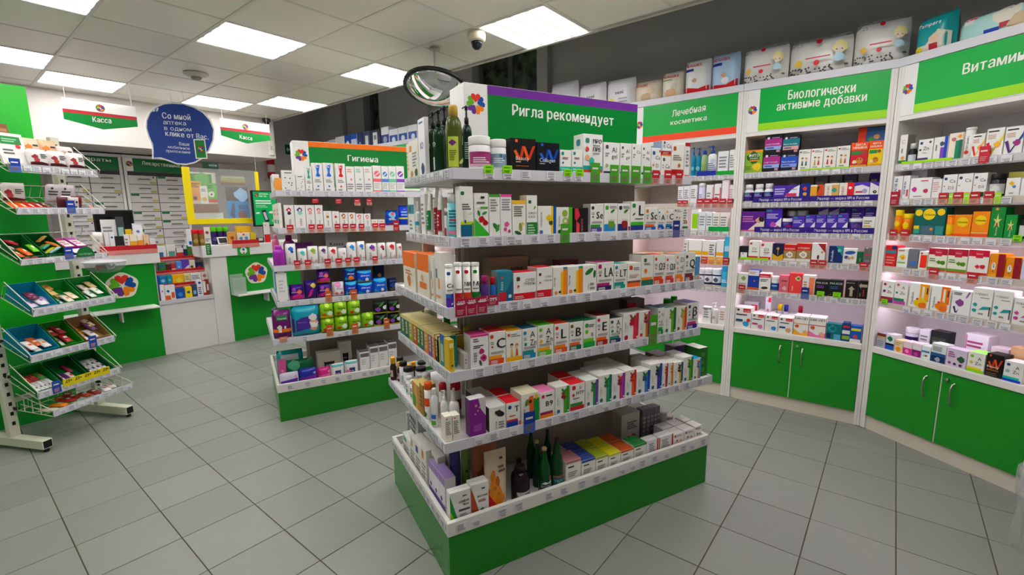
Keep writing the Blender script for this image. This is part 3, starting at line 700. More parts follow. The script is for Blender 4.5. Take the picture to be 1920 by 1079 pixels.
# red price strips along the counter edge and small notices on the band
for (xa, ya, xb, yb, hpx) in ((186, 462, 293, 455, 12), (435, 452, 485, 447, 12)):
    x0, z0 = FK.at(xa, ya, -.03); x1, _ = FK.at(xb, yb, -.03); h = .055
    b = MB().box((x0, Y-.036, 1.14), (x1, Y-.031, 1.14+h+.035), 'b4222c', c=.001); printing(b, [('r', 0, 0, 1, .5, 'd3867f')], Flat(x0, 1.14, x1-x0, h+.035, Y-.036), x1-x0, h+.035); kp('red_price_rail', b)
x0, z1 = FK.at(385, 457, -.03); x1, z0 = FK.at(397, 478, -.03)
b = MB().box((x0, Y-.032, z0), (x1, Y-.03, z1), '1c6b33'); printing(b, [('l', .15, .1, .85, .9, 5, '9fc7a8')], Flat(x0, z0, x1-x0, z1-z0, Y-.032), x1-x0, z1-z0); kp('notice', b)
x0, z1 = FK.at(444, 463, -.03); x1, z0 = FK.at(469, 479, -.03)
b = MB().box((x0, Y-.032, z0), (x1, Y-.03, z1), '2f9a3a'); printing(b, [('o', .5, .55, .28, 'f0f0ee'), ('p', [(.38, .42), (.5, .15), (.62, .42), (.5, .36)], 'c2262e'), ('b', .5, .68, .12, '2c6f8a', 3)], Flat(x0, z0, x1-x0, z1-z0, Y-.032), x1-x0, z1-z0); kp('notice', b)
# ---------------------------------------------------------------- pharmacist's drawer cabinets
def drawers(x0, x1, label, txt, seed):
    Yd = 7.6; w = x1-x0; o = (x0, Yd, 0); t = thing('drawer_cabinet', label, 'cabinet', o, 0, 'drawer cabinets behind the counter'); rr = random.Random(seed); F = Frame(o, 0)
    wh = mat('d5d1d1', rough=.4); MB().box((0, .02, 0), (w, .5, 2.26), wh, c=.002).build('carcass', t)
    for x in (0, w-.03): MB().box((x, -.004, 0), (x+.03, .02, 2.26), 'e4e0de').build('side_post', t)
    h = MB().box((.03, .0, 2.095), (w-.03, .02, 2.255), mat('0c6a35', rough=.35)).build('header', t)
    MB().box((-.004, -.012, 2.257), (w+.004, .3, 2.263), wh).box((-.004, -.015, 2.255), (w+.004, -.011, 2.29), 'dcdadf').build('top_rail', t)
    b = MB()
    for s_, a, c, cap in txt: fr_text(b, F, s_, a, c, cap, 'eeeeea', 1, 0, .002)
    if seed == 2:
        lx, lz = F.at(242, 307); b.box((.03, -.0015, 2.095), (.10, 0, 2.255), 'efecea'); printing(b, [('o', .5, .5, .48, '5a4634'), ('f', .5, .5, .46)], Flat(lx-.035, lz-.035, .07, .07, -.0015), .07, .07)
    b.build('lettering', h)
    m = w/2; ph = .115; MB().box((.03, .012, .05), (w-.03, .0195, 2.09), '3c3a3c').build('gap_shade_sheet', t)  # dark sheet over the pale carcass imitates shade in the drawer gaps
    fb = MB().box((0, -.004, .003), (m-.037, .0115, ph-.003), mat('cfcbcb', rough=.4), c=.002).mesh('drawer')
    hb = MB().tube([(-.06, -.004, 0), (-.05, -.024, .004), (.05, -.024, .004), (.06, -.004, 0)], .0055, mat('6f6c6c', rough=.3, metal=1.0), 6).mesh('handle')
    gl = MB().box((0, -.0058, 0), (.085, -.004, .026), '176b3a').mesh('green_label'); yl = MB().box((0, -.0058, 0), (.065, -.004, .026), 'b9ab62').mesh('card_label')
    for c in range(2):
        x = .032+c*(m-.03)
        for r in range(16):
            z = 2.045-ph*(r+1)
            d = put('drawer', fb, t, (x, 0, z)); put('handle', hb, d, ((m-.036)*.55, 0, ph*.55))
            if rr.random() < .55 or c == 1 and r < 1: put('green_label', gl, d, (.008, 0, ph-.03))
            if c == 0 and rr.random() < .8 or rr.random() < .35: put('card_label', yl, d, (m-.11, 0, .012))
            if rr.random() < .2: MB().lathe([(.008, 0), (.008, .016)], '2b2b2d', 10).build('lock', d, (m-.07, 0, ph-.02)).rotation_euler.x = pi/2
drawers(1.0, 1.655, 'white drawer cabinet under the green header ending in раты', [('Препараты', (120, 296.5), (208, 304.5), 7)], 1)
drawers(1.668, 2.335, 'white drawer cabinet under the green header lettered Лекарственные', [('Лекарственные', (266, 309), (338, 315), 7)], 2)
# ---------------------------------------------------------------- product builders (origin: middle of the front edge of the base)
K = '2a2a2e'; GY = '8b8a90'; W0 = 'f0eeea'
def carton(w, h, d, col, ops, o):
    b = MB(); f = {}
    if 'top' in o: f['top'] = o['top']
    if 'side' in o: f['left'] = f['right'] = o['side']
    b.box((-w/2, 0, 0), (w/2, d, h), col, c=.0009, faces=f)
    b.box((-w/2+.0006, d*.5-.0003, h), (w/2-.0006, d*.5+.0003, h+.0002), 'b9b5ae')       # tuck flap seam
    printing(b, ops, Flat(-w/2, 0, w, h), w, h)
    if 'sideops' in o: printing(b, o['sideops'], FlatX(-w/2, d, 0, 0, h), d, h)
    return b, []
def soft(w, h, d, col, ops, o):
    """film pack: bulging faces, crimped fin along the top"""
    b = MB(); n = 9; bl = d*.5; V = []; Fc = []; fin = o.get('fin', .012)
    for sgn in (0, 1):
        for j in range(n+1):
            for i in range(n+1):
                u, v = i/n, j/n; f = pillow_f(u, v); sh = 1-.05*abs(2*v-1)**5
                wr = .0025*sin(i*2.3+j*1.7)*f*(d/.08)
                y = bl*(1-f)+wr*(1-f) if not sgn else d-bl*(1-f)
                V.append(((u-.5)*w*sh, y, v*h))
    m = (n+1)**2
    for j in range(n):
        for i in range(n):
            a = j*(n+1)+i; Fc.append((a, a+1, a+n+2, a+n+1)); Fc.append((m+a, m+a+n+1, m+a+n+2, m+a+1))
    b.add(V, Fc, mat(col, rough=.22, var=.08), True)
    if fin:
        k = 12; T = [(-w*.46+w*.92*i/k, bl+.002*sin(i*2.1), h*.985+(fin if j else 0)) for j in (0, 1) for i in range(k+1)]
        b.add(T, [(i, i+1, k+2+i, k+1+i) for i in range(k)]+[(k+1+i, k+2+i, i+1, i) for i in range(k)], mat(o.get('fincol', col), rough=.25))
    S_ = Pillow(w, h, d, bl); printing(b, ops, S_, w*.95, h, eps=.0012, lift=.0006)
    return b, []
class PouchS:
    curved = 2
    def __init__(s, w, h, d): s.a = (w, h, d)
    def __call__(s, u, v, d):
        w, h, dp = s.a; f = max(0, 1-abs(2*u-1)**3)**.6*(1-v**1.6)*.5; return ((u-.5)*w, dp*(.5-f)+v*dp*.1-d, v*h)
def pouch(w, h, d, col, ops, o):
    b = MB(); n = 9; S_ = PouchS(w, h, d); V = []; Fc = []
    for sgn in (0, 1):
        for j in range(n+1):
            for i in range(n+1):
                x, y, z = S_(i/n, j/n, 0); V.append((x, y+.002*sin(i*1.9+j*2.2)*(j/n), z) if not sgn else (x, d-y+.12*d*(j/n), z))
    m = (n+1)**2
    for j in range(n):
        for i in range(n):
            a = j*(n+1)+i; Fc.append((a, a+1, a+n+2, a+n+1)); Fc.append((m+a, m+a+n+1, m+a+n+2, m+a+1))
    b.add(V, Fc, mat(col, rough=.3, var=.1), True); printing(b, ops, S_, w, h, eps=.002, lift=.0007)
    return b, []
def P_(*a): return list(a)
def roundish(w, h, kind, col, o):
    """profiles: returns body profile, label band (z0, z1, r), and extra parts [(name, MB)]"""
    r = w/2; cap = o.get('cap', 'f0eeea'); ex = []
    if kind == 'pump':
        hb = h*.72; body = P_((r*.9, 0), (r, h*.02), (r, hb*.82), (r*.93, hb*.9), (r*.6, hb*.98), (r*.36, hb)); lab = (h*.06, hb*.78)
        c = MB().lathe([(r*.42, hb), (r*.42, hb+h*.09), (r*.2, hb+h*.1), (r*.17, hb+h*.2)], cap, 14, (0, r, 0))
        c.lathe([(r*.3, hb+h*.2), (r*.3, hb+h*.25), (r*.2, hb+h*.265)], cap, 12, (0, r, 0)); c.tube([(0, r, hb+h*.235), (-r*.5, r*.8, hb+h*.24), (-r*1.0, r*.6, hb+h*.215)], r*.13, cap, 6); ex.append(('pump', c))
    elif kind == 'flip':
        hb = h*.84; body = P_((r*.9, 0), (r, h*.02), (r, hb*.78), (r*.9, hb*.9), (r*.62, hb*.985), (r*.5, hb)); lab = (h*.06, hb*.72)
        ex.append(('cap', MB().lathe([(r*.55, hb*.985), (r*.55, h*.97), (r*.5, h)], cap, 16, (0, r, 0))))
    elif kind == 'jar':
        hb = h*.76; body = P_((r*.92, 0), (r, h*.03), (r, hb*.94), (r*.9, hb)); lab = (h*.08, hb*.88)
        ex.append(('lid', MB().lathe([(r*.98, hb*.985), (r*1.0, hb+h*.02), (r*1.0, h*.97), (r*.95, h)], cap, 22, (0, r, 0))))
    elif kind == 'pill':
        hb = h*.74; body = P_((r*.92, 0), (r, h*.03), (r, hb*.8), (r*.72, hb*.96), (r*.7, hb)); lab = (h*.06, hb*.74)
        ex.append(('lid', MB().lathe([(r*.78, hb*.98), (r*.78, h*.97), (r*.72, h)], cap, 18, (0, r, 0))))
    elif kind == 'glass':
        body = P_((r*.92, 0), (r, h*.02), (r, h*.5), (r*.9, h*.6), (r*.55, h*.75), (r*.36, h*.88), (r*.34, h*.95)); lab = (h*.1, h*.44)
        ex.append(('cap', MB().lathe([(r*.4, h*.94), (r*.41, h*.985), (r*.34, h)], cap, 14, (0, r, 0))))
    elif kind == 'spray':
        hb = h*.7; body = P_((r*.9, 0), (r, h*.02), (r, hb*.78), (r*.9, hb*.9), (r*.5, hb)); lab = (h*.06, hb*.72)
        c = MB().lathe([(r*.46, hb*.99), (r*.46, hb+h*.12), (r*.28, hb+h*.14), (r*.26, h*.93), (r*.24, h)], cap, 14, (0, r, 0)); c.tube([(0, r, h*.95), (-r*.42, r*.8, h*.955)], r*.1, cap, 6); ex.append(('spray_head', c))
    elif kind == 'stick':   # effervescent tablet tube
        hb = h*.92; body = P_((r*.97, 0), (r, h*.008), (r, hb)); lab = (h*.01, hb*.985)
        ex.append(('cap', MB().lathe([(r*1.06, hb), (r*1.08, hb+h*.012), (r*1.08, h*.985), (r*1.0, h)], cap, 18, (0, r, 0))))
    elif kind == 'can':
        body = P_((r*.96, 0), (r, h*.02), (r, h*.8)); lab = (h*.03, h*.76)
        ex.append(('lid', MB().lathe([(r*.96, h*.8), (r*.96, h*.95), (r*.85, h*.99), (r*.5, h)], cap, 18, (0, r, 0))))
    return body, lab, ex
def roundthing(kind):
    def fn(w, h, d, col, ops, o):
        r = w/2; body, lab, ex = roundish(w, h, kind, col, o)
        m = mat(col, rough=o.get('rough', .25), var=.03) if not o.get('glass') else mat(col, rough=.05, trans=.0, var=.01)
        b = MB().lathe(body, m, 22, (0, r, 0))
        parts = ex
        if ops or 'lab' in o:
            l = MB(); S_ = Cyl(r+.0005, lab[0], lab[1]-lab[0], o.get('span', .92))
            if o.get('lab'): printing(l, [('r', 0, 0, 1, 1, o['lab'])], S_, w*1.4, lab[1]-lab[0], eps=.0002)
            printing(l, ops, S_, w*1.4, lab[1]-lab[0]); parts = ex+[('label', l)]
        return b, parts
    return fn
def squeeze(w, h, d, col, ops, o):
    """cream tube standing on its cap"""
    r = w/2; cap = o.get('cap', 'f0eeea'); hc = h*.13; b = MB(); V = []; Fc = []; n = 18; R = [(0, .86, .86), (.04, 1, 1), (.45, 1.0, .8), (.8, 1.02, .38), (.93, 1.04, .1), (1, 1.04, .08)]
    for t, ex_, ey in R:
        for k in range(n):
            a = 2*pi*k/n; V.append((r*ex_*cos(a), r+r*ey*sin(a), hc+(h-hc)*t))
    for i in range(len(R)-1):
        for k in range(n): Fc.append((i*n+k, i*n+(k+1) % n, (i+1)*n+(k+1) % n, (i+1)*n+k))
    Fc.append(tuple((len(R)-1)*n+k for k in range(n))); b.add(V, Fc, mat(col, rough=.3), True)
    class T:
        curved = 1
        def __call__(s, u, v, dd):
            ey = 1-.2*v/.45 if v < .45 else .8-.42*(v-.45)/.35 if v < .8 else .38; a = -pi/2+(u-.5)*pi*.86
            return ((r+dd)*cos(a), r+(r*ey+dd)*sin(a), hc+(h-hc)*v)
    l = MB(); 
    for q in ops: printing(l, [q], T(), w*1.35, h-hc, eps=.0008)
    return b, [('cap', MB().lathe([(r*.78, 0), (r*.8, hc*.1), (r*.84, hc*1.05)], cap, 18, (0, r, 0)))]+([('label', l)] if ops else [])
KINDS = {'c': (carton, 'carton', 'box'), 's': (soft, 'soft_pack', 'pack'), 'u': (pouch, 'pouch', 'pouch'), 'q': (squeeze, 'cream_tube', 'tube')}
for k_, nm, ct in (('pump', 'pump_bottle', 'bottle'), ('flip', 'bottle', 'bottle'), ('jar', 'jar', 'jar'), ('pill', 'pill_bottle', 'bottle'), ('glass', 'glass_bottle', 'bottle'), ('spray', 'spray_bottle', 'bottle'), ('stick', 'tablet_tube', 'tube'), ('can', 'lidded_bottle', 'bottle')):
    KINDS[k_] = (roundthing(k_), nm, ct)
ROUND = set(KINDS)-{'c', 's', 'u'}
ITEMS = []
class Row:
    def __init__(s, F, z, off, where, group, d=.06, gap=.0015, taglift=0): s.F = F; s.z = z; s.off = off; s.where = where; s.group = group; s.d = d; s.gap = gap
    def __call__(s, xl, xr, yt, kind, col, ops, desc, **o):
        F = s.F; off = s.off+o.get('back', 0); z = s.z+o.get('up', 0)
        if kind in ROUND:
            xm = (xl+xr)/2; c = F.sx(xm, z, off); dep = (F.w(c, off, z)-EYE).dot(FW)
            for _ in range(2):
                w = (xr-xl)*dep/FPX*.97; c = F.sx(xm, z, off+w/2); dep = (F.w(c, off+w/2, z)-EYE).dot(FW)
            x0, x1 = c-w/2, c+w/2; h = F.at(xm, yt, off+w/2)[1]-z; d = w
        else:
            x0 = F.sx(xl, z, off); x1 = F.sx(xr, z, off); h = F.at((xl+xr)/2, yt, off)[1]-z; d = o.get('d', s.d)
        w = abs(x1-x0)-s.gap
        it = dict(F=F, x=(x0+x1)/2, off=off, z=z, w=w, h=h, d=d, kind=kind, col=col, ops=ops, desc=desc, where=o.get('where', s.where), group=o.get('group', s.group), o=o)
        ITEMS.append(it); it['rep'] = 0
        for k in range(1, o.get('rep', 1)):
            j = dict(it); j['off'] = off+k*(d+.006); j['rep'] = k; j['src'] = it; ITEMS.append(j)
        return it
    def on(s, it, dh, **kw):
        """put a copy on top of it (a stack)"""
        j = dict(it); j['z'] = it['z']+it['h']+.0005; j['h'] = dh or it['h']; j.update(kw); j.pop('src', None); ITEMS.append(j); return j
ORD = 'first second third fourth fifth sixth seventh eighth ninth tenth eleventh twelfth'.split(); NUM = 'one two three four five six seven eight nine ten eleven twelve'.split()
def extent(it):
    """plan box of an item in the frame of its fixture (the end rows are turned into the front frame)"""
    x, w, o, d = it['x'], it['w'], it['off'], it['d']
    if it['side']: return [o, o+d, GW_-x-w/2, GW_-x+w/2]
    return [x-w/2, x+w/2, o, o+d]
def settle():
    """keep everything between the rails, clear of the spine and of its neighbours"""
    G = {}
    for it in ITEMS:
        F = it['F']; isl = F in (F1, S1, F2, S2); it['side'] = F in (S1, S2); it['isl'] = isl
        key = 'i1' if F in (F1, S1) else 'i2' if F in (F2, S2) else id(F); G.setdefault(key, []).append(it)
    def limits(it):
        if it['isl']:
            base = it['z'] < .26; lv = min(LV, key=lambda q: abs(q[0]-it['z'])) if not base and it['z'] > .5 else None
            m = .0225 if base or not lv else lv[1]+.0035; return m, (GW_ if it['side'] else GL_)-m, m+.001
        if it['F'] is FK and it['group'] == 'goods on the stepped counter display': return 1.517, 2.033, None
        if it['F'] in (FC1, FC2, FC3) and it['z'] < 2.3: return .036, CW-.036, None
        return None
    def clamp(it):
        L = limits(it)
        if not L: return
        lo, hi, mo = L; a, b = it['x']-it['w']/2, it['x']+it['w']/2
        if it['kind'] in ROUND:
            if a < lo: it['x'] += lo-a
            if b > hi: it['x'] -= b-hi
        else:
            a, b = max(a, lo), min(b, hi); it['x'], it['w'] = (a+b)/2, max(b-a, 0)
        if mo is not None:
            it['off'] = max(it['off'], mo); m = .26; x0, x1 = it['x']-it['w']/2, it['x']+it['w']/2
            if it['side']: lim = .258 if x1 > .35 and x0 < .522 else .6
            else: lim = .35 if x1 > .26 and x0 < GL_-.26 else .6
            e = it['off']+it['d']-lim
            if e > 0:
                if it['kind'] in ROUND: it['off'] -= e
                else:
                    k = min(e, max(0, it['d']-.02)); it['d'] -= k; it['off'] -= e-k
        elif it['z'] < 2.3 and it['F'] in (FC1, FC2, FC3) and it['off']+it['d'] > .395: it['d'] = max(.01, .395-it['off'])
    def headroom(it):
        if it['isl']: lv = [q[0]-.046 for q in LV]
        elif it['F'] in (FC1, FC2, FC3): lv = [q-.028 for q in SHZ]+[2.063]
        else: return
        up = [q for q in lv if q > it['z']+.01]
        if up and it['z'] < 2.3: it['h'] = min(it['h'], min(up)-it['z']-.002)
    for L in G.values():
        for it in L: headroom(it); clamp(it)
        for _ in range(16):
            for i, A in enumerate(L):
                za, zb = A['z'], A['z']+A['h']
                for B in L[i+1:]:
                    if B['z'] > zb-.001 or B['z']+B['h'] < za+.001: continue
                    a, b = extent(A), extent(B); px = min(a[1], b[1])-max(a[0], b[0])+.0015; py = min(a[3], b[3])-max(a[2], b[2])+.0015
                    if px <= .0005 or py <= .0005: continue
                    ax = 0 if px < py else 1; pen = (px, py)[ax]
                    ca, cb = (a[2*ax]+a[2*ax+1]), (b[2*ax]+b[2*ax+1])
                    for it, sg in ((A, -1 if ca <= cb else 1), (B, 1 if ca <= cb else -1)):
                        depth_axis = (ax == 1) != it['side']; h = pen/2
                        if depth_axis:
                            s_ = sg                                     # the way this item has to give
                            if it['kind'] not in ROUND and s_ < 0:      # front item: give up depth at its back
                                k = min(pen, max(0, it['d']-.02)); it['d'] -= k
                            else: it['off'] += s_*h
                        else:
                            s_ = sg if not it['side'] else -sg
                            if it['kind'] in ROUND or it['w'] < .02: it['x'] += s_*h
                            else: k = min(h, it['w']*.3); it['w'] -= k; it['x'] += s_*k/2
                    clamp(A); clamp(B)
NAMES = {'goods in the corner wall cabinet': 'medicine_box', 'goods in the angled wall cabinet': 'medicine_box', 'goods in the cosmetics wall cabinet': 'cosmetics_box', 'cartons on top of the far cabinets': 'device_box', 'goods on the cash counter': 'counter_box', 'goods on the stepped counter display': 'counter_box', 'goods along the front of the hygiene island': 'hygiene_box', 'goods on the end shelves of the hygiene island': 'hygiene_box', 'goods in the base tray of the hygiene island': 'hygiene_box'}
def build_items():
    settle(); seen = {}
    for it in ITEMS:
        if not it['rep']: seen.setdefault((it['desc'], it['where']), []).append(it)
    for (desc, where), L in seen.items():
        for i, it in enumerate(L):
            it['d2'] = desc if len(L) == 1 else '%s, %s of %s' % (desc, ORD[i], NUM[len(L)-1])
            it['label'] = it['d2']+(' ' if len(L) == 1 else ', ')+where
    for it in ITEMS:
        if it['rep']: it['label'] = '%s behind %s, %s' % (ORD[it['rep']-1], it['src']['d2'], where_of(it))
        fn, name, cat = KINDS[it['kind']]
        if it['kind'] == 'c': name = NAMES.get(it['group'], name)
        if it['h'] < .005 or it['w'] < .004 or it['d'] < .004: print('BAD', it['desc'], it['where'], round(it['w'], 3), round(it['h'], 3)); continue
        loc = it['F'].w(it['x'], it['off'], it['z']+.0004)
        mb, parts = fn(it['w'], it['h'], it['d'], it['col'], it['ops'], it['o'])
        r = mb.build(name, None, loc, it['F'].r+(RND.uniform(-.003, .003) if it['kind'] not in ROUND else 0), label=it['label'], category=cat, group=it['group'])
        for pn, pm in parts: pm.build(pn, r)
def where_of(it): return it['where']
# ---------------------------------------------------------------- print designs
def V(let, badge='c2262e', acc='f0a02a', band='d8452a', l2=None, fs=.34, bw=.86):
    fs = .5 if l2 else .56 if len(let) == 1 else .44
    L = [('q', .17, .86, .1, badge), ('l', .08, .62, .3, .72, 2, GY)]
    if l2: L += [('t', let, .5, .70, fs*.72, K, .42), ('t', l2, .5, .44, fs*.72, K, .42), ('o', .2, .5, .1, acc)]
    else: L += [('T', let, .44, .5, fs, K, .52), ('o', .18, .56, .06, badge)]
    L += [('l', .1, .34, .9, .42, 2, GY), ('r', .0, 0, bw, .2, band), ('r', 0, .2, bw*.86, .3, acc), ('l', .08, .04, .7, .16, 3, 'e8e4e0')]
    return L
def HB(c1, c2, fruit, leaf='3f7d33', fr2=None, badge='2f7d4a', w1=.2):
    L = [('r', 1-2*w1, 0, 1-w1, .86, c1), ('r', 1-w1, 0, 1, .98, c2), ('t', 'экстракт', .2, .32, .085, K, .55, 1), ('t', 'растения', .32, .32, .06, GY, .5, 1)]
    L += [('b', .58, .74, .14, fruit, 3), ('b', .5, .62, .12, fr2 or fruit, 8), ('b', .66, .6, .11, fruit, 5), ('e', .52, .86, .16, 2.2, leaf), ('e', .7, .84, .15, .8, leaf), ('q', .2, .14, .11, badge), ('o', 1-w1*.5, .1, .06, 'eef2ea')]
    return L
def LN(n=6, c=GY, head=None, foot=None, fh=.16, hh=.16):
    L = [('l', .12, .25, .88, .8, n, c)]
    if head: L.append(('r', 0, 1-hh, 1, 1, head))
    if foot: L.append(('r', 0, 0, 1, fh, foot))
    return L
def TX(s, y=.6, c=K, fs=.2, x=.1, more=(), bold=1, mw=.82):
    return list(more)+[('T' if bold else 't', s, x, y, fs, c, mw)]
def KID(c='e0a03a', b='c2262e'):
    return [('q', .16, .88, .08, b), ('l', .3, .8, .9, .92, 2, GY), ('o', .34, .56, .1, '3a2a22'), ('o', .34, .52, .08, 'f0c9a4'), ('p', [(.26, .2), (.42, .2), (.38, .44), (.3, .44)], c), ('o', .66, .54, .1, 'c9702a'), ('o', .66, .5, .08, 'f3d0ae'), ('p', [(.58, .2), (.74, .2), (.7, .42), (.62, .42)], b), ('l', .2, .06, .8, .14, 1, GY)]
def PACK(c1, c2, c3=None, txt=None, tc='f0f0f0'):
    L = [('p', [(0.04, .3), (.5, .42), (.96, .34), (.96, .08), (.04, .08)], c1), ('b', .68, .55, .2, c2, 4)]
    if c3: L.append(('b', .3, .72, .16, c3, 9))
    if txt: L.append(('T', txt, .12, .5, .15, tc, .6))
    return L
LAB = [('l', .15, .2, .85, .8, 5, GY)]
# ---------------------------------------------------------------- goods on the big island
def rows(F, Sd, nm, gname):
    n5 = ['top', 'second', 'third', 'fourth', 'fifth']
    fr, sd = [], []
    for i, (z, d) in enumerate(LV):
        fr.append(Row(F, z-.0085, d+.012, "on %s's %s shelf" % (nm, n5[i]), 'goods along the front of the '+gname))
        sd.append(Row(Sd, z-.0085, d+.012, "at %s's end, %s shelf" % (nm, n5[i]), 'goods on the end shelves of the '+gname))
    fr.append(Row(F, .2385, .03, "in %s's base tray" % nm, 'goods in the base tray of the '+gname)); sd.append(Row(Sd, .2385, .03, "in %s's end tray" % nm, 'goods in the base tray of the '+gname))
    return fr, sd
A, B_ = rows(F1, S1, 'big island', 'big island')
# top shelf
r = A[0]; s = B_[0]
s(760, 768, 270, 'c', 'e8e2d6', LN(5, 'c9a06a'), 'slim cream carton with ochre print', d=.05)
s(768, 787, 262, 'c', 'ece7dc', [('r', .1, .72, .35, .88, 'e39a3f'), ('l', .4, .3, .9, .7, 5, GY), ('b', .3, .12, .14, 'c98f2e', 2), ('b', .75, .14, .14, '3f4a2c', 5)], 'cream carton with orange mark and berries', d=.06)
s(787, 799, 220, 'c', 'f0eef0', [('T', 'IO', .3, .48, .34, '5a3f96', .6), ('l', .2, .9, .8, .96, 1, '3d5fa8'), ('b', .6, .14, .3, '2f3566', 4)], 'tall white carton with violet letters IO', d=.06)
BIO = [('T', 'BIO', .2, .76, .22, 'e6eae2', .6), ('r', .2, .73, .7, .74, 'cfd6cc'), ('r', .2, .04, .62, .42, 'b9c4bd'), ('l', .24, .08, .58, .38, 4, '56635b')]
for a, b, t in ((796, 817, 209), (804, 826, 204), (814, 837, 201), (827, 850, 195)):
    s(a, b, t, 'pump', '14301c', BIO, 'dark green pump bottle with white lettering', cap='17171a', back=.02 if a != 827 else .085)
r(838, 870, 199, 'flip', '4c5320', [('r', .1, .03, .55, .86, 'b9c653'), ('p', [(.12, .7), (.3, .78), (.48, .7), (.3, .6)], '6a2f72'), ('l', .16, .2, .5, .5, 6, '5f6d22'), ('e', .74, .2, .2, .6, 'd9dd9a'), ('r', .82, .66, .98, .9, 'cfd4b8')], 'tall olive bottle with gold cap and lime label', cap='c9a44e', back=.085)
r(867, 887, 197, 'pump', '182a20', [('l', .2, .3, .9, .8, 8, '8fa396')], 'dark pump bottle with plain back label behind the jars', cap='17171a', back=.15)
r(877, 920, 257.5, 'jar', 'f1edec', [('r', 0, .1, 1, .8, 'a13d74'), ('p', [(0, .55), (.5, .78), (1, .6), (1, .8), (0, .8)], '7d2a5e'), ('l', .15, .25, .7, .55, 3, 'f0dfe8'), ('r', 0, .1, 1, .22, 'd9a6c2')], 'white lidded jar with magenta label', cap='eceae6')
r(918, 950, 263, 'jar', 'eef0f1', [('r', 0, .1, 1, .8, '8fa9bd'), ('p', [(.4, .3), (1, .7), (1, .8), (.4, .8)], '4d6c84'), ('l', .15, .3, .7, .6, 3, 'e8eef2')], 'white lidded jar with grey-blue label', cap='eceae6')
RIB = lambda c, d: [('p', [(.12, .62), (.22, .66), (.42, .36), (.32, .34)], c), ('p', [(.32, .36), (.44, .36), (.56, .78), (.46, .78)], d), ('p', [(.48, .76), (.58, .76), (.76, .38), (.64, .36)], c), ('p', [(.66, .38), (.78, .4), (.97, .8), (.86, .78)], d), ('r', .18, .88, .28, .96, c)]
r(957, 1005, 260, 'c', '1b191b', RIB('e8622a', 'c7401d')+[('t', 'Beauty', .2, .36, .13, 'f0ebe6', .62), ('l', .2, .28, .5, .33, 1, 'cfc8c0'), ('r', .2, .17, .7, .2, '8a5a22')], 'black carton with orange ribbon', d=.07)
r(1006, 1049, 268, 'c', '14151b', RIB('2a66c9', '17459a')+[('t', 'Collagen', .12, .36, .14, 'f0ebe6', .72), ('l', .12, .28, .45, .33, 1, 'cfc8c0')], 'black carton with blue ribbon', d=.07)
for a, b in ((1050, 1071), (1072, 1092)):
    r(a, b, 281.5, 'c', W0, [('r', 0, 0, 1, .3, '27b5a0'), ('q', .22, .85, .12, '2a9c9a'), ('l', .2, .6, .95, .7, 2, '9a4a58'), ('b', .25, .46, .1, '2f7f9a', 2), ('l', .1, .06, .9, .24, 2, 'bfe8e0')], 'small white and turquoise carton')
r(1093, 1129, 252, 'c', 'efedec', [('r', 0, 0, 1, .04, 'd8452a'), ('r', 0, .0, 1, .12, 'd8503a'), ('r', 0, .12, 1, .22, '2a9c9a'), ('q', .2, .84, .1, '3f8f7d'), ('T', 'ПРО', .48, .78, .16, K), ('l', .48, .7, .85, .75, 1, GY), ('T', 'ПРЕ', .48, .58, .16, K), ('l', .48, .5, .85, .55, 1, GY), ('o', .2, .42, .12, 'e8b08a'), ('b', .18, .63, .1, 'd0503a', 6), ('b', .42, .34, .16, '3fb5a5', 4)], 'tall white carton lettered ПРО ПРЕ', d=.075, sideops=[('q', .5, .8, .2, '4a7d8a'), ('l', .2, .2, .8, .6, 5, GY)])
for a, b, t, l1, l2, ft, ds in ((1131, 1161, 267.5, 'Al', 'gel', '1d2a5c', 'broad white carton lettered Al gel'), (1162, 1183, 269, 'Al', 'gel', '1d2a5c', 'narrow white carton lettered Al gel'), (1184, 1201, 270, 'Ca', '', '163a4a', 'white carton lettered Ca with green foot'), (1202, 1219, 271, 'Al', 'Mg', '1d2a5c', 'white carton lettered Al Mg')):
    r(a, b, t, 'c', 'efedea', [('q', .2, .86, .09, '55565a'), ('t', l1, .5, .7, .26, K, .4), ('t', l2, .5, .52, .22, K, .44), ('l', .1, .55, .35, .7, 2, GY), ('b', .2, .3, .1, 'b9b48a', 2), ('r', 0, 0, .5, .12, ft), ('r', 0, 0, .45, .04, '8fa3d6')], ds)
r(1220, 1238, 277.5, 'c', 'efedea', [('q', .25, .82, .14, '1d5a8a'), ('t', 'Ca', .45, .6, .3, K, .5), ('t', 'D', .5, .32, .3, K, .3), ('r', 0, 0, 1, .16, '1d5fa5'), ('o', .2, .4, .1, 'd08a6a'), ('o', .85, .9, .08, 'c2262e')], 'white carton lettered Ca D with blue foot')
it = r(1239, 1257, 292.5, 'c', 'efedea', [('q', .25, .82, .12, '55565a'), ('t', 'Ca', .42, .42, .3, K, .5), ('l', .1, .4, .3, .6, 2, GY), ('r', 0, 0, 1, .1, 'c2262e')], 'short white carton lettered Ca')
j = r.on(it, .022, col='a81f28', ops=[('r', 0, 0, 1, .3, 'e8862a'), ('l', .1, .4, .9, .8, 2, 'e8c0b8')], desc='flat red carton lying on the short Ca one'); 
r.on(j, .05, col='eeecec', ops=[('q', .25, .8, .1, '55565a'), ('t', 'Ca', .5, .3, .3, K, .45), ('l', .1, .3, .35, .6, 3, GY)], desc='white Ca carton on top of a red one', o={'side': '9aa6bd'})
r(1258, 1281, 270, 'c', 'eeeae2', [('q', .22, .86, .12, 'b5651d'), ('l', .1, .5, .9, .68, 3, '7d7468'), ('r', 0, 0, 1, .24, 'c9622a'), ('r', 0, .1, .8, .24, 'a31f26'), ('o', .6, .36, .12, 'b0764a')], 'white carton with brown badge and red foot')
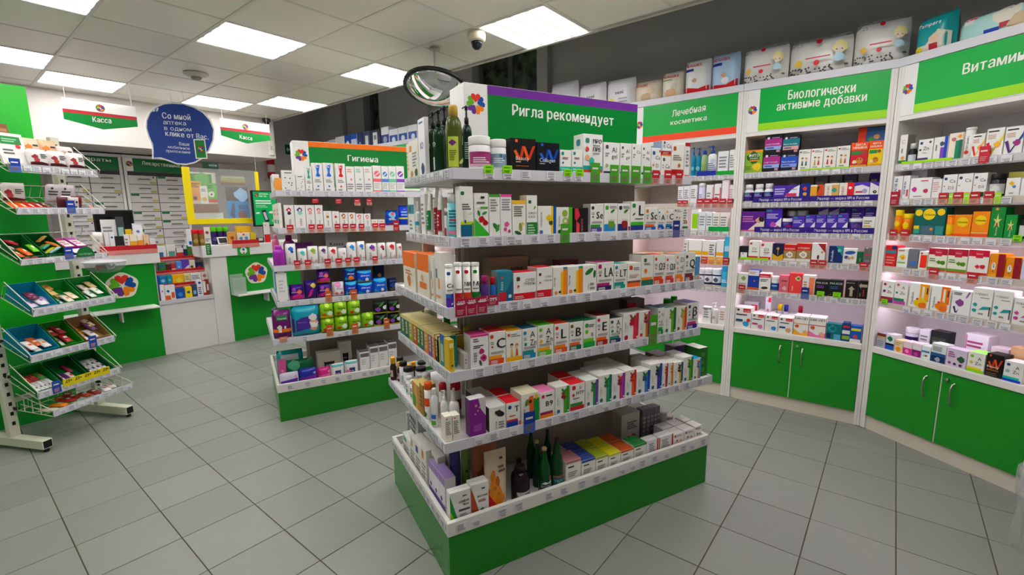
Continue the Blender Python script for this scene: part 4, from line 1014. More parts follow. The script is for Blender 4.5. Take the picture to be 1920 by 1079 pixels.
r(1282, 1295, 268, 'c', 'ece9e8', [('r', 0, .9, 1, 1, 'b3202c'), ('r', 0, 0, 1, .08, '9a2430'), ('l', .2, .3, .8, .8, 5, GY)], 'narrow white carton with red top and foot')
# second shelf
r = A[1]; s = B_[1]
s(766, 779, 370, 'c', 'eef0ee', [('r', 0, .55, 1, .8, '2a8f96'), ('o', .35, .68, .16, '1b4a66'), ('l', .2, .1, .8, .4, 3, GY)], 'white carton with teal band')
s(779, 791, 378, 'spray', 'eef0ee', [('r', 0, .5, 1, .75, '2f9fc0'), ('l', .2, .1, .8, .4, 3, GY)], 'white bottle with sky-blue band', cap='ebebeb')
s(791, 799, 364, 'c', 'f1efec', LN(5), 'plain white slim carton', d=.04)
for a, b, t, c_, lt, ds, bk in ((795, 813, 351, '1f7a45', 'Mi', 'white tube with green foot standing at the back', .075), (800, 816, 358, '1f7a45', 'V', 'white squeeze tube with green lower half', 0), (813, 834, 349, '9a2430', 'h', 'white tube with dark red foot standing at the back', .08), (820, 837, 354, '9a2430', 'V', 'white squeeze tube with red lower half', 0)):
    s(a, b, t, 'q', 'f0eeea', [('r', 0, 0, 1, .5, c_), ('T', lt, .35, .62, .22, c_, .4), ('l', .2, .1, .8, .4, 4, 'd9dcd6')], ds, cap=c_ if bk else 'e6e4e0', back=bk)
s(834, 838, 405, 'c', 'efe9e6', [('r', 0, 0, 1, .45, 'a3242e')], 'tiny white and red carton')
r(841, 859, 364, 'can', '7cc4cc', [('l', .1, .3, .9, .85, 6, '2f7f92'), ('r', 0, .08, 1, .2, 'd98fa8'), ('r', .2, .5, .9, .56, 'c9405a')], 'turquoise spray can with white cap at the corner', cap='ecebea', back=.05)
r(864, 889, 350, 'c', 'efece6', [('q', .2, .87, .13, '1c6b3a'), ('l', .15, .55, .95, .68, 3, '5a5a5e'), ('r', 0, 0, .85, .27, '176080'), ('r', 0, .27, 1, .33, 'b9cf3a'), ('r', .85, 0, 1, .3, '5fae3a'), ('r', .25, .36, .45, .56, 'dcd9c8'), ('r', .3, .3, .42, .36, '1f4f7a'), ('b', .8, .5, .1, 'dfe6c4', 3)], 'tall white carton with green badge and pictured tube', d=.06)
r(890.5, 917, 362.5, 'c', 'efece8', [('p', [(0, 0), (1, 0), (1, .1), (0, .45)], '3fae35'), ('b', .5, .42, .24, 'b01e28', 2), ('b', .76, .34, .2, 'a3141e', 6), ('e', .3, .56, .2, 1.9, '2f7d33'), ('e', .7, .56, .2, .4, '3a8a3a'), ('l', .45, .86, .9, .95, 1, K), ('l', .15, .76, .95, .82, 1, '5a5a5e'), ('r', .4, .66, .95, .7, '5aa53a')], 'white carton with red rosehips and green wave')
r(918, 938.5, 365, 'c', 'efece8', [('r', 0, .94, 1, 1, '4a9a3a'), ('l', .1, .6, .9, .9, 5, GY), ('e', .6, .25, .42, 2.3, '2f7a36'), ('e', .75, .22, .34, 1.2, '3f8f44')], 'white carton with big green leaf and green top edge', top='4a9a3a')
r(939, 960, 364.7, 'c', 'efece8', [('r', 0, .94, 1, 1, 'd8569a'), ('l', .1, .62, .9, .9, 5, GY), ('b', .55, .3, .24, 'd6569a', 2), ('b', .4, .18, .16, 'c94a8a', 5), ('b', .75, .14, .16, 'b5547d', 7)], 'white carton with pink flowers and pink top edge', top='d8569a')
r(961, 986, 376, 'c', 'efece4', [('r', 0, .9, 1, 1, 'eebc2a'), ('l', .1, .55, .9, .85, 5, '6d6a60'), ('e', .6, .26, .3, 1.7, '8f9a4a'), ('b', .75, .35, .12, 'd9c05a', 2), ('e', .4, .1, .28, -.4, '26542c')], 'white carton with yellow top edge and brown herb', top='eebc2a')
r(987.5, 1007.5, 366.7, 'c', 'efece6', [('q', .3, .84, .14, '1c6b3a'), ('t', 'СИРОП', .15, .54, .17, K, .75), ('t', 'АЛОЭ', .15, .45, .17, K, .7), ('r', 0, 0, 1, .34, '1f7a36'), ('l', .1, .05, .8, .3, 4, 'a8d0a8'), ('e', .75, .7, .16, 1.2, '4aa040')], 'white carton lettered СИРОП АЛОЭ with green foot')
r(1009, 1042.5, 386.7, 'c', 'efece8', [('r', .72, 0, .84, 1, 'f0c41e'), ('r', .84, 0, 1, 1, '1d55a5'), ('b', .6, .6, .16, 'e8c41a', 3), ('b', .7, .42, .12, '3f5a22', 5), ('q', .16, .12, .09, '4a6fa8'), ('t', 'гиперикум', .2, .3, .1, K, .6, 1)], 'white carton with yellow flowers and blue side stripe')
r(1043, 1073, 389, 'c', 'efece8', [('r', .76, 0, 1, 1, '4fae2e'), ('o', .52, .78, .18, '8fb04a'), ('o', .55, .5, .2, 'a5be6a'), ('o', .55, .5, .08, 'eef0d8'), ('p', [(.7, .4), (.78, .9), (.76, .4)], 'd9427a'), ('t', 'артишок', .2, .3, .1, K, .6, 1), ('q', .2, .12, .1, '1c6b3a')], 'white carton with kiwi slices and green stripe')
r(1074.5, 1102.5, 390, 'c', '1d191b', [('p', [(.1, .98), (.3, .98), (.45, .7), (.2, .5), (.1, .6)], 'd8304a'), ('p', [(.2, .5), (.42, .38), (.4, .02), (.2, .02)], 'e04a55'), ('t', 'красота', .62, .1, .13, 'e8909a', .7, 1)], 'black carton with red ribbon on the white shelf')
def bowl(c): return [('b', .55, .3, .3, c, 4), ('r', .3, .4, .8, .46, 'd9d2c4'), ('e', .62, .74, .18, .5, '3f7d33')]
for a, b, t, ops, ds in ((1106.5, 1131, 382.5, V('Se', '2a2d33', '2f8f3a', '5a3f96', fs=.34), 'white carton lettered Se with violet foot'),
    (1132, 1157, 381.7, [('q', .2, .85, .12, '4a9a3a'), ('r', 0, 0, .85, .3, '2a86c9'), ('l', .4, .82, .95, .92, 2, GY)]+bowl('6f9a3a'), 'white carton with halved green apple'),
    (1157.5, 1181, 382, [('q', .2, .85, .12, '2a2a40'), ('r', 0, 0, .8, .3, '2a2f6a'), ('r', .85, 0, 1, .2, '9a2440'), ('l', .4, .82, .95, .92, 2, GY)]+bowl('8f2a26'), 'white carton with halved red apple'),
    (1181.5, 1208, 378, [('q', .22, .86, .11, '1f8a3a'), ('T', 'L', .56, .54, .56, K, .36), ('e', .22, .58, .12, .6, '2a6b2a'), ('l', .3, .4, .9, .46, 1, '5a5a5e'), ('r', 0, 0, .9, .22, '27387f'), ('r', 0, .22, .9, .33, '4fae2e')], 'white carton with a large letter L and green-blue foot'),
    (1208.5, 1232, 390, V('Sc', 'c9702a', 'c9622a', '2a62b5'), 'white carton lettered Sc with blue foot'),
    (1232.5, 1246, 393, V('A', '2a5f8a', '2a62b5', '1d3f96', fs=.4), 'narrow white carton lettered A with blue foot'),
    (1247, 1262, 392, V('C', 'e0862a', '2a7ab5', '1d4f86', fs=.3), 'narrow white carton with orange badge and blue foot'),
    (1262.5, 1278, 390, KID('c9402a', 'b02030'), 'white children\'s carton with cartoon faces'),
    (1278.5, 1291, 389, LN(5, GY, None, '2a6b3a')+[('q', .4, .86, .12, '2f7d4a'), ('o', .35, .36, .14, 'd0764a'), ('o', .7, .36, .14, 'c96a3a')], 'narrow white carton with green foot')):
    r(a, b, t, 'c', 'efece6', ops, ds)
# third shelf
r = A[2]; s = B_[2]
s(757, 784, 455, 'u', 'a8741f', [('o', .4, .75, .2, '9a4440'), ('l', .2, .2, .8, .5, 3, 'd9b060')], 'amber pouch at the back', back=.13, d=.03); s(785, 812, 458, 'u', '8a4a1c', [('o', .4, .7, .2, 'a35a2a')], 'brown pouch at the back', back=.13, d=.03)
s(758, 780, 474, 'c', 'efe6da', [('r', 0, .62, 1, 1, 'f07a1e'), ('b', .5, .28, .16, 'd98a4a', 3), ('l', .2, .4, .8, .55, 2, 'c98f5a')], 'white carton with orange top third', top='f07a1e', d=.07)
s(784, 806, 477, 'c', 'efe6da', [('r', 0, .6, 1, 1, 'f07a1e'), ('b', .45, .44, .12, 'e0b08a', 3), ('r', .2, .2, .8, .34, 'e8803a')], 'wide white carton with orange top third', top='f07a1e', d=.07)
for a, b, t in ((807, 816, 483), (816, 829, 474)):
    s(a, b, t, 'c', 'f1ede6', [('r', .1, .5, .4, .68, '7a8a96'), ('r', .5, .3, .75, .5, 'e8a04a'), ('l', .1, .1, .9, .2, 1, 'e0a060')], 'tall cream-white carton', d=.06)
TU = lambda t, c1, c2, bd: [('r', 0, 0, 1, .36, c2), ('r', 0, .26, .5, .36, c1), ('q', .35, .88, .16, bd), ('T', t, .18, .52, .4, K, .75), ('l', .15, .42, .8, .48, 1, GY), ('o', .6, .1, .1, 'e8e8f0')]
for a, b, t, x, c1, c2, ds in ((822, 832, 494, 'Fe', '5a3f96', 'a31f2e', 'white tablet tube lettered Fe with red foot'), (829, 840, 494.5, 'F', '5a3f96', '8f2a40', 'white tablet tube lettered F with dark red foot')):
    s(a, b, t, 'stick', 'f0eeea', TU(x, c1, c2, 'a3202c'), ds, cap='efedea', back=.03)
r(836, 851, 496, 'stick', 'f0eeea', TU('Ca', '2a7fc9', '5a35a5', '1d5fa5'), 'white tablet tube lettered Ca at the corner', cap='efedea', back=.012)
for a, b, x, c1, c2, bd, ds in ((853, 868, '', 'b3202c', 'c2303a', 'c2262e', 'white tablet tube with red foot'), (868.5, 884, 'МИН', 'e0482a', 'e0482a', 'c2262e', 'white tablet tube with orange-red foot'), (884.5, 900, 'Мg', '1f8a36', '1a7a30', '1f8a36', 'white tablet tube lettered Mg with green foot')):
    r(a, b, 492.3, 'stick', 'f0eeea', TU(x, c1, c2, bd), ds, cap='efedea')
r(901, 917, 517, 'pill', '5a3a86', [('r', .1, .1, .9, .5, 'e8e0d0'), ('r', .1, .1, .9, .25, 'e0b02a')], 'small violet bottle with magenta lid', cap='b0307a')
r(918, 931, 520, 'pill', '2a6fb5', [('r', .1, .2, .5, .6, 'c2303a'), ('r', .2, 0, .7, .2, 'e8e8ea')], 'small blue bottle with red lid', cap='c9233a')
r(918, 991, 482, 'c', '9c8672', TX('АКВА', .62, '3a2f28', .085, .52, [('t', 'ГИДРОН', .52, .36, .085, '3a2f28'), ('q', .32, .58, .045, '2f4450')]), 'wide brown carton with two black words', back=.16, d=.07)
r(993, 1022, 487, 'c', '8f8a80', TX('Мg', .5, '2f2f2f', .18, .6, [('q', .35, .6, .08, '444')]), 'grey-brown carton lettered Mg at the back', back=.16, d=.07)
r(1049, 1084, 488, 'c', '7d3a4a', [('l', .4, .3, .9, .7, 2, 'c9a0a8')], 'dark red carton at the back', back=.14, d=.06)
r(932.5, 962, 509, 'c', '2a7f92', [('p', [(.1, 0), (1, 0), (1, .75)], '1f5f80'), ('r', .1, .06, .55, .34, 'c2263a'), ('t', 'Аква', .36, .4, .16, 'd9e8ea', .4, 1), ('o', .28, .8, .08, 'c2404a'), ('q', .8, .2, .1, 'd0d8e8')], 'teal carton with red square mark', top='2f86a0', side='8f9a9a', d=.06)
for a, b, t, ds in ((963, 1006, 511, 'wider red-topped white carton with red foot'), (1006.5, 1036, 501.7, 'taller red-topped white carton with red foot')):
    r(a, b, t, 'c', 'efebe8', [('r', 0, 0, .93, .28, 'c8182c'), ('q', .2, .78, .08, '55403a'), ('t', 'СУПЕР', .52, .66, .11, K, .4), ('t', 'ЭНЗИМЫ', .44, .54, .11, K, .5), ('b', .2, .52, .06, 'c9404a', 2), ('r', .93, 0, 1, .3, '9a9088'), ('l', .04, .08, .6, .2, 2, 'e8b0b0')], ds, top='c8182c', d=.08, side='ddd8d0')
for a, b, t, tc in ((1036.5, 1063, 501.7, '2f86b0'), (1064, 1092, 500, '2a9a8a')):
    r(a, b, t, 'c', 'efebe4', [('r', .55, 0, .72, .85, 'f0c01e'), ('r', .72, 0, 1, .92, 'f08a1a'), ('r', .72, .92, 1, 1, tc), ('t', 'Лютин', .16, .35, .13, K, .5, 1), ('q', .2, .14, .1, 'e0862a'), ('b', .48, .16, .09, '2a2420', 3)], 'white carton with yellow and orange stripes', d=.07)
r(1092.5, 1118, 498, 'c', 'efece6', [('e', .45, .78, .34, .5, '2f7a36'), ('e', .85, .68, .24, 1.5, '2a6b30'), ('t', 'олива', .42, .12, .1, K, .5, 1), ('l', .5, .1, .9, .4, 2, GY)], 'white carton with dark olive leaves', d=.06)
for a, b, t, ops, tp, ds in ((1118.5, 1150, 492, V('LA', 'a3246a', 'b0246f', '2a2a5c', fs=.34), '8f1f5a', 'white carton lettered LA with navy foot'),
    (1150.5, 1175, 495, V('LT', '2a7f96', '1f8f86', '1a9a8c', fs=.36), '2a9a96', 'white carton lettered LT with teal foot'),
    (1175.5, 1201, 493.7, [('q', .25, .82, .12, 'd0502a'), ('l', .45, .7, .95, .84, 2, GY), ('l', .15, .4, .9, .56, 3, 'c9a08a'), ('r', 0, 0, .95, .22, 'f0702a'), ('r', 0, .22, .95, .3, '7a4a3a')], 'ece8e2', 'white carton with bright orange foot'),
    (1201.5, 1224, 479, [('q', .3, .84, .12, '3f6a3a'), ('l', .2, .68, .95, .76, 2, '5a5a5e'), ('b', .35, .5, .16, 'd9762a', 4), ('r', 0, 0, 1, .22, '2a6f5c'), ('r', 0, .22, .9, .3, 'e8862a')], '6a6f6a', 'white carton with green and orange foot'),
    (1224.5, 1246, 478, V('Ω3', 'd0402a', 'e0502a', 'd8452e', fs=.34), 'd8503a', 'white carton lettered Ω3 with red foot'),
    (1246.5, 1265, 480, V('Ω3', 'd0402a', 'd84a2a', 'c9303a', fs=.34), 'e0c0b0', 'narrower white carton lettered Ω3'),
    (1265.5, 1282, 475, V('Ω3', 'e08a2a', 'f08a2a', 'f07a1e', '+E', fs=.5), 'f0a05a', 'white carton lettered Ω3 +E'),
    (1282.5, 1302, 474, V('Q', '5a2a3a', '6a2a3a', '7a2438', fs=.5), 'a0b0c0', 'white carton with a large letter Q and dark red foot')):
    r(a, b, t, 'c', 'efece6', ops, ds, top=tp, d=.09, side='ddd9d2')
r(1302.5, 1311, 482, 'c', '5a92c0', [('r', 0, 0, 1, .25, 'c9b0a0')], 'narrow blue carton at the end')
# fourth shelf
r = A[3]; s = B_[3]
tea = ['3f9a2e', '1f6a72', '1d5a5a', '8fa53a', 'c9502a', '2f7a3a', '1f6a6a', 'e0862a', '7a4aa0', 'e08a3a', '2a2020', 'd9b84a']
xs = [(747, 753), (753, 760), (760, 767), (767, 775), (775, 783), (783, 789), (789, 796), (796, 804), (804, 811), (811, 817), (817, 824), (824, 830)]
for k, ((a, b), c_) in enumerate(zip(xs, tea)):
    s(a, b, 588+k*4.4, 'c', c_, [('r', 0, .86, 1, 1, 'd9c98a'), ('r', .3, .2, .7, .8, 'd8cf9a'), ('l', .35, .3, .65, .7, 3, '6a6a4a')], ['bright green', 'dark teal', 'deep teal', 'olive', 'rust red', 'leaf green', 'petrol', 'orange', 'violet', 'amber', 'black', 'straw yellow'][k]+' herbal tea carton with cream top', top='dccb8e', d=.13)
s(820, 837, 628, 'c', '1f8a8a', [('r', 0, .8, 1, 1, '3a62b5'), ('r', .15, .15, .6, .7, 'b9c9b0'), ('r', .8, 0, 1, 1, '1f7a5c')], 'larger teal tea carton with blue top', top='d6c483', d=.07, back=.0)
r(838, 853, 638, 'c', 'dcb92e', [('r', .2, .1, .7, .7, 'c9a41e'), ('o', .6, .2, .2, '2a3a4a'), ('r', .15, .75, .85, .9, 'efe2a0')], 'yellow tea carton on the corner', top='d8c98c', d=.05, back=.012)
s(772, 795, 568, 'jar', 'cfc9a6', [], 'cream jar behind the tea cartons', cap='d9d4b8', back=.115); s(829, 846, 592, 'pill', '3a8a22', [], 'green bottle under the third shelf', cap='4f9a2e', back=.12)
r(861, 883, 613, 'pill', '8f2424', [], 'red bottle with olive cap at the back', cap='9a8a3a', back=.16)
r(866, 881, 664, 'c', 'ddd9d4', [('l', .2, .3, .8, .7, 2, GY)], 'white carton lying flat beside the echinacea one', d=.11, back=.02)
r(881.5, 917, 628, 'c', 'f0ecec', [('r', 0, .94, 1, 1, 'd23a86'), ('l', .15, .78, .5, .9, 2, '5a5a5e'), ('l', .15, .6, .75, .7, 2, K), ('b', .72, .3, .2, 'c93a7d', 3), ('b', .6, .5, .16, 'b02f70', 6), ('o', .72, .3, .07, '5a2a2a'), ('e', .52, .16, .16, 1.9, '3f5a2a'), ('l', .15, .2, .4, .5, 4, GY)], 'white carton with purple coneflowers', top='d23a86', d=.07, side='dedad6')
for a, b, t, ops, tp, ds in ((917.5, 949, 622, V('C', 'd0402a', 'f0a02a', 'd8502e', fs=.4), 'c8303a', 'white carton with a letter C and orange foot'),
    (949.5, 979, 621, KID('e8c23a', 'c9502a')+[('r', 0, 0, 1, .18, 'f0b41e')], 'f0b41e', 'white carton with cartoon children and yellow top'),
    (979.5, 1008, 616, V('A', '2a86b0', '2a8f86', '1f8ab5', 'Zn', fs=.42), '2f6a8a', 'white carton lettered A Zn with teal foot'),
    (1008.5, 1038, 610, V('A', '6fbf2e', 'f0a82a', '62c02e', 'Zn', fs=.42), '5fc02e', 'white carton lettered A Zn with lime foot'),
    (1039, 1067, 607, V('L', 'd0402a', 'e8862a', 'd8602e', fs=.5), 'd0402e', 'white carton with a letter L and orange foot'),
    (1067.5, 1093, 604, V('B', '6a5a1e', 'd8602e', '1f6a52', fs=.55), '1f6a52', 'white carton with a large letter B'),
    (1093.5, 1117, 601, [('q', .25, .82, .14, '3fa03a'), ('l', .4, .74, .95, .86, 2, '5a5a5e'), ('o', .25, .6, .14, '6fc02e'), ('t', 'B', .62, .42, .26, K, .3), ('r', 0, 0, .9, .24, '1f9a42'), ('r', 0, .24, .8, .36, '6fc02e')], '1f7a5a', 'white carton with small B and green foot'),
    (1117.5, 1142, 592, V('E', 'c2304a', 'e86a2a', 'a31f1f', fs=.46), '8f2a2a', 'white carton with a letter E and dark red foot'),
    (1142.5, 1166, 597, V('A', '3a4a5a', '2a8a6a', '1f2f66', 'Zn', fs=.42), '2f3644', 'white carton lettered A Zn with navy foot'),
    (1167, 1196, 588, HB('d8304a', 'c9264a', 'b0203a', '7a5a3a', None, 'b0203a', .16), 'e6e2dc', 'white carton with cranberries and red stripe'),
    (1197, 1218, 584, HB('e8922a', 'b0348a', '7a2a4a', 'b06a3a', 'a83a4a', 'c9263a', .2), 'e6dedc', 'white carton with rosehip, orange and purple stripes'),
    (1232.5, 1244, 578, V('Mg', '2a6a5a', '1f9a4a', '17803a', 'B', fs=.5), '1d55a5', 'white carton lettered Mg B'),
    (1244.5, 1266, 577.5, HB('6fae2a', '2a6a3a', '7aa03a', '4f8a2a', None, '2f7d4a', .2), '2a9a8a', 'white carton with kiwi and green stripe'),
    (1267, 1286, 576, HB('f0a03a', 'b5502a', 'c9a05a', '8aa03a', None, '7a5a3a', .2), 'e8e2da', 'white carton with pineapple and orange stripe'),
    (1287, 1309, 568, V('ß'.replace('ß', 'β'), '3a2f6a', 'd02f7a', '2a2a8a', fs=.5), '6a5ab0', 'white carton with a letter β and blue foot')):
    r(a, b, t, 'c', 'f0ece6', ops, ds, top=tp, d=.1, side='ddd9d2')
r(1174, 1207, 562, 'c', '7a6a6a', [('r', 0, .3, .5, .9, 'b0202e'), ('t', 'Q', .7, .2, .3, '2a2a2a', .3)], 'grey carton with red end lettered Q, at the back', back=.14, d=.06)
for a, b in ((1256, 1272), (1274, 1292)): r(a, b, 556, 'pill', '2a5a4a', [], 'bottle with bright green lid at the back', cap='2fae2a', back=.13)
# fifth shelf
r = A[4]; s = B_[4]
for a, b, t, bk in ((728, 740, 663, .02), (733, 745, 660, .07), (738, 750, 667, .02), (744, 755, 661, .09)): s(a, b, t, 'pill', '3a2a24', [('r', .1, .2, .9, .8, 'c9b09a'), ('b', .5, .5, .25, '7a3a6a', 4)], 'brown bottle with yellow cap', cap='efb41e', back=bk)
for a, b, t, bk in ((744, 758, 670, .03), (750, 766, 680, .02), (757, 778, 690, .02), (765, 783, 677, .1), (779, 802, 690, .1)): s(a, b, t, 'can', 'dedcdc', [('r', .1, .1, .9, .5, 'c9c9cc'), ('r', .1, .5, .5, .7, '2a2a3a')], 'white bottle with glossy black dome lid', cap='17151b', back=bk)
for a, b, t, bk in ((762, 775, 707, .01), (770, 783, 714, .01), (782, 795, 703, .09), (792, 810, 701, .07)): s(a, b, t, 'can', 'efedea', [('b', .5, .25, .3, '2a8a96' if a < 770 else '5fae3a', 4), ('l', .2, .5, .8, .8, 2, GY)], 'plain white bottle with domed cap', cap='f0efec', back=bk)
s(774, 788, 722, 'c', 'c98f3f', [('r', .3, 0, .7, 1, 'e0b070'), ('b', .3, .3, .3, '4f9a3a', 3)], 'orange and green carton', top='d9c37a', d=.06); s(788, 796, 724, 'c', 'a8803a', LN(4, '6a4a22'), 'tan slim carton', top='d0b878', d=.06)
s(796, 812, 718, 'can', 'ece8e2', [('r', 0, .45, 1, .75, 'e8582a'), ('T', 'ер', .2, .76, .2, K, .5), ('b', .5, .15, .3, '2a6a2a', 3)], 'white can with orange label', cap='e8622a')
s(810, 824, 731, 'flip', 'efefef', [('r', 0, .3, 1, .5, '2a6fc9'), ('r', 0, 0, 1, .2, '5fae3a')], 'white bottle with blue and green bands', cap='f2f2f2')
s(825, 843, 733, 'pump', 'f2f0ee', [('b', .5, .4, .18, 'd02f6a', 3), ('l', .2, .6, .8, .75, 1, GY)], 'white foam pump bottle with pink heart', cap='f2f0ee', back=.03)
r(841, 862, 727, 'spray', 'e9e7e6', [], 'white spray bottle standing alone', cap='e4e2e0', back=.09)
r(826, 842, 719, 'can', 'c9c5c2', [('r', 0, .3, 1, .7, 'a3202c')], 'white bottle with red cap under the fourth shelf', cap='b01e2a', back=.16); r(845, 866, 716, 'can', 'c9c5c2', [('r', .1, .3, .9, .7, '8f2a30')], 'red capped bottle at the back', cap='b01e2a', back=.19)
for k, (a, b, t) in enumerate(((835, 849, 781), (849.5, 864, 779))): r(a, b, t, 'c', 'ede6da', LN(8, '8a8078')+[('o', .3, .9, .1, 'b03a4a')], 'small finely printed corner carton', d=.045, back=.012+.0*k)
r(881.5, 912, 748, 'c', '7d2a86', [('p', [(.55, 1), (1, 1), (1, .5), (.7, .7)], 'cfc6cc'), ('o', .4, .82, .08, 'd98ab5'), ('o', .62, .76, .06, 'd98ab5'), ('o', .5, .68, .06, 'd98ab5'), ('o', .35, .6, .05, 'd98ab5'), ('l', .2, .05, .9, .4, 1, '9a4aa0')], 'tall violet carton with pink dots', top='e6e0e4', d=.045, side='5f2068')
r(917.5, 949, 763, 'c', 'ece9e2', [('b', .6, .72, .2, '2a2a2c', 3), ('b', .75, .66, .16, '1f1f22', 6), ('b', .45, .76, .14, '2a2a2c', 8), ('t', 'уголь', .46, .1, .12, K, .5, 1), ('l', .55, .08, .95, .4, 3, GY)], 'white carton with black charcoal sticks', top='e2dfda', d=.12, side='55403f', rep=2)
r(949.5, 976, 755, 'c', 'efece8', [('q', .25, .82, .12, '2a4a86'), ('T', 'T', .6, .6, .4, K, .3), ('l', .2, .42, .9, .5, 1, 'c2303a'), ('r', 0, 0, .82, .24, '1d3f9a'), ('r', 0, .24, .8, .32, 'c2303a'), ('r', .86, 0, 1, .2, 'e86a4a')], 'white carton with a letter T and red top', top='d81e2a', d=.09, rep=2)
r(977.5, 1011, 738, 'c', 'efece2', [('r', .45, 0, .68, .9, 'f0662a'), ('r', .68, 0, 1, .8, '1f8a3a'), ('o', .5, .72, .2, 'e0702a'), ('o', .5, .72, .09, '3a2418'), ('b', .85, .86, .14, 'e8c43a', 4), ('e', .28, .7, .18, 1.4, '3f8a36'), ('t', 'настой', .2, .2, .1, 'c2404a', .6, 1)], 'white carton with poppy, orange and green stripes', top='e8e2c4', d=.1)
r(1012.5, 1040, 735, 'c', 'efece8', [('q', .2, .84, .1, 'c2262e'), ('l', .4, .8, .95, .9, 1, K), ('T', 'B9', .38, .46, .32, K, .6), ('r', 0, 0, .9, .16, 'e88a2a'), ('r', 0, .16, .86, .26, '8f1f5a')], 'white carton lettered B9 with pink top', top='ea86b4', d=.09)
hb = [(1041, 1067, 725, ('4fa02a', '3f8f24', '8f2a2a', '3f8a2a'), 'white carton with a pepper and green stripe', 'e8e4da', 1), None,
 (1097.5, 1121, 713, ('1f8a46', '6a3f9a', '3f8a3a', '2f6a2a'), 'white carton with ginkgo, green and violet stripes', 'dfe8e0', 2), (1121.5, 1146, 704, ('3f9a7a', '1f7a62', '2f7a46', '3f8a3a'), 'white carton with mint and teal stripes', 'e8e6e2', 2),
 (1146.5, 1171, 701, ('c93a8a', '8f3a9a', '8a2a5a', 'c9404a'), 'white carton with echinacea, pink and violet stripes', 'e8e4e0', 3), (1171.5, 1192, 695, ('e8622a', 'c92a26', 'c02026', '8a3a2a'), 'white carton with red currants and orange stripe', 'eae6e2', 3),
 (1193, 1218, 696, ('3a8ac9', '2a46a5', '2f5a86', '3f8a3a'), 'white carton with mint and blue stripes', 'e8e6e2', 1), (1218.5, 1240, 683, ('4a3a9a', '1f4a9a', '2a2f66', '3f6a3a'), 'white carton with blueberries and blue stripe', 'e6e2e2', 2),
 (1240.5, 1251, 682, ('c9302a', 'a3262a', 'b03a2a', '8a3a2a'), 'narrow white carton with red stripes', 'e8e2de', 2), (1251.5, 1261, 681, ('e8a02a', 'd9762a', 'c9702a', 'c9902a'), 'narrow white carton with orange stripes', 'e8e2de', 2),
 (1262, 1279.5, 680, ('e0c04a', '2a5a8a', '3a3a40', '4a4a4a'), 'white carton with blackcurrant and navy stripe', 'e8e6e0', 2), (1280, 1298, 670, ('6fb02a', '2f8a36', '3f7d2a', '4f9a2e'), 'white carton with parsley and green stripe', 'e8e6e0', 2),
 (1299, 1313, 673, ('e09a3a', '2a8ac9', '3a6a9a', 'b06a3a'), 'narrow white carton with blue top', '2a9ae0', 1)]
for e in hb:
    if e: r(e[0], e[1], e[2], 'c', 'f0ede8', HB(*e[3], badge='2f6a7d'), e[4], top=e[5], d=.07, rep=e[6])
r(1068.5, 1096, 720, 'c', 'f0ede8', [('q', .25, .86, .12, 'c2262e'), ('t', '5-', .62, .78, .2, K, .3), ('t', 'HTP', .4, .58, .22, K, .55), ('b', .22, .6, .1, 'c2303a', 3), ('l', .2, .42, .9, .5, 1, GY), ('r', 0, 0, .95, .18, 'c2242e'), ('r', .0, .18, .85, .3, '2f8a3a')], 'white carton lettered 5-HTP with red top', top='d0202c', d=.09, rep=2)
r(1308, 1330, 653, 'c', '2f6a26', [('l', .3, .1, .7, .9, 3, '4a8a3a')], 'tall plain green carton at the far corner', top='e8e2da', d=.1, back=.02)
r(1262, 1296, 648, 'c', '8a8690', [('r', 0, .7, 1, 1, '6a4a8a')], 'grey-violet carton at the back', back=.15, d=.07)
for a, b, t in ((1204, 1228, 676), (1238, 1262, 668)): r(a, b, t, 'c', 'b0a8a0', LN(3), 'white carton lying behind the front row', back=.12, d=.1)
# base tray
r = A[5]; s = B_[5]
for a, b, t in ((748, 766, 768), (768, 784, 776)): s(a, b, t, 'c', 'cfced2', [('o', .15+.23*i, .1+.14*j, .07, '4a4a50') for i in range(4) for j in range(6)], 'tall white carton with black spots', d=.09, back=.05)
for k, (a, b, t, c_) in enumerate(((757, 771, 823, '2a9a96'), (772, 783, 828, 'c9a06a'), (778, 792, 836, '27387f'), (792, 803, 846, 'e0702a'), (800, 813, 858, '7aa03a'))): s(a, b, t, 'c', 'edeae4', [('r', .1, .7, .5, .9, c_), ('l', .1, .2, .9, .6, 4, GY), ('r', 0, 0, 1, .14, c_)], ['white carton with teal mark', 'white carton with tan mark', 'white carton with navy mark', 'white carton with orange mark', 'white carton with olive mark'][k], d=.06, rep=2 if k else 1)
for a, b, t in ((806, 816, 872), (815, 826, 884), (824, 836, 896)): s(a, b, t, 'c', 'ece8ee', [('r', 0, .8, 1, 1, 'a88ac9'), ('o', .4, .4, .16, '4a3a6a'), ('r', 0, 0, 1, .3, '8a72b5')], 'white carton with lilac top', top='ab90cc', d=.05)
s(812, 823, 874, 'c', 'e4dfe8', LN(5, '8a7a9a', 'a88ac9'), 'lilac-topped carton in the second row', top='ab90cc', back=.11, d=.05); s(826, 836, 880, 'c', 'e4dfe8', LN(5, '8a7a9a', 'a88ac9'), 'lilac-topped carton beside the chia pack', top='ab90cc', back=.11, d=.05)
r(845, 884, 921, 'c', 'e9e7e4', [('p', [(0, 0), (.45, 0), (0, .95)], '1f8a36'), ('p', [(0, .2), (.3, .1), (0, .5)], '9ac03a'), ('T', 'СЕМЕНА', .42, .66, .11, K, .5), ('T', 'ЧИА', .6, .56, .11, K, .3), ('r', .4, .42, .95, .48, '55505a'), ('l', .45, .1, .95, .36, 5, GY), ('l', .6, .82, .85, .88, 1, K)], 'white and green carton lettered СЕМЕНА ЧИА', d=.04)
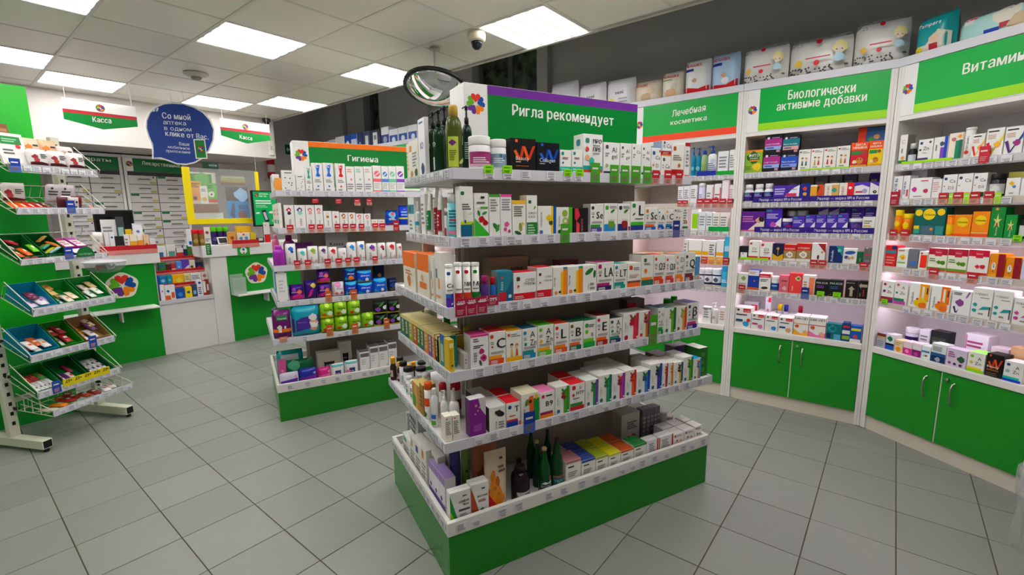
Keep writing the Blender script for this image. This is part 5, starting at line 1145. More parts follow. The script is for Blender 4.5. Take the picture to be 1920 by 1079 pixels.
r(884.5, 920, 906, 'c', 'e9e7e4', [('p', [(0, .95), (0, .2), (.4, 0), (.5, .1)], 'a8482a'), ('p', [(0, .2), (0, 0), (.5, 0)], 'e0a02a'), ('T', 'ФИТОЧАЙ', .34, .62, .1, K, .58), ('l', .4, .48, .9, .56, 2, 'b0503a'), ('b', .7, .16, .14, 'a3482a', 3), ('b', .6, .26, .12, '3f8a46', 5), ('l', .58, .82, .85, .88, 1, K)], 'white and rust tea carton', d=.05)
r(913, 956, 850, 'u', 'd9c6b0', [('p', [(0, 0), (.6, 0), (0, .5)], 'c92a36'), ('p', [(.1, .3), (.5, .05), (.8, .2), (.3, .7)], 'd98a2a'), ('e', .3, .6, .24, 1.3, 'c9782a'), ('e', .5, .5, .22, 1.6, 'b0652a'), ('o', .35, .4, .08, 'b0763a'), ('o', .5, .3, .07, 'b0763a'), ('l', .55, .62, .95, .76, 2, '6a6058'), ('r', .65, .84, .8, .88, '5a5048')], 'tall tan and red food pouch with pictured nuts', d=.06, back=.01)
r(888, 938, 838, 'u', 'b0705a', [('b', .4, .5, .25, '8a4a2a', 3), ('r', .5, .7, .9, .78, 'd0a898')], 'pinkish food pouch behind the tan one', d=.06, back=.1)
r(869, 890, 846, 'u', '7d9a5a', [('b', .5, .6, .2, '2f4a22', 3)], 'green food pouch at the back', d=.05, back=.13); r(850, 872, 850, 'u', '4a4a8a', [], 'violet food pouch at the back', d=.05, back=.14)
r(957, 994, 872, 'flip', '1c1414', [('r', .2, .02, .9, .5, 'dcdad6'), ('p', [(.2, .02), (.5, .02), (.2, .4)], '1f9a3a'), ('l', .5, .2, .85, .42, 3, K)], 'squat dark bottle with white label', cap='2a2020', lab='1c1414'); r(964, 982, 860, 'flip', '201616', [], 'dark bottle behind the squat one', cap='18120f', back=.09)
gl = dict(cap='c9b27a', glass=1)
r(1008, 1033, 839, 'glass', '0d4a22', [('r', .05, .1, .95, .62, '123a30'), ('o', .7, .78, .16, '1a5a3a'), ('o', .7, .78, .13, '9a3a4a'), ('p', [(.1, .44), (.35, .6), (.5, .5), (.7, .62), (.95, .46), (.9, .42)], 'e8ecec'), ('T', 'ЕССЕНТУ', .14, .24, .13, 'dfe8ea', .7), ('r', .05, 0, .95, .1, 'c9a46a')], 'green mineral water bottle with snowy peaks label', **gl)
r(998, 1016, 826, 'glass', '0f3f20', [('r', .05, .05, .95, .5, '24382e')], 'green mineral water bottle behind the peaks label one', cap='c9b27a', back=.07)
r(1033, 1058, 821, 'glass', '12401f', [('r', .1, .05, .9, .6, '2a5a5c'), ('r', .1, .5, .9, .62, '8a5a3a'), ('t', 'терем', .18, .24, .2, '8fd0e0', .66)], 'green mineral water bottle with blue lettered label', cap='3a3026')
for a, b, t in ((987, 1004, 806), (1018, 1034, 806)): r(a, b, t, 'glass', '12401f', [], 'unlabelled green bottle at the back', cap='2a261f', back=.15)
for a, b, t, c_, ds, rp in ((1058.5, 1089, 864, 'b5787d', 'small white carton with dusty pink top', 1), (1090, 1116, 862, '3a4f9a', 'small white carton with blue top', 2), (1116.5, 1140, 856, 'a8b52e', 'small white carton with lime top', 2), (1140.5, 1163, 851, 'e0d62a', 'small white carton with yellow top', 2), (1163.5, 1187, 844, 'd2622e', 'small white carton with orange top', 2), (1187.5, 1211, 834, '2a8a42', 'small white carton with green top', 1)):
    r(a, b, t, 'c', 'eeebe2', [('r', 0, .9, 1, 1, c_), ('l', .15, .72, .7, .82, 1, K), ('l', .15, .4, .8, .6, 3, GY), ('r', .15, .26, .7, .3, '4a4644'), ('b', .8, .06, .12, 'd0b090', 3)], ds, top=c_, d=.09, rep=rp)
for a, b, t, ds in ((1211.5, 1233, 826, 'white carton with a thin red edge'), (1234.5, 1261, 818, 'white carton with two red edges')): r(a, b, t, 'c', 'ecebea', [('r', .9, 0, 1, 1, 'c2242c'), ('l', .2, .3, .8, .85, 6, GY), ('b', .4, .1, .1, 'c98a3a', 3)]+([('r', 0, 0, .06, 1, 'c2242c')] if a > 1220 else []), ds, d=.05)
for a, b, t in ((1261.5, 1281.5, 814), (1282, 1301, 807), (1301.5, 1320, 799)): r(a, b, t, 'c', 'eeebe8', KID('c2402a', 'a83a2a'), 'white carton with tiny cartoon pair', top='e6e2de', d=.07, rep=2)
r(1164, 1198, 776, 'c', 'c9c3bd', [('r', 0, 0, 1, .06, '6a2028'), ('l', .3, .5, .9, .75, 4, '5a5054'), ('b', .4, .2, .16, 'b0482a', 4), ('b', .66, .26, .14, 'c04a2a', 6)], 'tall pale carton standing alone at the back', d=.08, back=.17, side='b0a8a2')
for k in range(5): r(1203+k*7, 1212+k*7, 770-k*2, 'c', '77757c', LN(4, 'a8a6ac'), 'grey blister card in a dark row', d=.05, back=.17+.0*k, gap=.002)
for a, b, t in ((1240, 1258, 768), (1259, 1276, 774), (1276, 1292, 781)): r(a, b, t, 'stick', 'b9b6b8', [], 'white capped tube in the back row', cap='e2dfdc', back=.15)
# ---------------------------------------------------------------- goods on the hygiene island
A2, B2 = rows(F2, S2, 'hygiene island', 'hygiene island')
r = A2[0]; s = B2[0]
s(505, 509, 318, 'c', 'e9e6e4', LN(3), 'white carton at the back corner', d=.05); s(509.5, 513, 325, 'c', 'dfe6ee', [('r', .2, .6, .8, .9, '9ab0c9')], 'pale blue carton', d=.05); s(513.5, 517, 333, 'c', 'e9a04a', [('r', 0, .8, 1, 1, 'efece6'), ('r', .2, .1, .8, .4, 'efe0c4')], 'orange carton at the corner', d=.05)
def spots(sd):
    q = random.Random(sd); return [('l', .2, .85, .9, .92, 1, K)]+[('o', q.uniform(.15, .85), q.uniform(.15, .75), .05, '2a2226') for _ in range(6)]+[('l', .2, .04, .8, .1, 1, GY)]
r(530.5, 555.5, 320, 'c', 'efedec', spots(1), 'larger white carton with dark spots', d=.05); r(556.5, 573, 328, 'c', 'efedec', spots(2), 'smaller white carton with dark spots', d=.05)
def lady(c): return [('o', .55, .9, .09, c), ('p', [(.3, .98), (.45, .84), (.62, .84), (.68, .98), (.75, .9), (.66, .74), (.62, .66), (.78, .56), (.62, .52), (.3, .55), (.45, .66), (.42, .76)], c), ('l', .2, .32, .85, .44, 2, GY), ('b', .5, .2, .1, c, 3), ('l', .2, .04, .8, .12, 1, GY)]
r(574, 587, 312.5, 'c', 'efecea', lady('2aa596'), 'white carton with turquoise lady figure', d=.05)
r(588, 607.5, 306, 'c', 'efecea', lady('1d6fd0'), 'white carton with blue lady figure', d=.05); r(608.5, 628, 306, 'c', 'efecea', lady('1d6fd0'), 'white carton with blue lady figure', d=.05)
r(631, 650, 307, 'c', 'efecea', lady('d81e3a'), 'white carton with red lady figure', d=.05)
for a, b, c_, n in ((651, 666.5, 'e8a08a', 'coral'), (667, 683.5, '8fd0c0', 'mint'), (684, 700, 'c9b0a0', 'beige')): r(a, b, 312.5, 'c', 'efebe8', [('l', .15, .75, .85, .92, 2, c_), ('b', .6, .5, .15, c_, 3), ('l', .1, .1, .85, .35, 3, GY)], 'white carton with faint %s print' % n, d=.05)
for a, b, c_, n in ((701, 716.5, 'e8707a', 'rose red'), (717, 730, '4a8ac9', 'blue'), (730.5, 744, '7ac9a8', 'mint green'), (744.5, 759.5, '8a4ab5', 'violet')): r(a, b, 311 if n == 'rose red' else 312, 'c', 'f0edea', [('o', .5, .7, .36, c_), ('p', [(.3, .62), (.8, .74), (.76, .78), (.26, .66)], 'f0edea'), ('r', 0, .4, 1, .52, c_), ('r', 0, 0, 1, .08, c_), ('l', .1, .14, .9, .36, 3, 'c9c4c0')], 'white carton with %s ball and stripe' % n, d=.05)
r = A2[1]; s = B2[1]
for k, (a, b, t) in enumerate(((510, 515, 384), (515, 521, 382), (521, 526, 380))): s(a, b, t, 'c', 'efebe2', [('r', .2, .2, .8, .35, '3a9a9a'), ('l', .2, .5, .8, .8, 2, 'd9b08a')], 'white carton with teal patch', d=.05)
KX = lambda c, c2, dark=K: [('b', .5, .8, .26, c, 3), ('b', .5, .66, .2, c2, 6), ('o', .5, .78, .12, 'efeaea'), ('t', 'otex', .62, .12, .26, dark, .45, 1)]
for a, b, t, c_, c2, n in ((531, 554, 385, 'c9263a', '3a2a4a', 'red and plum rings'), (554.5, 575, 385, '4a3a6a', '8ad0c0', 'plum and mint rings'), (575.5, 592, 385, 'e86a7a', 'f0a0a8', 'pink ornaments'), (592.5, 607.5, 385, 'e8606f', 'f0a8b0', 'rosy ornaments'), (608, 623.5, 396, 'dcd6d0', 'b0763a', 'brown ornament'), (624, 637.5, 396.5, 'e0dad6', 'c92a36', 'small red hearts'), (638, 653.5, 399, '8a5a3a', 'c9a06a', 'brown rosette'), (654, 667.5, 399, 'c95a3a', 'd98a6a', 'coral rosette'), (668, 682.5, 401, 'e0606f', 'f0b0b8', 'pink leaves'), (683, 696, 401, 'd9707a', 'e8b0a8', 'pale pink rosette')):
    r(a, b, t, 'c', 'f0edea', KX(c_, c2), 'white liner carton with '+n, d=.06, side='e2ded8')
for a, b, n in ((697, 709, 'first short white carton with red mark'), (709.5, 722, 'second short white carton with red mark')): r(a, b, 411.8, 'c', 'f0edea', [('l', .2, .6, .8, .75, 1, 'd0606a'), ('r', 0, 0, 1, .3, 'd9303a')], n, d=.05)
r(725, 749, 397, 's', '1c4fb0', [('b', .5, .78, .3, '7ac0e8', 3), ('b', .5, .84, .14, 'd04a4a', 5), ('l', .2, .4, .8, .56, 2, 'dfe8f4'), ('r', .1, .1, .9, .22, '9a2a46')], 'tall blue pack with sky motif', d=.06); r(749.5, 767, 388, 's', '1f3fc0', [('l', .2, .5, .9, .8, 2, 'a0c0f0'), ('r', 0, .36, 1, .44, 'd0d83a')], 'tall royal blue pack with yellow line', d=.06)
r(685, 701, 389, 'c', '6a5f5c', [('o', .5, .6, .2, 'b0a8a0'), ('T', 'М', .3, .3, .3, 'c9c0b8', .4)], 'dark brown carton at the back', back=.12, d=.05); r(607, 625, 387, 'c', '5a6a5a', [('r', .3, .4, .7, .8, '2a4a46')], 'grey-green carton at the back', back=.13, d=.05)
r = A2[2]; s = B2[2]
r(512, 534, 461, 'flip', '9a35a5', [], 'purple lotion bottle at the corner', cap='b04ab8', back=.0); s(508, 520, 440, 'flip', 'd9709a', [('r', .3, .3, .5, .8, '8a2a6a')], 'pink lotion bottle', cap='e08ab0', back=.03); r(535, 556, 441, 'flip', '6a1f52', [('r', .3, .3, .6, .7, '4a1238')], 'plum lotion bottle behind the packs', cap='7a2a62', back=.1)
pk = [(535, 558, 458, '2a6fc9', '1d4a9a', 'blue heart top'), (559.5, 578, 467, '4ab5b0', '7ad0c9', 'turquoise top'), (578.5, 599, 462.5, '8ab04a', 'b5c98a', 'green leaves'), (599.5, 617, 462.5, '5a3a6a', 'a08ab0', 'plum drop'), (617.5, 635, 464, 'c91f2e', 'd95a5a', 'red maple leaf'), (636, 653, 466, 'e0dcd8', 'b0a8b0', 'plain top'), (652.5, 671, 455, '2a8ad0', '6ab0e0', 'sky-blue ball'), (671.5, 687.5, 453, '3a7ad0', '5a9ae0', 'deep blue ball'), (688.5, 710, 457, '6a3a9a', 'd06ab0', 'violet and pink swirl'), (710.5, 726, 456, 'b02a46', '4a2a4a', 'crimson crescent'), (727, 745, 455, 'd0202e', 'e86a6a', 'bright red top'), (746, 756, 457.5, 'd84a4a', 'e89a9a', 'pale red top')]
for a, b, t, c_, c2, n in pk: r(a, b, t, 's', 'eeeae8', [('b', .52, .78, .26, c_, 3), ('b', .6, .64, .14, c2, 5), ('t', 'otex', .4, .1, .24, K, .5, 1), ('b', .75, .2, .16, 'e89ab0', 7)], 'white pad pack with '+n, d=.065, fin=.004, fincol='e6e0dc')
r(613, 655, 437, 'c', 'b9b6b6', [('T', 'Kotex', .18, .55, .17, K, .62), ('b', .86, .4, .16, '2a5a86', 4)], 'grey-white sign card lettered in black, behind the pads', d=.006, back=.17)
r(556, 590, 455, 'c', '5a1f62', [], 'dark purple carton behind the pads', back=.14, d=.05)
r = A2[3]; s = B2[3]
s(509, 520, 506, 'c', '2a8aa5', [('r', .3, .1, .6, .9, 'd0d8d8')], 'teal carton on the end', d=.06, back=.01)
r(521, 541.5, 509, 'c', 'e9e6e6', [('l', .2, .3, .8, .75, 4, 'c9c6c8'), ('r', 0, .96, .15, 1, '3a383c'), ('r', .85, .96, 1, 1, '3a383c'), ('r', 0, 0, .15, .05, '3a383c'), ('r', .85, 0, 1, .05, '3a383c')], 'tall blank white box with dark corner clips', d=.07, side='2f2d33')
PU = PACK('d02f8a', 'e86a3a', 'b04ac0', 'always', 'e8c0e0')
it = r(544.5, 572, 535, 's', '3f1f7d', PU, 'small purple pad pack', d=.09, fin=.003); r(572.5, 597, 527, 's', '3a1f72', [('b', .7, .75, .22, 'd9c06a', 3), ('p', [(.2, .1), (.5, .2), (.7, .6), (.45, .5)], 'c92a8a')], 'tall purple pad pack with gold', d=.09, fin=.003)
it = r(598, 623, 532, 's', '43207f', PU, 'lower purple pad pack of the stack', d=.09, fin=.0); r.on(it, it['h']*.95, desc='upper purple pad pack of the stack', ops=PU+[('r', 0, 0, 1, .16, 'e0922a')])
r(625, 648, 530, 's', 'eeeaea', [('b', .45, .85, .3, 'e89ac9', 3), ('T', 'always', .3, .52, .12, '3a3a7a', .55), ('b', .3, .24, .14, 'e86a5a', 5), ('b', .72, .26, .14, 'e0405a', 7)], 'white and pink pad pack', d=.09, fin=.003)
BL = [('p', [(.05, .95), (.95, .98), (.95, .8), (.5, .72), (.05, .82)], '3ab5e8'), ('T', 'always', .22, .5, .13, 'e8f0f8', .6), ('b', .62, .22, .14, 'e8eef8', 4), ('p', [(.05, .05), (.5, .1), (.05, .3)], '2a9ad0')]
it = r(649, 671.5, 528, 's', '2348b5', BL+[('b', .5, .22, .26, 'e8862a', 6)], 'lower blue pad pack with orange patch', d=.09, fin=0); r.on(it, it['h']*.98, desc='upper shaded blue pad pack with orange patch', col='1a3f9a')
it = r(672, 701, 530, 's', '1f52d0', BL, 'lower bright blue pad pack', d=.09, fin=0); r.on(it, it['h']*1.02, desc='upper bright blue pad pack', ops=BL+[('r', 0, 0, 1, .1, 'e0b02a')])
r(702, 727.5, 522, 's', '1d62d0', BL, 'single blue pad pack', d=.09, fin=.003); r(729, 747, 523, 's', '16204a', [('b', .5, .5, .3, '2a4a8a', 3), ('r', .2, .1, .9, .3, '5a5a3a')], 'navy pad pack', d=.09, fin=.003)
r(704, 722, 497, 'c', '16204a', [('o', .5, .6, .2, 'b0964a')], 'dark navy carton at the back', back=.14, d=.05)
r = A2[4]; s = B2[4]
s(507, 515, 590, 's', '4a2a86', [('b', .5, .8, .3, '8a2a7a', 3)], 'violet film pack on the end', d=.08, back=.02)
r(514, 549, 583, 's', '6a1f66', [('r', .2, .66, .8, .82, '1f7a46'), ('T', 'Depend', .28, .7, .12, 'f0f0f0', .46), ('r', .02, .24, .98, .36, 'ee7a2a'), ('b', .36, .42, .15, 'e8d8c8', 3), ('p', [(.28, .24), (.46, .24), (.42, .5), (.3, .5)], 'ece4dc'), ('r', .6, .36, .7, .46, 'e8e8f0'), ('r', .2, .02, .8, .08, 'c92a4a')], 'tall purple incontinence pack with orange band', d=.1, fin=0)
r(549.5, 603, 573, 's', '1f9ab0', [('p', [(.03, .6), (.97, .7), (.97, .34), (.5, .24), (.03, .14)], '4a2f8a'), ('b', .75, .62, .16, 'e6e0e0', 3), ('p', [(.62, .52), (.9, .5), (.92, .3), (.8, .16), (.64, .2)], 'd9a58a'), ('p', [(.6, .46), (.94, .44), (.86, .28), (.68, .28)], 'ecebea'), ('T', 'always', .2, .46, .07, 'a07ac0', .35)], 'big teal and violet incontinence pack', d=.1, fin=.004)
LM = [('b', .7, .36, .22, 'e8f0e0', 3), ('T', 'Naturella', .25, .55, .17, '2f5a1f', .6), ('b', .26, .26, .15, 'd0402e', 5), ('b', .5, .9, .2, 'd0ea6a', 8)]
for k, (a, b, tu, tl) in enumerate(((604, 629.5, 575, 598), (630.5, 655, 572, 594), (656, 680, 571, 592))):
    it = r(a, b, tl, 's', '93c72a', LM, 'lower lime pad pack, column %s' % NUM[k], d=.09, fin=0); r.on(it, it['h']*.98, desc='upper lime pad pack, column %s' % NUM[k], ops=LM+[('r', 0, 0, 1, .2, 'e8d82a')] if not k else LM)
r(681, 704, 588, 's', '93c72a', LM, 'single lime pad pack at the right', d=.09, fin=.002)
DK = [('b', .3, .4, .2, '8a4ab0', 3), ('b', .8, .5, .18, 'e8e4e8', 5), ('r', 0, 0, 1, .16, 'e8d82a'), ('e', .5, .7, .2, .6, '3f8a36')]
it = r(703.5, 729, 590, 's', '17201a', DK, 'lower black floral pad pack', d=.09, fin=0); r.on(it, it['h']*1.1, desc='upper black floral pad pack'); it = r(730, 753, 588, 's', '17241c', DK, 'lower black pad pack with lily', d=.09, fin=0); r.on(it, it['h']*1.15, desc='upper black pad pack with lily')
r = A2[5]; s = B2[5]
r(514, 574, 661, 's', '1f9a9a', [('r', .15, .6, .8, .9, 'd0dce0'), ('b', .5, .3, .16, '2f7d46', 3), ('b', .62, .3, .1, 'c94a5a', 5)], 'big teal wipe pack lying at the back', d=.12, back=.12, fin=.0)
r(530, 592, 676, 's', '1f6a4a', [('b', .4, .8, .2, '5ab08a', 3), ('r', .6, .3, .8, .6, 'd0dcd4')], 'green wipe pack lying before the teal one', d=.1, back=.06, fin=0)
r(519, 541, 676, 's', 'd0609a', [('b', .5, .6, .2, 'e89ac0', 3)], 'pink film pack standing upright', d=.05, back=.02, fin=.003)
LB = lambda c, c2: [('p', [(.05, .1), (.95, .3), (.95, .6), (.05, .5)], c), ('T', 'Libresse', .3, .2, .13, 'e8e4f4', .56), ('o', .85, .72, .08, c2)]
r(525, 561.5, 699, 's', 'd9d4e8', LB('5a2a9a', 'e8a0c0'), 'white and violet pad pack', d=.06, fin=0); r(562, 597, 692, 's', '2a2f9a', LB('7a2a9a', 'd0a0e0'), 'dark blue pad pack', d=.06, fin=0); r(597.5, 622, 690, 's', 'd02f86', LB('e86ab0', 'f0b0d0'), 'magenta pad pack', d=.06, fin=0)
BE = [('r', .3, .3, .72, .6, '3a2f6a'), ('T', 'bella', .34, .38, .11, 'e8e8f0', .34), ('b', .2, .2, .14, 'e8a0b0', 3), ('r', .05, .86, .95, .96, '5ab5b5')]
r(622, 647.5, 683, 's', 'eceaea', BE, 'white pad pack with navy badge', d=.06, fin=0); r(648.5, 674, 677, 's', 'eceaea', BE+[('b', .2, .4, .16, 'e87a9a', 5)], 'white pad pack with navy badge and pink side', d=.06, fin=0)
BB = [('p', [(.3, .62), (.7, .62), (.74, .7), (.7, .36), (.3, .36), (.26, .7)], '1c1a20'), ('T', 'bella', .36, .46, .08, 'e8e8ea', .28)]
r(598, 642, 660, 'c', 'c9c3b6', BB, 'wide grey-white box with black badge', back=.1, d=.08); r(637, 662, 640, 'c', 'cfcac2', BB, 'upright grey-white box with black badge', back=.16, d=.06)
for k, (a, b, t) in enumerate(((677, 695, 660), (696, 712, 650), (712.5, 729.5, 647), (730, 746, 642))): r(a, b, t, 'c', 'e9e7e6', [('r', .05, .78, .95, .94, '6a686c'), ('l', .1, .45, .8, .7, 3, 'c4c0c2'), ('p', [(.7, 0), (.76, 0), (.9, .3), (.84, .3)], '8a8a90')], 'tall grey-headed white carton', d=.06, rep=2, top='5f5d61')
# ---------------------------------------------------------------- goods in the wall cabinets
def crow(F, nm, g):
    out = []
    for n, z in zip(('top', 'second', 'third', 'fourth', 'fifth'), SHZ): out.append(Row(F, z+.0006, .014, "on %s's %s shelf" % (nm, n), 'goods in the '+g, d=.07))
    out.append(Row(F, LEDGE+.0006, .012, "on %s's ledge" % nm, 'goods in the '+g, d=.07)); out.append(Row(F, 2.4125, .014, 'on top of the '+nm, 'packs on top of the cabinets', d=.15)); return out
M_ = crow(FC2, 'corner cabinet', 'corner wall cabinet'); N_ = crow(FC3, 'angled cabinet', 'angled wall cabinet'); L_ = crow(FC1, 'cosmetics cabinet', 'cosmetics wall cabinet')
r = M_[0]
r(1393, 1428, 282, 'c', '8fb53a', [('r', 0, .9, 1, 1, 'f0922a'), ('b', .5, .68, .4, '1f5a2a', 3), ('T', 'ФИТО', .2, .7, .17, 'f0f0e0', .6), ('t', 'мушки', .28, .6, .11, 'f0f0e0', .5), ('r', .25, .5, .8, .56, 'e8862a'), ('b', .7, .24, .26, 'e8c83a', 5), ('l', .05, .1, .4, .3, 3, '5f8a2a')], 'green carton with orange top edge', top='f0922a')
def gradbox(c1, c2): return [('r', 0, .62, 1, .82, c1), ('r', 0, .34, 1, .62, c1), ('T', "Lady's formula" if c1[0] == 'a' else "Men's formula", .06, .48, .1, 'e8e0f0', .8), ('r', .02, .2, .95, .4, c2), ('l', .1, .24, .6, .36, 1, '3a4a8a'), ('o', .2, .86, .08, 'e0d8e0'), ('l', .4, .83, .95, .9, 1, 'b0a8b8'), ('r', .7, .05, .9, .18, 'c090a8')]
it = r(1429.5, 1461.5, 288, 'c', '16141c', gradbox('a82f86', '9ab0e0'), 'lower black carton with pink band'); r.on(it, it['h']*.96, desc='upper black carton with pink band', x=it['x']+.004)
it = r(1462.5, 1494.5, 288, 'c', '14161f', gradbox('2a52b5', '8a9ae0'), 'lower black carton with blue band'); r.on(it, it['h']*1.02, desc='upper black carton with teal band', ops=gradbox('1f7a86', 'e0a8a0'), x=it['x']+.004)
for k, (a, b, t) in enumerate(((1495, 1518, 281), (1518.5, 1541.5, 279), (1542, 1566.5, 277), (1567, 1591.5, 274))): r(a, b, t, 'c', 'efebe6', KID(['3a4a6a', 'c9a03a', 'c92f4a', 'd0803a'][k], ['2a6a6a', 'd0402a', 'c2262e', 'b0562a'][k]), 'white children\'s carton with %s marks' % ['navy', 'red and green', 'crimson', 'brown'][k])
MB_ = lambda: [('T', 'ВИТА', .26, .86, .15, 'f4efe0', .6), ('T', 'МИШКИ', .1, .74, .15, 'f4efe0', .84), ('r', .05, .5, .6, .64, '2f8a46'), ('o', .75, .58, .14, '8a5a4a'), ('b', .55, .24, .26, 'd0863a', 4), ('o', .45, .3, .04, '2a1a14'), ('o', .6, .3, .04, '2a1a14'), ('b', .25, .2, .14, 'f0d8c0', 6), ('r', 0, 0, 1, .08, 'e0a03a')]
r(1592.5, 1625, 267.5, 'c', 'c9203a', [('r', 0, .68, 1, 1, 'ee5a22')]+MB_(), 'red and orange carton with cartoon bear'); r(1625.5, 1660.5, 264, 'c', 'f0cf1e', [('r', 0, .68, 1, 1, 'ee5a22')]+MB_(), 'yellow and orange carton with cartoon bear')
r(1603, 1661, 236, 'c', '3a62a5', [('r', 0, 0, .3, 1, 'e0481e'), ('T', 'ВИТА', .2, .2, .1, 'f0e8d8', .6, 1), ('b', .5, .7, .12, '3f9a4a', 3), ('b', .7, .75, .12, 'd0a070', 5), ('b', .88, .4, .12, 'c9702a', 7), ('b', .78, .3, .1, 'e0b0c0', 9)], 'large blue and red picture carton behind', back=.085, d=.08)
def vio(pic='e0603a', c='4a2f9a'): return [('p', [(.1, 0), (1, 0), (1, .6)], 'eeeaf0'), ('l', .08, .55, .8, .78, 3, 'c9c0e8'), ('r', .08, .86, .4, .94, '3f9a8a'), ('b', .8, .18, .14, pic, 4)]
r = M_[1]
for k, (a, b, t) in enumerate(((1393, 1411, 347), (1412.5, 1430, 346), (1431, 1448, 345))): r(a, b, t, 'pill', 'e9e6ee', [('r', 0, 0, 1, 1, '2f2372'), ('l', .15, .5, .8, .8, 2, 'b0a8d8'), ('r', .2, .86, .6, .94, '4aa08a')], 'white capped jar with indigo label', cap='f0eef0')
r(1448.5, 1497.5, 348, 'c', '4f2f9f', [('p', [(.3, 0), (1, 0), (1, 1), (.75, .8)], 'eeebf0'), ('l', .05, .4, .45, .85, 3, 'c9c0ea'), ('r', .5, .3, .9, .5, 'c93a6a'), ('l', .5, .7, .95, .82, 2, '4a3a6a')], 'violet and white carton with pink patch')
r(1498.5, 1517, 345, 'c', '1c2a86', [('b', .5, .72, .26, 'd04a3a', 3), ('b', .5, .4, .22, 'e0a03a', 5), ('r', .3, .06, .7, .16, '3fa08a')], 'royal blue carton with red and yellow print')
for a, b, t, ops, ds in ((1517.5, 1543, 347, [('r', .5, 0, 1, 1, 'd0502a'), ('p', [(.2, .8), (.7, .9), (.5, .4), (.3, .5)], '3a2a1e'), ('r', 0, 0, .5, .9, 'e8a83a')], 'amber and orange carton'), (1544, 1571, 344, [('t', 'ТОПАЛИС', .34, .12, .16, 'b02a3a', .8, 1), ('r', .5, .1, 1, .9, 'e0b06a'), ('b', .7, .6, .2, '3f9a86', 3)], 'white and tan carton with red lettering'), (1571.5, 1599, 343, [('t', 'ЦИНКИТ', .34, .15, .18, 'c9203a', .7, 1), ('r', .55, 0, 1, 1, 'd8202e'), ('o', .75, .7, .12, 'f0e8e8')], 'white and red carton with red lettering')):
    r(a, b, t, 'c', 'efebe2', ops, ds)
r(1599.5, 1628.5, 342, 'c', 'efecf0', [('p', [(0, 1), (1, 1), (1, .7), (.5, .86), (0, .78)], '5a3ab0'), ('r', .1, .4, .6, .5, 'c93a5a'), ('b', .7, .5, .2, 'b0a8c8', 3)], 'white carton with violet arc'); r(1629, 1649, 342, 'c', 'efecf0', [('p', [(0, 1), (1, 1), (1, .75), (.4, .9)], '5a3ab0'), ('b', .6, .45, .26, '1c1a1e', 3), ('b', .6, .45, .1, 'c9d04a', 5), ('p', [(0, 0), (1, 0), (1, .16)], '4f2fa5')], 'white carton with black flower')
for k, (a, b) in enumerate(((1474, 1498), (1499, 1523), (1525, 1549), (1551, 1576), (1578, 1603), (1605, 1626), (1627, 1653))): r(a, b, 333-k*1.6, 'c', ['8a8486', '8a7a6a', '7d7a80', '77767c', '5f5a78', 'b9b4b8', '4a2f8f'][k], LN(3, 'b0a8a8'), ['grey carton', 'tan-grey carton', 'slate carton', 'dark grey carton', 'violet-grey carton', 'pale grey carton', 'deep violet carton'][k]+' at the back', back=.15)
r = M_[2]
r(1388, 1432, 397, 'c', '5a2286', [('p', [(.25, 0), (1, 0), (1, .7), (.75, .5)], 'e8d8c9'), ('b', .76, .56, .14, 'd9a58a', 3), ('b', .88, .6, .13, '221a1e', 5), ('l', .06, .45, .6, .8, 3, 'c97ab8'), ('r', 0, 0, 1, .07, 'd05a9a')], 'violet carton with a dark-haired woman')
r(1433, 1471, 391, 'c', '4a2aa8', vio('d04aa0')+[('b', .5, .3, .2, 'c95ab8', 6)], 'tall violet carton with pink flower', back=.012)
VI = [(1481, 1507, 406, '9a8ab0'), (1507.5, 1527, 403, 'd8603a'), (1527.5, 1547, 403, 'd04a6a'), (1547.5, 1567, 403, 'e0a02a'), (1567.5, 1589, 402, 'e8c01e')]
for k, (a, b, t, c_) in enumerate(VI): r(a, b, t, 'c', '4f33a8', vio(c_), 'violet and white carton with %s picture' % ['grey', 'orange', 'crimson', 'amber', 'yellow'][k])
r(1462, 1481, 410, 'jar', '3f2a86', [('b', .7, .4, .25, 'b0205a', 3)], 'white lidded jar with cherry label', cap='f2f0f4', back=.0); r(1590, 1613, 410, 'jar', '3a2782', [('b', .6, .5, .25, '6a4a8a', 3)], 'white lidded jar with plum label', cap='f2f0f4', back=.0)
r(1614.5, 1644, 407, 'c', 'efecea', [('l', .1, .55, .8, .8, 2, '8a8a6a'), ('r', .05, .4, .7, .46, 'e0a83a'), ('b', .85, .2, .14, 'e8b02a', 3)], 'white carton with yellow line')
for k, (a, b, t) in enumerate(((1475, 1491, 396), (1492, 1511, 395))): r(a, b, t, 'jar', '3f2a86', [], 'white lidded jar in the back row', cap='f2f0f4', back=.1)
for k, (a, b, t) in enumerate(((1531, 1550, 389), (1551, 1570, 389), (1571, 1591, 389), (1592, 1617, 389), (1618, 1646, 388))): r(a, b, t, 'c', 'e6e0f0' if k < 2 else '4a2da5', vio() if k > 1 else [('l', .1, .3, .9, .5, 1, '6a4ab0'), ('p', [(0, .8), (1, .96), (1, 1), (0, 1)], '5a3ab0')], ('violet-arced white carton' if k < 2 else 'violet carton')+' at the back', back=.1)
r = M_[3]
r(1386, 1402, 462, 'c', '1a1a22', [('r', .1, .08, .9, .5, 'e8e6ea'), ('o', .4, .4, .08, 'a0202e')], 'small black carton with white label')
OM = lambda: [('o', .2, .85, .12, 'b02030'), ('t', 'Ω3', .35, .5, .24, K, .5), ('l', .3, .36, .8, .46, 1, GY), ('r', 0, 0, .9, .16, 'c9202c')]
r(1402.5, 1423, 452, 'c', 'efebe6', OM(), 'white carton lettered Ω3, plain top'); r(1423.5, 1447, 455, 'c', 'efebe6', OM()+[('t', '60%', .4, .3, .12, 'c96a6a', .4)], 'white carton lettered Ω3, pink top', top='e86a8a')
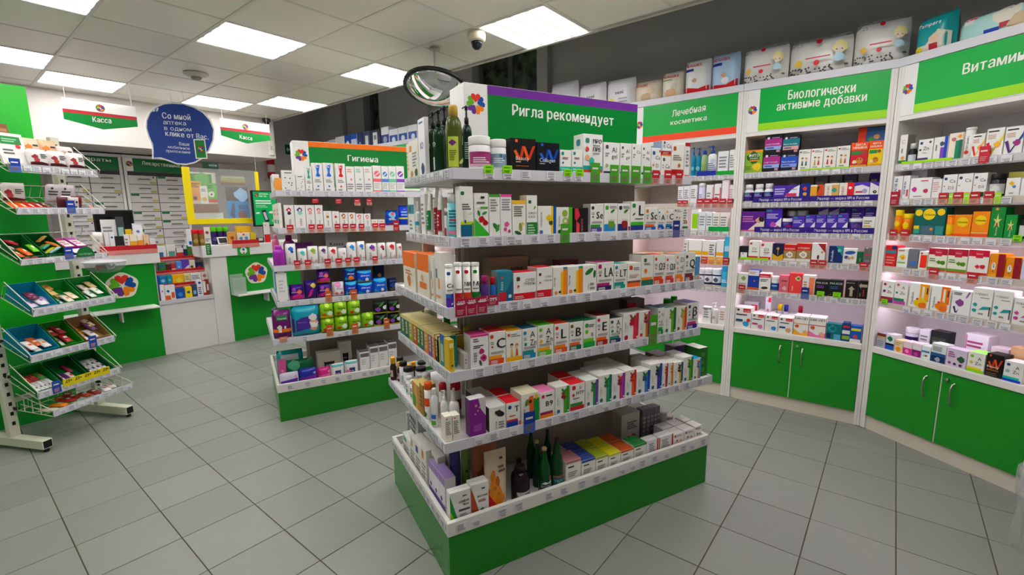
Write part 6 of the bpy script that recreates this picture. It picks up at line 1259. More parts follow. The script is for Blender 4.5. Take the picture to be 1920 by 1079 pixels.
r(1447.5, 1467.5, 457, 'c', '1a1f42', [('p', [(0, .12), (0, .4), (.5, .2), (1, .4), (1, .12)], 'd9a82a'), ('r', 0, 0, 1, .14, 'd9a82a'), ('r', .47, .3, .53, .7, 'c9963a'), ('b', .5, .7, .16, 'c9963a', 3)], 'navy carton with gold emblem')
for a, b, t, l in ((1468, 1491.5, 459, 'М'), (1492, 1519, 457, 'Ω')): r(a, b, t, 'c', 'a88a5a', [('r', 0, .62, 1, 1, 'd2202e'), ('T', 'КАРДИО', .1, .7, .13, 'f0e4d8', .8), ('b', .5, .38, .3, 'efe8dc', 3), ('T', l, .38, .3, .2, '7a2a2a', .3), ('r', 0, 0, 1, .14, 'ece8e2')], 'red-topped tan carton marked '+('M' if l == 'М' else 'with omega'))
r(1520, 1546, 457, 'c', 'efebe8', [('p', [(.4, 1), (1, 1), (1, .5)], 'a3262a'), ('o', .78, .54, .1, 'd0a070'), ('e', .5, .26, .2, 1.57, '4a4038')], 'white carton with dark red corner and feather')
r(1552, 1578.5, 462, 'c', '1c2f66', [('p', [(.5, 1), (1, 1), (1, .4)], '2a9a96'), ('T', 'Probielle', .34, .1, .17, 'e8eef4', .8, 1), ('b', .75, .75, .16, '7ad0c0', 4)], 'navy carton with white vertical lettering')
r(1579, 1606, 467, 'c', 'efedee', [('e', .5, .74, .4, .1, '3a5a9a'), ('o', .25, .42, .16, '4a4a8a'), ('o', .7, .4, .14, 'e0b06a'), ('b', .45, .36, .14, 'd9a08a', 3)], 'white carton with blue oval'); r(1604.5, 1617, 473, 'c', '1f6a46', [('t', 'трава', .6, .2, .2, 'c0d8c8', .5, 1)], 'small dark green carton', back=.01)
r(1617.5, 1637, 465, 'c', '6a6a6e', [('r', .1, .55, .9, .62, 'c94a3a'), ('o', .35, 1.0, .2, 'e8c8b0'), ('l', .1, .1, .9, .3, 1, '8a8a90')], 'grey carton at the right post')
r = M_[4]
for a, b, t, c_, ops, ds in ((1380, 1401, 513, 'dfe0d6', [('b', .6, .7, .24, '8aa05a', 3), ('l', .1, .2, .9, .4, 2, GY)], 'pale carton with green leaves'), (1401.5, 1421.5, 507, '1f3f9a', [('r', 0, .72, 1, 1, 'e8e8ea'), ('l', .1, .8, .8, .92, 2, 'c97a4a'), ('r', 0, 0, 1, .12, 'd8602a'), ('o', .6, .45, .1, 'd06a3a')], 'blue carton with white head and orange foot'), (1422, 1444.5, 513, 'efece6', [('r', 0, .76, 1, .96, 'd2202e'), ('T', 'Ревмакс', .1, .8, .13, 'f4eaea', .8), ('l', .1, .5, .9, .68, 2, '5a5a5e'), ('e', .5, .16, .3, .1, '3a2a20')], 'white carton with red head band'), (1459.5, 1477.5, 517, 'd9707f', [('l', .2, .6, .9, .75, 1, 'a03a4a'), ('b', .6, .25, .26, 'e8b0b8', 3)], 'pink carton'), (1478, 1502, 513, 'ea4a4a', [('b', .7, .75, .24, 'e8d0a8', 3), ('b', .7, .75, .12, '4a8a3a', 5), ('t', 'слим', .34, .1, .14, 'f0e0d8', .5, 1)], 'coral red carton with flower'), (1502.5, 1526.5, 517, 'efeae4', [('r', .52, 0, .95, .9, 'ee8a6a'), ('l', .1, .3, .4, .7, 3, 'c97a6a')], 'white and salmon carton')):
    r(a, b, t, 'c', c_, ops, ds, d=.08)
r(1444.5, 1459, 518, 'jar', 'e9e9ec', [('r', 0, 0, 1, .8, '1d4a8f'), ('l', .2, .4, .9, .6, 1, 'c0d0e8')], 'white lidded jar with blue label', cap='f0eff2')
for a, b, t, x, tc in ((1527.5, 1551.5, 525, 'MAXUS', '8a4a9a'), (1552.5, 1579, 526, 'MAXUS', '2a62a5')): r(a, b, t, 'c', '1b1d1e', [('T', x, .06, .74, .19, 'd0d2d4', .88), ('l', .1, .45, .8, .65, 2, tc), ('o', .15, .12, .05, '5a8a5a')], 'black carton with grey capitals, %s print' % ('violet' if tc[0] == '8' else 'blue'))
AR = [('p', [(.5, .7), (.78, .5), (.62, .5), (.62, .1), (.38, .1), (.38, .5), (.22, .5)], 'b5a896'), ('T', 'ПРОСТО', .08, .84, .11, 'd0ccc4', .8)]
r(1583, 1606.5, 527, 'c', '201b1a', AR, 'black carton with upward arrow'); r(1607, 1631, 528, 'c', '201b1a', [('p', [(.05, .74), (.3, .9), (.3, .82), (.95, .82), (.95, .66), (.3, .66), (.3, .58)], 'b5a896'), ('t', 'форте', .3, .08, .14, 'd0ccc4', .5, 1), ('r', .55, .15, .66, .5, 'b0402e')], 'black carton with sideways arrow')
r = M_[5]
DH = lambda a, b_: [('b', .2, .88, .09, '6a3a30', 3), ('r', .5, .78, .95, .96, 'd0202c'), ('T', 'актив', .56, .82, .09, 'f0e0e0', .34), ('l', .1, .6, .85, .7, 1, '3a3a4a'), ('r', .08, .3, .5, .42, a), ('b', .7, .2, .2, b_, 5)]
r(1376, 1407, 577, 'c', 'efebe8', [('t', 'Омега-3', .08, .6, .13, K, .7)]+DH('1f4a72', '3a9ad0')+[('o', .85, .4, .12, 'd0303a')], 'largest white carton lettered Омега-3', d=.12)
for k, (a, b, t, c1, c2) in enumerate(((1407.5, 1432, 589, 'b03a7a', 'd080b0'), (1433, 1457.5, 592, 'e0e0e4', '3a86c9'), (1458, 1485.5, 596, '2a4a8a', 'd0a07a'))): r(a, b, t, 'c', 'efebe8', DH(c1, c2), 'white carton with red badge and %s picture' % ['pink', 'blue and yellow', 'tan'][k], d=.12, rep=2)
for k, (a, b, t, c1) in enumerate(((1486.5, 1514.5, 593, 'eeb03a'), (1515, 1546.5, 596, 'e87ab0'))): r(a, b, t, 'c', 'efeae6', [('T', 'БАК-СЕТ', .05, .82, .15, K, .9), ('r', 0, .58, 1, .62, 'd88a3a' if not k else 'c94a6a'), ('p', [(0, 0), (1, 0), (1, .24), (.5, .1), (0, .3)], c1), ('b', .8, .2, .16, 'e8b08a', 3), ('b', .22, .46, .14, 'd0603a', 5)], 'white carton with bold heading and %s wave' % ['orange', 'pink'][k], d=.12)
r(1548, 1576.5, 608, 'c', '16707a', [('b', .4, .7, .3, '3fa5a5', 3), ('b', .4, .7, .2, '16707a', 5), ('r', .05, .08, .3, .4, '1c2a5a'), ('r', .5, 0, .95, .36, '5aa8c9')], 'teal carton with swirl'); r(1577, 1592, 606, 'c', '2a3f7a', [('r', 0, .4, 1, .6, 'e6e8ea'), ('r', 0, .1, 1, .3, '8ab04a'), ('r', .1, .75, .9, .85, 'c9303a')], 'narrow blue, white and green carton')
r(1592.5, 1613, 612, 'c', '1d5ab5', [('r', .05, .7, .95, .86, 'd9d84a'), ('b', .5, .36, .24, 'c94a3a', 3), ('r', 0, 0, 1, .2, 'ece8e4')], 'blue carton with yellow patch'); r(1613.5, 1622, 611, 'c', '3a4a86', [('r', .2, .1, .5, .4, 'c9b06a')], 'slim indigo carton at the post')
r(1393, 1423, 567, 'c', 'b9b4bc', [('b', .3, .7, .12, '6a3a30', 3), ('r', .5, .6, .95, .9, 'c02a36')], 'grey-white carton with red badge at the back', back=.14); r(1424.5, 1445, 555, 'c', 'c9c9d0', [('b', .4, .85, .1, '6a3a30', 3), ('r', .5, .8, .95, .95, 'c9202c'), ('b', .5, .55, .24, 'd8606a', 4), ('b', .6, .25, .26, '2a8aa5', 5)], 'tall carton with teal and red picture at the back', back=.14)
for a, b, t, c_, n in ((1451, 1462, 570, 'e0c01e', 'yellow'), (1468, 1478, 572, '2a2f8a', 'dark blue'), (1492, 1502, 574, 'a3203a', 'crimson')): r(a, b, t, 'pill', 'c9c4cc', [], 'small bottle with %s cap at the back' % n, cap=c_, back=.16)
# angled cabinet
r = N_[0]
r(1683, 1697, 254, 'c', 'efece6', [('t', 'C', .25, .7, .5, 'd0602a', .5), ('l', .3, .3, .5, .6, 1, GY), ('r', 0, 0, 1, .12, '2a7a36'), ('b', .6, .2, .3, 'e0a06a', 3)], 'tall white carton with an orange C and green top', top='2f7d3a', side='8f9088'); r(1703, 1717, 270, 'pill', '1f2024', [('r', .05, .05, .95, .75, 'c9d4dc')], 'dark bottle with pale blue label', cap='cfcfcf')
r(1718.5, 1746, 262, 'c', 'efecea', [('q', .2, .84, .1, '3a4a8a'), ('o', .16, .54, .08, '2a2a30'), ('t', 'Zn', .36, .52, .26, K, .5), ('l', .35, .36, .8, .42, 1, GY), ('r', 0, 0, .75, .18, '4a2a7a'), ('b', .82, .86, .1, '5a4a4a', 3)], 'white carton lettered Zn with violet foot')
r(1747, 1774, 257.6, 'c', 'efecea', [('r', .5, 0, .75, .55, '8a4ab5'), ('r', .75, 0, .98, 1, '2a4ab5'), ('b', .6, .7, .2, '4a5a6a', 4), ('l', .15, .3, .3, .8, 1, GY)], 'white carton with violet and blue stripes'); r(1775, 1804, 250, 'c', 'efe4d8', [('r', .5, 0, .75, .7, '1f8a62'), ('r', .75, 0, 1, .72, '2a6a5a'), ('b', .78, .86, .16, 'f0a52a', 3), ('b', .35, .75, .18, 'c9707a', 5)], 'white carton with teal stripe and orange flower')
r(1805, 1820, 241, 'stick', 'efecea', [('t', 'Витамикс', .6, .3, .2, K, .6, 1), ('b', .5, .2, .2, 'c9402a', 3)], 'tall white tablet tube', cap='f0eeea')
VV = lambda c1, c2, p: [('l', .1, .84, .85, .94, 1, K), ('l', .1, .6, .7, .78, 3, 'c9a08a'), ('p', [(.02, .46), (.2, .5), (.42, .04), (.3, .02)], c1), ('p', [(.3, .02), (.42, .04), (.95, .72), (1, .9), (1, .6)], c2), ('b', .7, .4, .22, p, 3)]
for a, b, t, c1, c2, p, n in ((1818, 1843, 252, 'd0302a', 'f0b02a', 'f0a03a', 'orange'), (1844.5, 1878, 241.5, 'c92a36', 'e8d02a', 'f0b83a', 'yellow'), (1879.5, 1915, 238, '5a2a72', '2a4a8a', '9a2f7a', 'violet'), (1917, 1950, 234, '7a2a46', '8a3a7a', 'b04a6a', 'plum')): r(a, b, t, 'c', 'efedea', VV(c1, c2, p), 'white carton with a large %s tick' % n)
r = N_[1]
for k, (a, b, t, c1) in enumerate(((1671, 1689, 331, '2a3f86'), (1690, 1702.5, 330, '5a3a9a'))): r(a, b, t, 'c', 'efecec', [('T', 'МАГНЕ B6', .45, .2, .3, c1, .7, 1), ('r', .62, .1, .9, .4, 'c93a5a')], 'white carton with %s vertical lettering' % ['navy', 'violet'][k])
r(1671, 1688, 319, 'c', 'dcd6ea', LN(2, 'a08ac0'), 'lilac carton on the back row', back=.1); r(1703, 1733, 320, 'c', 'e4deee', [('r', .6, .2, .9, .4, 'c94a9a'), ('l', .1, .5, .8, .8, 2, '8a7aa8')], 'wide white carton on the back row', back=.1)
r(1704, 1744, 334, 'c', 'f0eded', [('b', .22, .45, .14, 'd03a9a', 3), ('b', .75, .35, .12, 'c93a5a', 5), ('l', .5, .8, .95, .9, 1, 'c95a6a'), ('l', .2, .06, .8, .14, 1, GY)], 'wide white carton with pink tulips'); r(1745, 1763, 336, 'c', 'f0eceb', [('l', .1, .3, .9, .85, 5, 'd0a0a0')], 'white carton with faint red print')
for a, b, t, l2, c_, n in ((1764, 1790.5, 328, 'D3', '1d5fa5', 'white carton lettered Ca D3 with blue foot'), (1791.5, 1820, 326, None, 'ee6a2a', 'white carton lettered Ca with orange foot'), (1821, 1849, 325, 'D3', '1f6a3a', 'white carton lettered Ca D3 with green foot')): r(a, b, t, 'c', 'efecea', [('q', .2, .82, .11, '3a4a6a'), ('t', 'Ca', .5, .64, .27, K, .45)]+([('t', l2, .45, .36, .25, K, .5)] if l2 else [])+[('r', 0, 0, .9, .2, c_), ('o', .15, .5, .06, 'd0907a')], n)
r(1855, 1879, 327, 'jar', '2a2a2e', [('r', .05, .05, .95, .8, 'c9c9cc'), ('b', .55, .4, .24, 'e8e8e8', 3)], 'squat dark jar with grey label', cap='18181a')
for a, b, n, c_ in ((1883, 1910, 'yellow birds', 'e8c02a'), (1911, 1945, 'red bird', 'd8503a')): r(a, b, 334, 'c', 'f0eeec', [('b', .4, .7, .2, c_, 3), ('b', .6, .5, .14, '5a8ac0', 5), ('l', .3, .1, .8, .2, 1, GY)], 'white carton with '+n)
r(1885, 1940, 322, 'c', 'e8dc7a', [('r', 0, .2, 1, .5, '3a3a5a')], 'flat pale yellow carton on the back row', back=.1)
r = N_[2]
SUP = [('o', .5, .66, .34, 'f6d21e'), ('T', 'Супрадин', .2, .62, .11, '3a3a1e', .6), ('r', 0, 0, 1, .12, 'ea5a22')]
for a, b, t in ((1677, 1691, 394), (1692, 1709, 401)): r(a, b, t, 'jar', 'f08a22', [('b', .5, .6, .3, 'f6d21e', 3)], 'orange jar with yellow lid', cap='f2cf1e')
r(1710.5, 1771, 390, 'c', '0f5f5c', [('o', .14, .82, .12, 'f6d21e'), ('o', .48, .76, .2, 'f6d21e'), ('o', .85, .84, .12, 'f6d21e'), ('T', 'Супрадин', .32, .72, .065, '3a3a1e', .34), ('r', .02, .04, .22, .34, '3a9a86'), ('r', .25, .02, .68, .34, '4a6a7a'), ('o', .6, .22, .05, 'f0902a'), ('r', .72, .02, .98, .34, '3a8a8a'), ('r', .02, .22, .2, .34, 'e8d02a')], 'wide dark green carton with three yellow discs'); r(1772, 1785, 403, 'stick', 'f08a22', [('r', .1, .1, .9, .6, 'f2cf1e'), ('b', .5, .2, .3, 'e8c02a', 3)], 'orange tablet tube', cap='f08a22')
r(1785.5, 1817.5, 403, 'c', 'f2901e', SUP, 'smaller orange carton with yellow disc'); r(1818.5, 1851, 397, 'c', 'f2901e', SUP+[('r', 0, .14, 1, .18, 'f6c08a')], 'taller orange carton with yellow disc')
BR = [('p', [(.5, .8), (.58, .6), (.8, .62), (.62, .52), (.7, .32), (.5, .46), (.3, .32), (.38, .52), (.2, .62), (.42, .6)], 'd8d88a'), ('e', .5, .44, .16, 1.57, 'b0402a'), ('T', 'Berocca', .58, .08, .14, 'e8f0e4', .4, 1)]
r(1852, 1879, 389, 'c', '17853a', BR+[('o', .4, .94, .12, 'f0a06a')], 'tall green carton with burst', back=.0); r(1880, 1905, 403, 'c', '1a8f3f', BR, 'green carton with burst'); r(1911, 1936, 402, 'can', '26262a', [('r', .1, .1, .9, .7, 'd8d4d0')], 'black bottle with white label', cap='1a1a1c')
r = N_[3]
for a, b, t, c_, ops, ds in ((1656.5, 1678.5, 460.5, 'd2242c', [('r', .55, .82, 1, 1, '1c2f66'), ('r', .02, .62, .95, .76, '2f8a96'), ('l', .1, .1, .9, .5, 3, 'e08a80')], 'red carton with teal band'), (1679.5, 1700, 466, 'e9e9e6', [('b', .55, .55, .3, 'e8c83a', 3), ('b', .55, .5, .14, 'e0922a', 5), ('l', .1, .84, .8, .94, 1, 'c96a3a'), ('r', .1, .22, .8, .3, '8ab55a')], 'white carton with yellow citrus'), (1700.5, 1719, 467, '74747a', [('r', .2, .15, .9, .4, '4a72b0')], 'grey carton with blue patch'), (1720, 1736.5, 471.5, 'f0ebe6', [('r', .2, .1, .95, .8, 'ea3a1e'), ('o', .3, .88, .14, 'b04a4a')], 'white and vermilion carton')):
    r(a, b, t, 'c', c_, ops, ds)
for k, (a, b, t) in enumerate(((1737.5, 1772.5, 466), (1773.5, 1810.5, 467.5))): r(a, b, t, 'c', 'ecead8', [('r', 0, .72, 1, 1, 'b01a3a'), ('r', .35, .66, .72, .94, 'c9304a'), ('T', 'Мульти', .38, .8, .08, 'f4e8ea', .3), ('b', .6, .4, .12, '5a8a1e', 3), ('b', .8, .38, .14, '4f8a1e', 5), ('l', .08, .4, .5, .58, 2, '6a8a4a'), ('r', 0, .06, 1, .16, '5f9a2a'), ('r', 0, 0, 1, .06, 'd8402e')], 'crimson-topped carton with green figures')
r(1811.5, 1850, 469, 'c', 'efeae4', [('r', 0, .74, 1, 1, 'c41a3a'), ('r', .35, .68, .72, .96, 'd0304a'), ('T', 'Мульти', .38, .82, .08, 'f4e8ea', .3), ('b', .5, .34, .12, 'c92a3a', 3), ('b', .74, .34, .14, 'c92a3a', 5), ('r', 0, 0, 1, .1, 'd8342e')], 'crimson-topped carton with red figures')
for a, b, t, n in ((1851.5, 1880, 476, 'first'), (1881.5, 1910, 483, 'second')): r(a, b, t, 'c', 'e8921e', [('r', .55, 0, 1, 1, '8f1a28'), ('e', .3, .45, .34, 1.57, 'f0ece4'), ('T', 'Алфавит', .36, .2, .12, '2a2a3a', .5, 1), ('r', 0, 0, .55, .1, 'f0b03a')], n+' orange and wine-red carton with white oval')
r(1911.5, 1945, 486, 'c', 'd9d0ea', [('e', .4, .5, .3, 1.57, 'f4f0f8')], 'lilac carton cut by the picture edge')
r = N_[4]
r(1650.5, 1673.5, 527, 'c', 'efece8', [('o', .24, .84, .12, 'a82a4a'), ('t', 'A', .55, .68, .24, K, .3), ('o', .24, .52, .12, '6a2a6a'), ('t', 'Zn', .48, .44, .24, K, .5), ('r', 0, 0, 1, .26, '9a1f3a'), ('r', .7, .02, 1, .12, '5a3a9a')], 'white carton lettered A Zn with wine-red foot'); r(1674.5, 1699, 528, 'c', 'efece8', [('o', .24, .84, .12, 'd0707a'), ('t', 'A', .55, .68, .24, K, .3), ('t', 'Zn', .45, .44, .24, K, .5), ('b', .2, .5, .1, '4a7a8a', 3), ('r', 0, 0, .9, .14, 'b04aa5'), ('r', 0, .14, .8, .26, '1f7a5c')], 'white carton lettered A Zn with pink top', top='f0a0d0')
for a, b, t, c1, n in ((1701.5, 1740.5, 532, 'e8c81e', 'yellow'), (1742, 1779, 537, 'ee8a2a', 'orange')): r(a, b, t, 'c', 'f1efec', [('t', 'Femibion', .24, .12, .13, K, .75, 1), ('r', .52, .3, .95, 1, 'f0a52a' if c1[0] == 'e' and c1[1] == '8' else 'ee7a22'), ('r', .62, .34, .74, .9, 'f0e8d0'), ('r', .84, .6, .9, .86, '3a2f2a'), ('b', .62, .2, .34, c1, 3), ('b', .7, .1, .2, 'e8762a', 5), ('o', .44, .36, .06, 'd0303a')], 'white carton with script lettering and %s panel' % n)
r(1781, 1817, 545, 'c', 'f0eef0', [('b', .45, .5, .24, '8a4a8a', 3), ('p', [(.7, .7), (.8, .74), (.95, .96), (.84, .98)], '9a5a9a'), ('p', [(.1, .3), (.2, .34), (.3, .1), (.4, .24), (.34, .06), (.24, .06)], '3a1f52'), ('l', .08, .8, .6, .92, 2, '4a3a5a')], 'white carton with purple heart')
for a, b, t, c_, n in ((1817.5, 1855.5, 540.5, '2a9a9c', 'first white carton with turquoise silhouette'), (1857, 1893, 545, '2a9a9c', 'second white carton with turquoise silhouette'), (1895, 1935, 560, 'c94a9a', 'white carton with pink silhouette')): r(a, b, t, 'c', 'eeebe8', [('t', 'ЭЛЕВИТ', .1, .76, .13, '4a4a50', .8), ('l', .4, .66, .9, .71, 1, GY), ('b', .2, .44, .12, c_, 3), ('b', .18, .24, .12, c_, 5), ('p', [(.4, .28), (.98, .34), (.98, .42), (.6, .4)], c_), ('r', .9, .1, .96, .4, '4a4a50'), ('l', .4, .1, .8, .2, 1, GY)], n)
r = N_[5]
for a, b, t, ops, c_, ds in ((1642.5, 1658.5, 625, [('r', 0, .8, 1, 1, '7a2a26'), ('r', 0, .68, 1, .76, 'd9b03a'), ('l', .1, .1, .9, .5, 3, '8a8a9a')], 'b0aec0', 'grey carton with brown and yellow top'), (1659, 1675, 627, [('b', .5, .72, .34, '2a7a5a', 3), ('r', 0, 0, 1, .42, '1d5ab5'), ('r', 0, .3, 1, .42, '14141c')], 'e8e8ec', 'white and blue carton with green leaf'), (1676, 1691.5, 638, [('b', .5, .26, .36, 'e8921e', 3), ('l', .1, .55, .9, .85, 2, 'c9a06a')], 'efdcb8', 'cream and orange carton'), (1692, 1708, 641, [('r', 0, 0, 1, .5, 'd83a8f'), ('b', .5, .26, .26, 'f0a0c8', 3)], 'f0dce2', 'white and pink carton'), (1708.5, 1725.5, 644, [('r', 0, 0, 1, .44, '8a1f72'), ('b', .5, .2, .26, 'b04a9a', 3), ('r', 0, .44, 1, .5, '5a1238')], 'f0e4ea', 'white and magenta carton'), (1726, 1743, 649, [('r', 0, .5, .9, .64, '4a8ab5'), ('e', .5, .26, .3, .1, 'c9b09a'), ('o', .55, .26, .1, '4a3a30')], 'e4ecee', 'white carton with pictured eye'), (1743.5, 1771, 645, [('r', 0, 0, 1, .5, '16345c'), ('b', .5, .16, .2, 'b0b0b8', 3), ('r', 0, .34, 1, .5, '2a5a92'), ('l', .1, .6, .9, .85, 3, '7a8a8a')], 'e2e6e4', 'white and deep blue carton')):
    r(a, b, t, 'c', c_, ops, ds)
r(1771.5, 1810, 655, 'c', 'd9cadf', [('b', .75, .48, .2, '2f5a3a', 3), ('o', .2, .18, .08, '8a4a7a'), ('o', .46, .16, .08, '3a2a4a'), ('o', .74, .14, .08, '4a2a4a'), ('l', .1, .5, .5, .85, 3, 'a05a8a')], 'lilac carton with dark leaf and three dots')
r(1811, 1843.5, 661, 'c', 'efeee8', [('q', .24, .8, .1, '8ac02a'), ('t', 'A', .58, .62, .24, K, .3), ('t', 'Zn', .45, .38, .24, K, .5), ('o', .24, .48, .1, 'e0c02a'), ('r', 0, 0, 1, .14, '8fd02a'), ('r', 0, .14, .85, .24, 'f0d02a')], 'white carton lettered A Zn with lime top', top='a8e86a', d=.09)
r(1845, 1877, 664, 'c', '1c1818', RIB('e8622a', 'c7401d')+[('T', 'Beauty', .1, .4, .16, 'f4efe8', .84), ('r', .1, .26, .8, .33, '8a5a22'), ('l', .1, .04, .9, .2, 2, '6a5a50')], 'black carton with orange ribbon', d=.08)
r(1878.5, 1915, 678, 'c', 'efeeea', [('q', .22, .82, .09, '2a4a7a'), ('t', 'A', .6, .64, .22, K, .3), ('t', 'Zn', .48, .42, .22, K, .5), ('o', .22, .5, .12, '9ac0b8'), ('r', 0, 0, .95, .12, '1f3fc0'), ('r', 0, .12, .85, .24, '2ab5a0')], 'white carton lettered A Zn with blue and mint foot', d=.08)
r(1697, 1719, 614, 'jar', 'd9d4e6', [('r', 0, .4, 1, .9, '3a2266'), ('l', .1, .1, .9, .3, 1, '8aa0d0')], 'white jar with dark violet band at the back', cap='f0eef4', back=.13); r(1719.5, 1738, 618, 'c', 'e6e2ee', LN(4), 'white carton at the back', back=.11); r(1740, 1772, 621, 'c', '26272a', [('r', .1, .3, .9, .75, '3f4a40'), ('l', .2, .4, .8, .65, 1, 'a0a8a0')], 'black carton at the back', back=.12)
r(1804, 1846, 627, 'c', 'ece6f0', [('r', .02, .5, .06, .95, 'c94a8a'), ('l', .08, .55, .8, .8, 2, 'b04a7a'), ('l', .08, .1, .7, .35, 2, GY)], 'wide white carton with pink bar at the back', back=.13, d=.09); r(1852, 1885, 652, 'c', 'e6d0e4', [('T', 'Комплив', .1, .7, .1, 'c94a8a', .8)], 'pink-white carton behind the black one', back=.1); r(1887, 1925, 652, 'c', 'd8b08a', [('b', .5, .5, .3, 'c9622a', 3), ('b', .4, .3, .2, 'e8a03a', 5)], 'food picture carton at the back', back=.1)
# cosmetics cabinet
r = L_[0]
for a, b, t in ((1296, 1305, 276), (1303, 1314, 277)): r(a, b, t, 'pump', '1f86a5', [('b', .5, .4, .3, '7ac0d0', 3)], 'blue pump bottle', cap='1d4fa0', back=.02)
r(1313, 1325, 283, 'flip', 'a0b58a', [('r', .2, .1, .8, .7, '8aa56a')], 'small bottle with blue cap', cap='1d3fb5'); r(1326, 1343, 273, 'pump', 'eeedf0', [('l', .2, .2, .9, .7, 4, '6a7a9a'), ('o', .6, .8, .2, 'c9d4e4')], 'white pump bottle with blue pump', cap='1d4fa0')
r(1344.5, 1364, 284, 'c', 'e9e9ec', LN(4), 'wide pale carton', d=.06); r(1354, 1364, 294, 'c', 'efeaea', LN(3), 'small white carton in front', d=.02, back=-.005, gap=.003) if 0 else None; r(1366, 1382, 281, 'c', 'eceaea', LN(6), 'tall white carton with fine print')
r = L_[1]
for k, (a, b, t) in enumerate(((1270, 1280.5, 350), (1281, 1292.5, 349), (1293, 1306, 347.5))): r(a, b, t, 'c', 'efedf0', LN(5), 'white carton with faint print', d=.06)
r(1309, 1322, 344, 'can', 'd9d4ec', [('l', .2, .3, .8, .6, 2, 'a09ac0')], 'clear lilac bottle', cap='efecf4'); r(1323, 1336.5, 347, 'c', 'f0eeee', [('r', .85, 0, 1, .9, 'e8a0a8'), ('l', .1, .3, .7, .6, 2, GY)], 'white carton with pink side'); r(1338, 1351, 345, 'c', 'f0eeee', [('l', .1, .2, .8, .5, 2, 'b06a6a'), ('r', .8, 0, 1, .8, 'd8607a')], 'white carton with red side'); r(1352, 1366, 338, 'c', 'f0e9ec', [('r', .85, 0, 1, 1, 'e8a8c0')], 'tall white and pink carton'); r(1366.5, 1380, 347, 'c', 'ece4e8', LN(4, 'c9a0b0'), 'pale pink carton at the post')
r = L_[2]
r(1295, 1308, 393, 'c', 'eeeef0', [('r', .15, .1, .95, .8, '9ad01e')], 'white and lime carton'); 
for k, (a, b, t) in enumerate(((1309, 1322, 397.5), (1323, 1334.5, 398), (1335, 1348, 399), (1348.5, 1363, 399))): r(a, b, t, 'c', ['e9e9ee', 'e6ecee', 'f0ebe4', 'f0ebe4'][k], LN(4), ['grey-white carton', 'bluish white carton', 'cream carton', 'cream carton'][k]+' above the green strip')
r = L_[3]
for a, b, t, c_, ops, ds in ((1281, 1289, 449, 'e6e0e4', LN(3), 'slim white carton'), (1290, 1315, 450, 'f0eaea', [('r', 0, .1, 1, .34, 'f0b52a')], 'white carton with orange band'), (1316, 1340, 452, 'f0ebe8', [('r', 0, .1, .5, .34, 'f0b52a'), ('l', .55, .1, .95, .8, 5, '6a6a6e')], 'white carton with dark print'), (1342, 1356, 451, 'efecf0', [('r', 0, .1, 1, .3, 'f0a82a')], 'narrow white carton with orange band'), (1357, 1372, 444, '4ab5d8', [('r', 0, .3, 1, .55, 'b0dcee'), ('r', 0, 0, 1, .3, '2a96b5')], 'sky-blue carton')): r(a, b, t, 'c', c_, ops, ds)
for k, (a, b, c_) in enumerate(((1316, 1325, 'c9503a'), (1326, 1341, 'f0a52a'), (1342, 1355, 'f0b04a'), (1357, 1366, 'b02a2e'))): put('promo_tag', flag_mesh(c_, .05, .06, ''), SC1[3], FC1.w(FC1.sx((a+b)/2, 1.12, .002), .002, 1.09), FC1.r)
r = L_[4]
for a, b, t in ((1309, 1319.5, 503), (1320.5, 1335, 503), (1336, 1353, 504)): r(a, b, t, 'jar', 'efedf2', [('r', 0, 0, 1, .2, '1c2650'), ('r', 0, .86, 1, 1, '1c2650'), ('b', .5, .5, .2, '5a5a72', 3)], 'white jar with navy edges', cap='efedf4')
r(1355, 1368, 499, 'jar', '4ab0d8', [('l', .2, .2, .8, .5, 2, 'e0f0f8')], 'white and cyan jar', cap='3a9ad0')
r = L_[5]
r(1316, 1332.5, 576, 'c', 'efeced', [('l', .15, .3, .85, .9, 4, GY), ('r', 0, .88, 1, .93, '5a5a60')], 'white carton with dark line', d=.05); r(1334, 1346, 567, 'pump', 'efedec', [('l', .2, .3, .8, .6, 2, 'c98a6a')], 'white pump bottle', cap='efedec'); r(1347, 1360.5, 577, 'c', 'efebea', LN(4, 'c99a8a'), 'narrow white carton with reddish print')
# nappy packs on top
for R_, L in ((L_[6], ((1186, 1235, 152, 'e6d8c4', [('T', 'HUGGIES', .06, .78, .1, 'c92a36', .5), ('b', .7, .6, .16, 'e0c8b0', 3), ('b', .5, .3, .2, 'c9b090', 5), ('r', .35, .08, .6, .2, 'b02a36')], 'low cream nappy pack', .02), (1236, 1277, 135, 'e4dccc', [('T', 'HUGGIES', .08, .8, .13, 'c92a36', .8), ('l', .12, .7, .6, .76, 1, '6aa06a'), ('b', .65, .5, .16, 'cfc9b8', 3), ('b', .5, .26, .26, 'd9b08f', 5), ('r', .25, .06, .55, .16, 'b8242e')], 'tall cream nappy pack', .02), (1279, 1328, 112, 'eceaea', [('T', 'HUGGIES', .06, .82, .12, 'd01f2c', .62), ('r', .06, .7, .4, .77, '3a2a7a'), ('p', [(.03, .04), (.97, .04), (.97, .3), (.6, .22), (.03, .3)], 'c91a26'), ('b', .45, .45, .1, 'd9a58a', 3), ('b', .5, .32, .14, 'e8e8f0', 5)], 'white and red nappy pack', .0), (1329, 1382, 100, 'b5d0ea', [('T', 'HUGGIES', .06, .82, .12, 'd01f2c', .62), ('r', .06, .7, .42, .77, '1f2a8a'), ('p', [(.03, .04), (.97, .04), (.97, .34), (.6, .2), (.03, .24)], 'c91a26'), ('b', .5, .45, .1, 'd9a58a', 3), ('b', .55, .3, .14, 'eef0f4', 5)], 'pale blue and red nappy pack', .0))),):
    for a, b, t, c_, ops, ds, bk in L: R_(a, b, t, 's', c_, ops, ds, d=.13, back=bk, fin=.012)
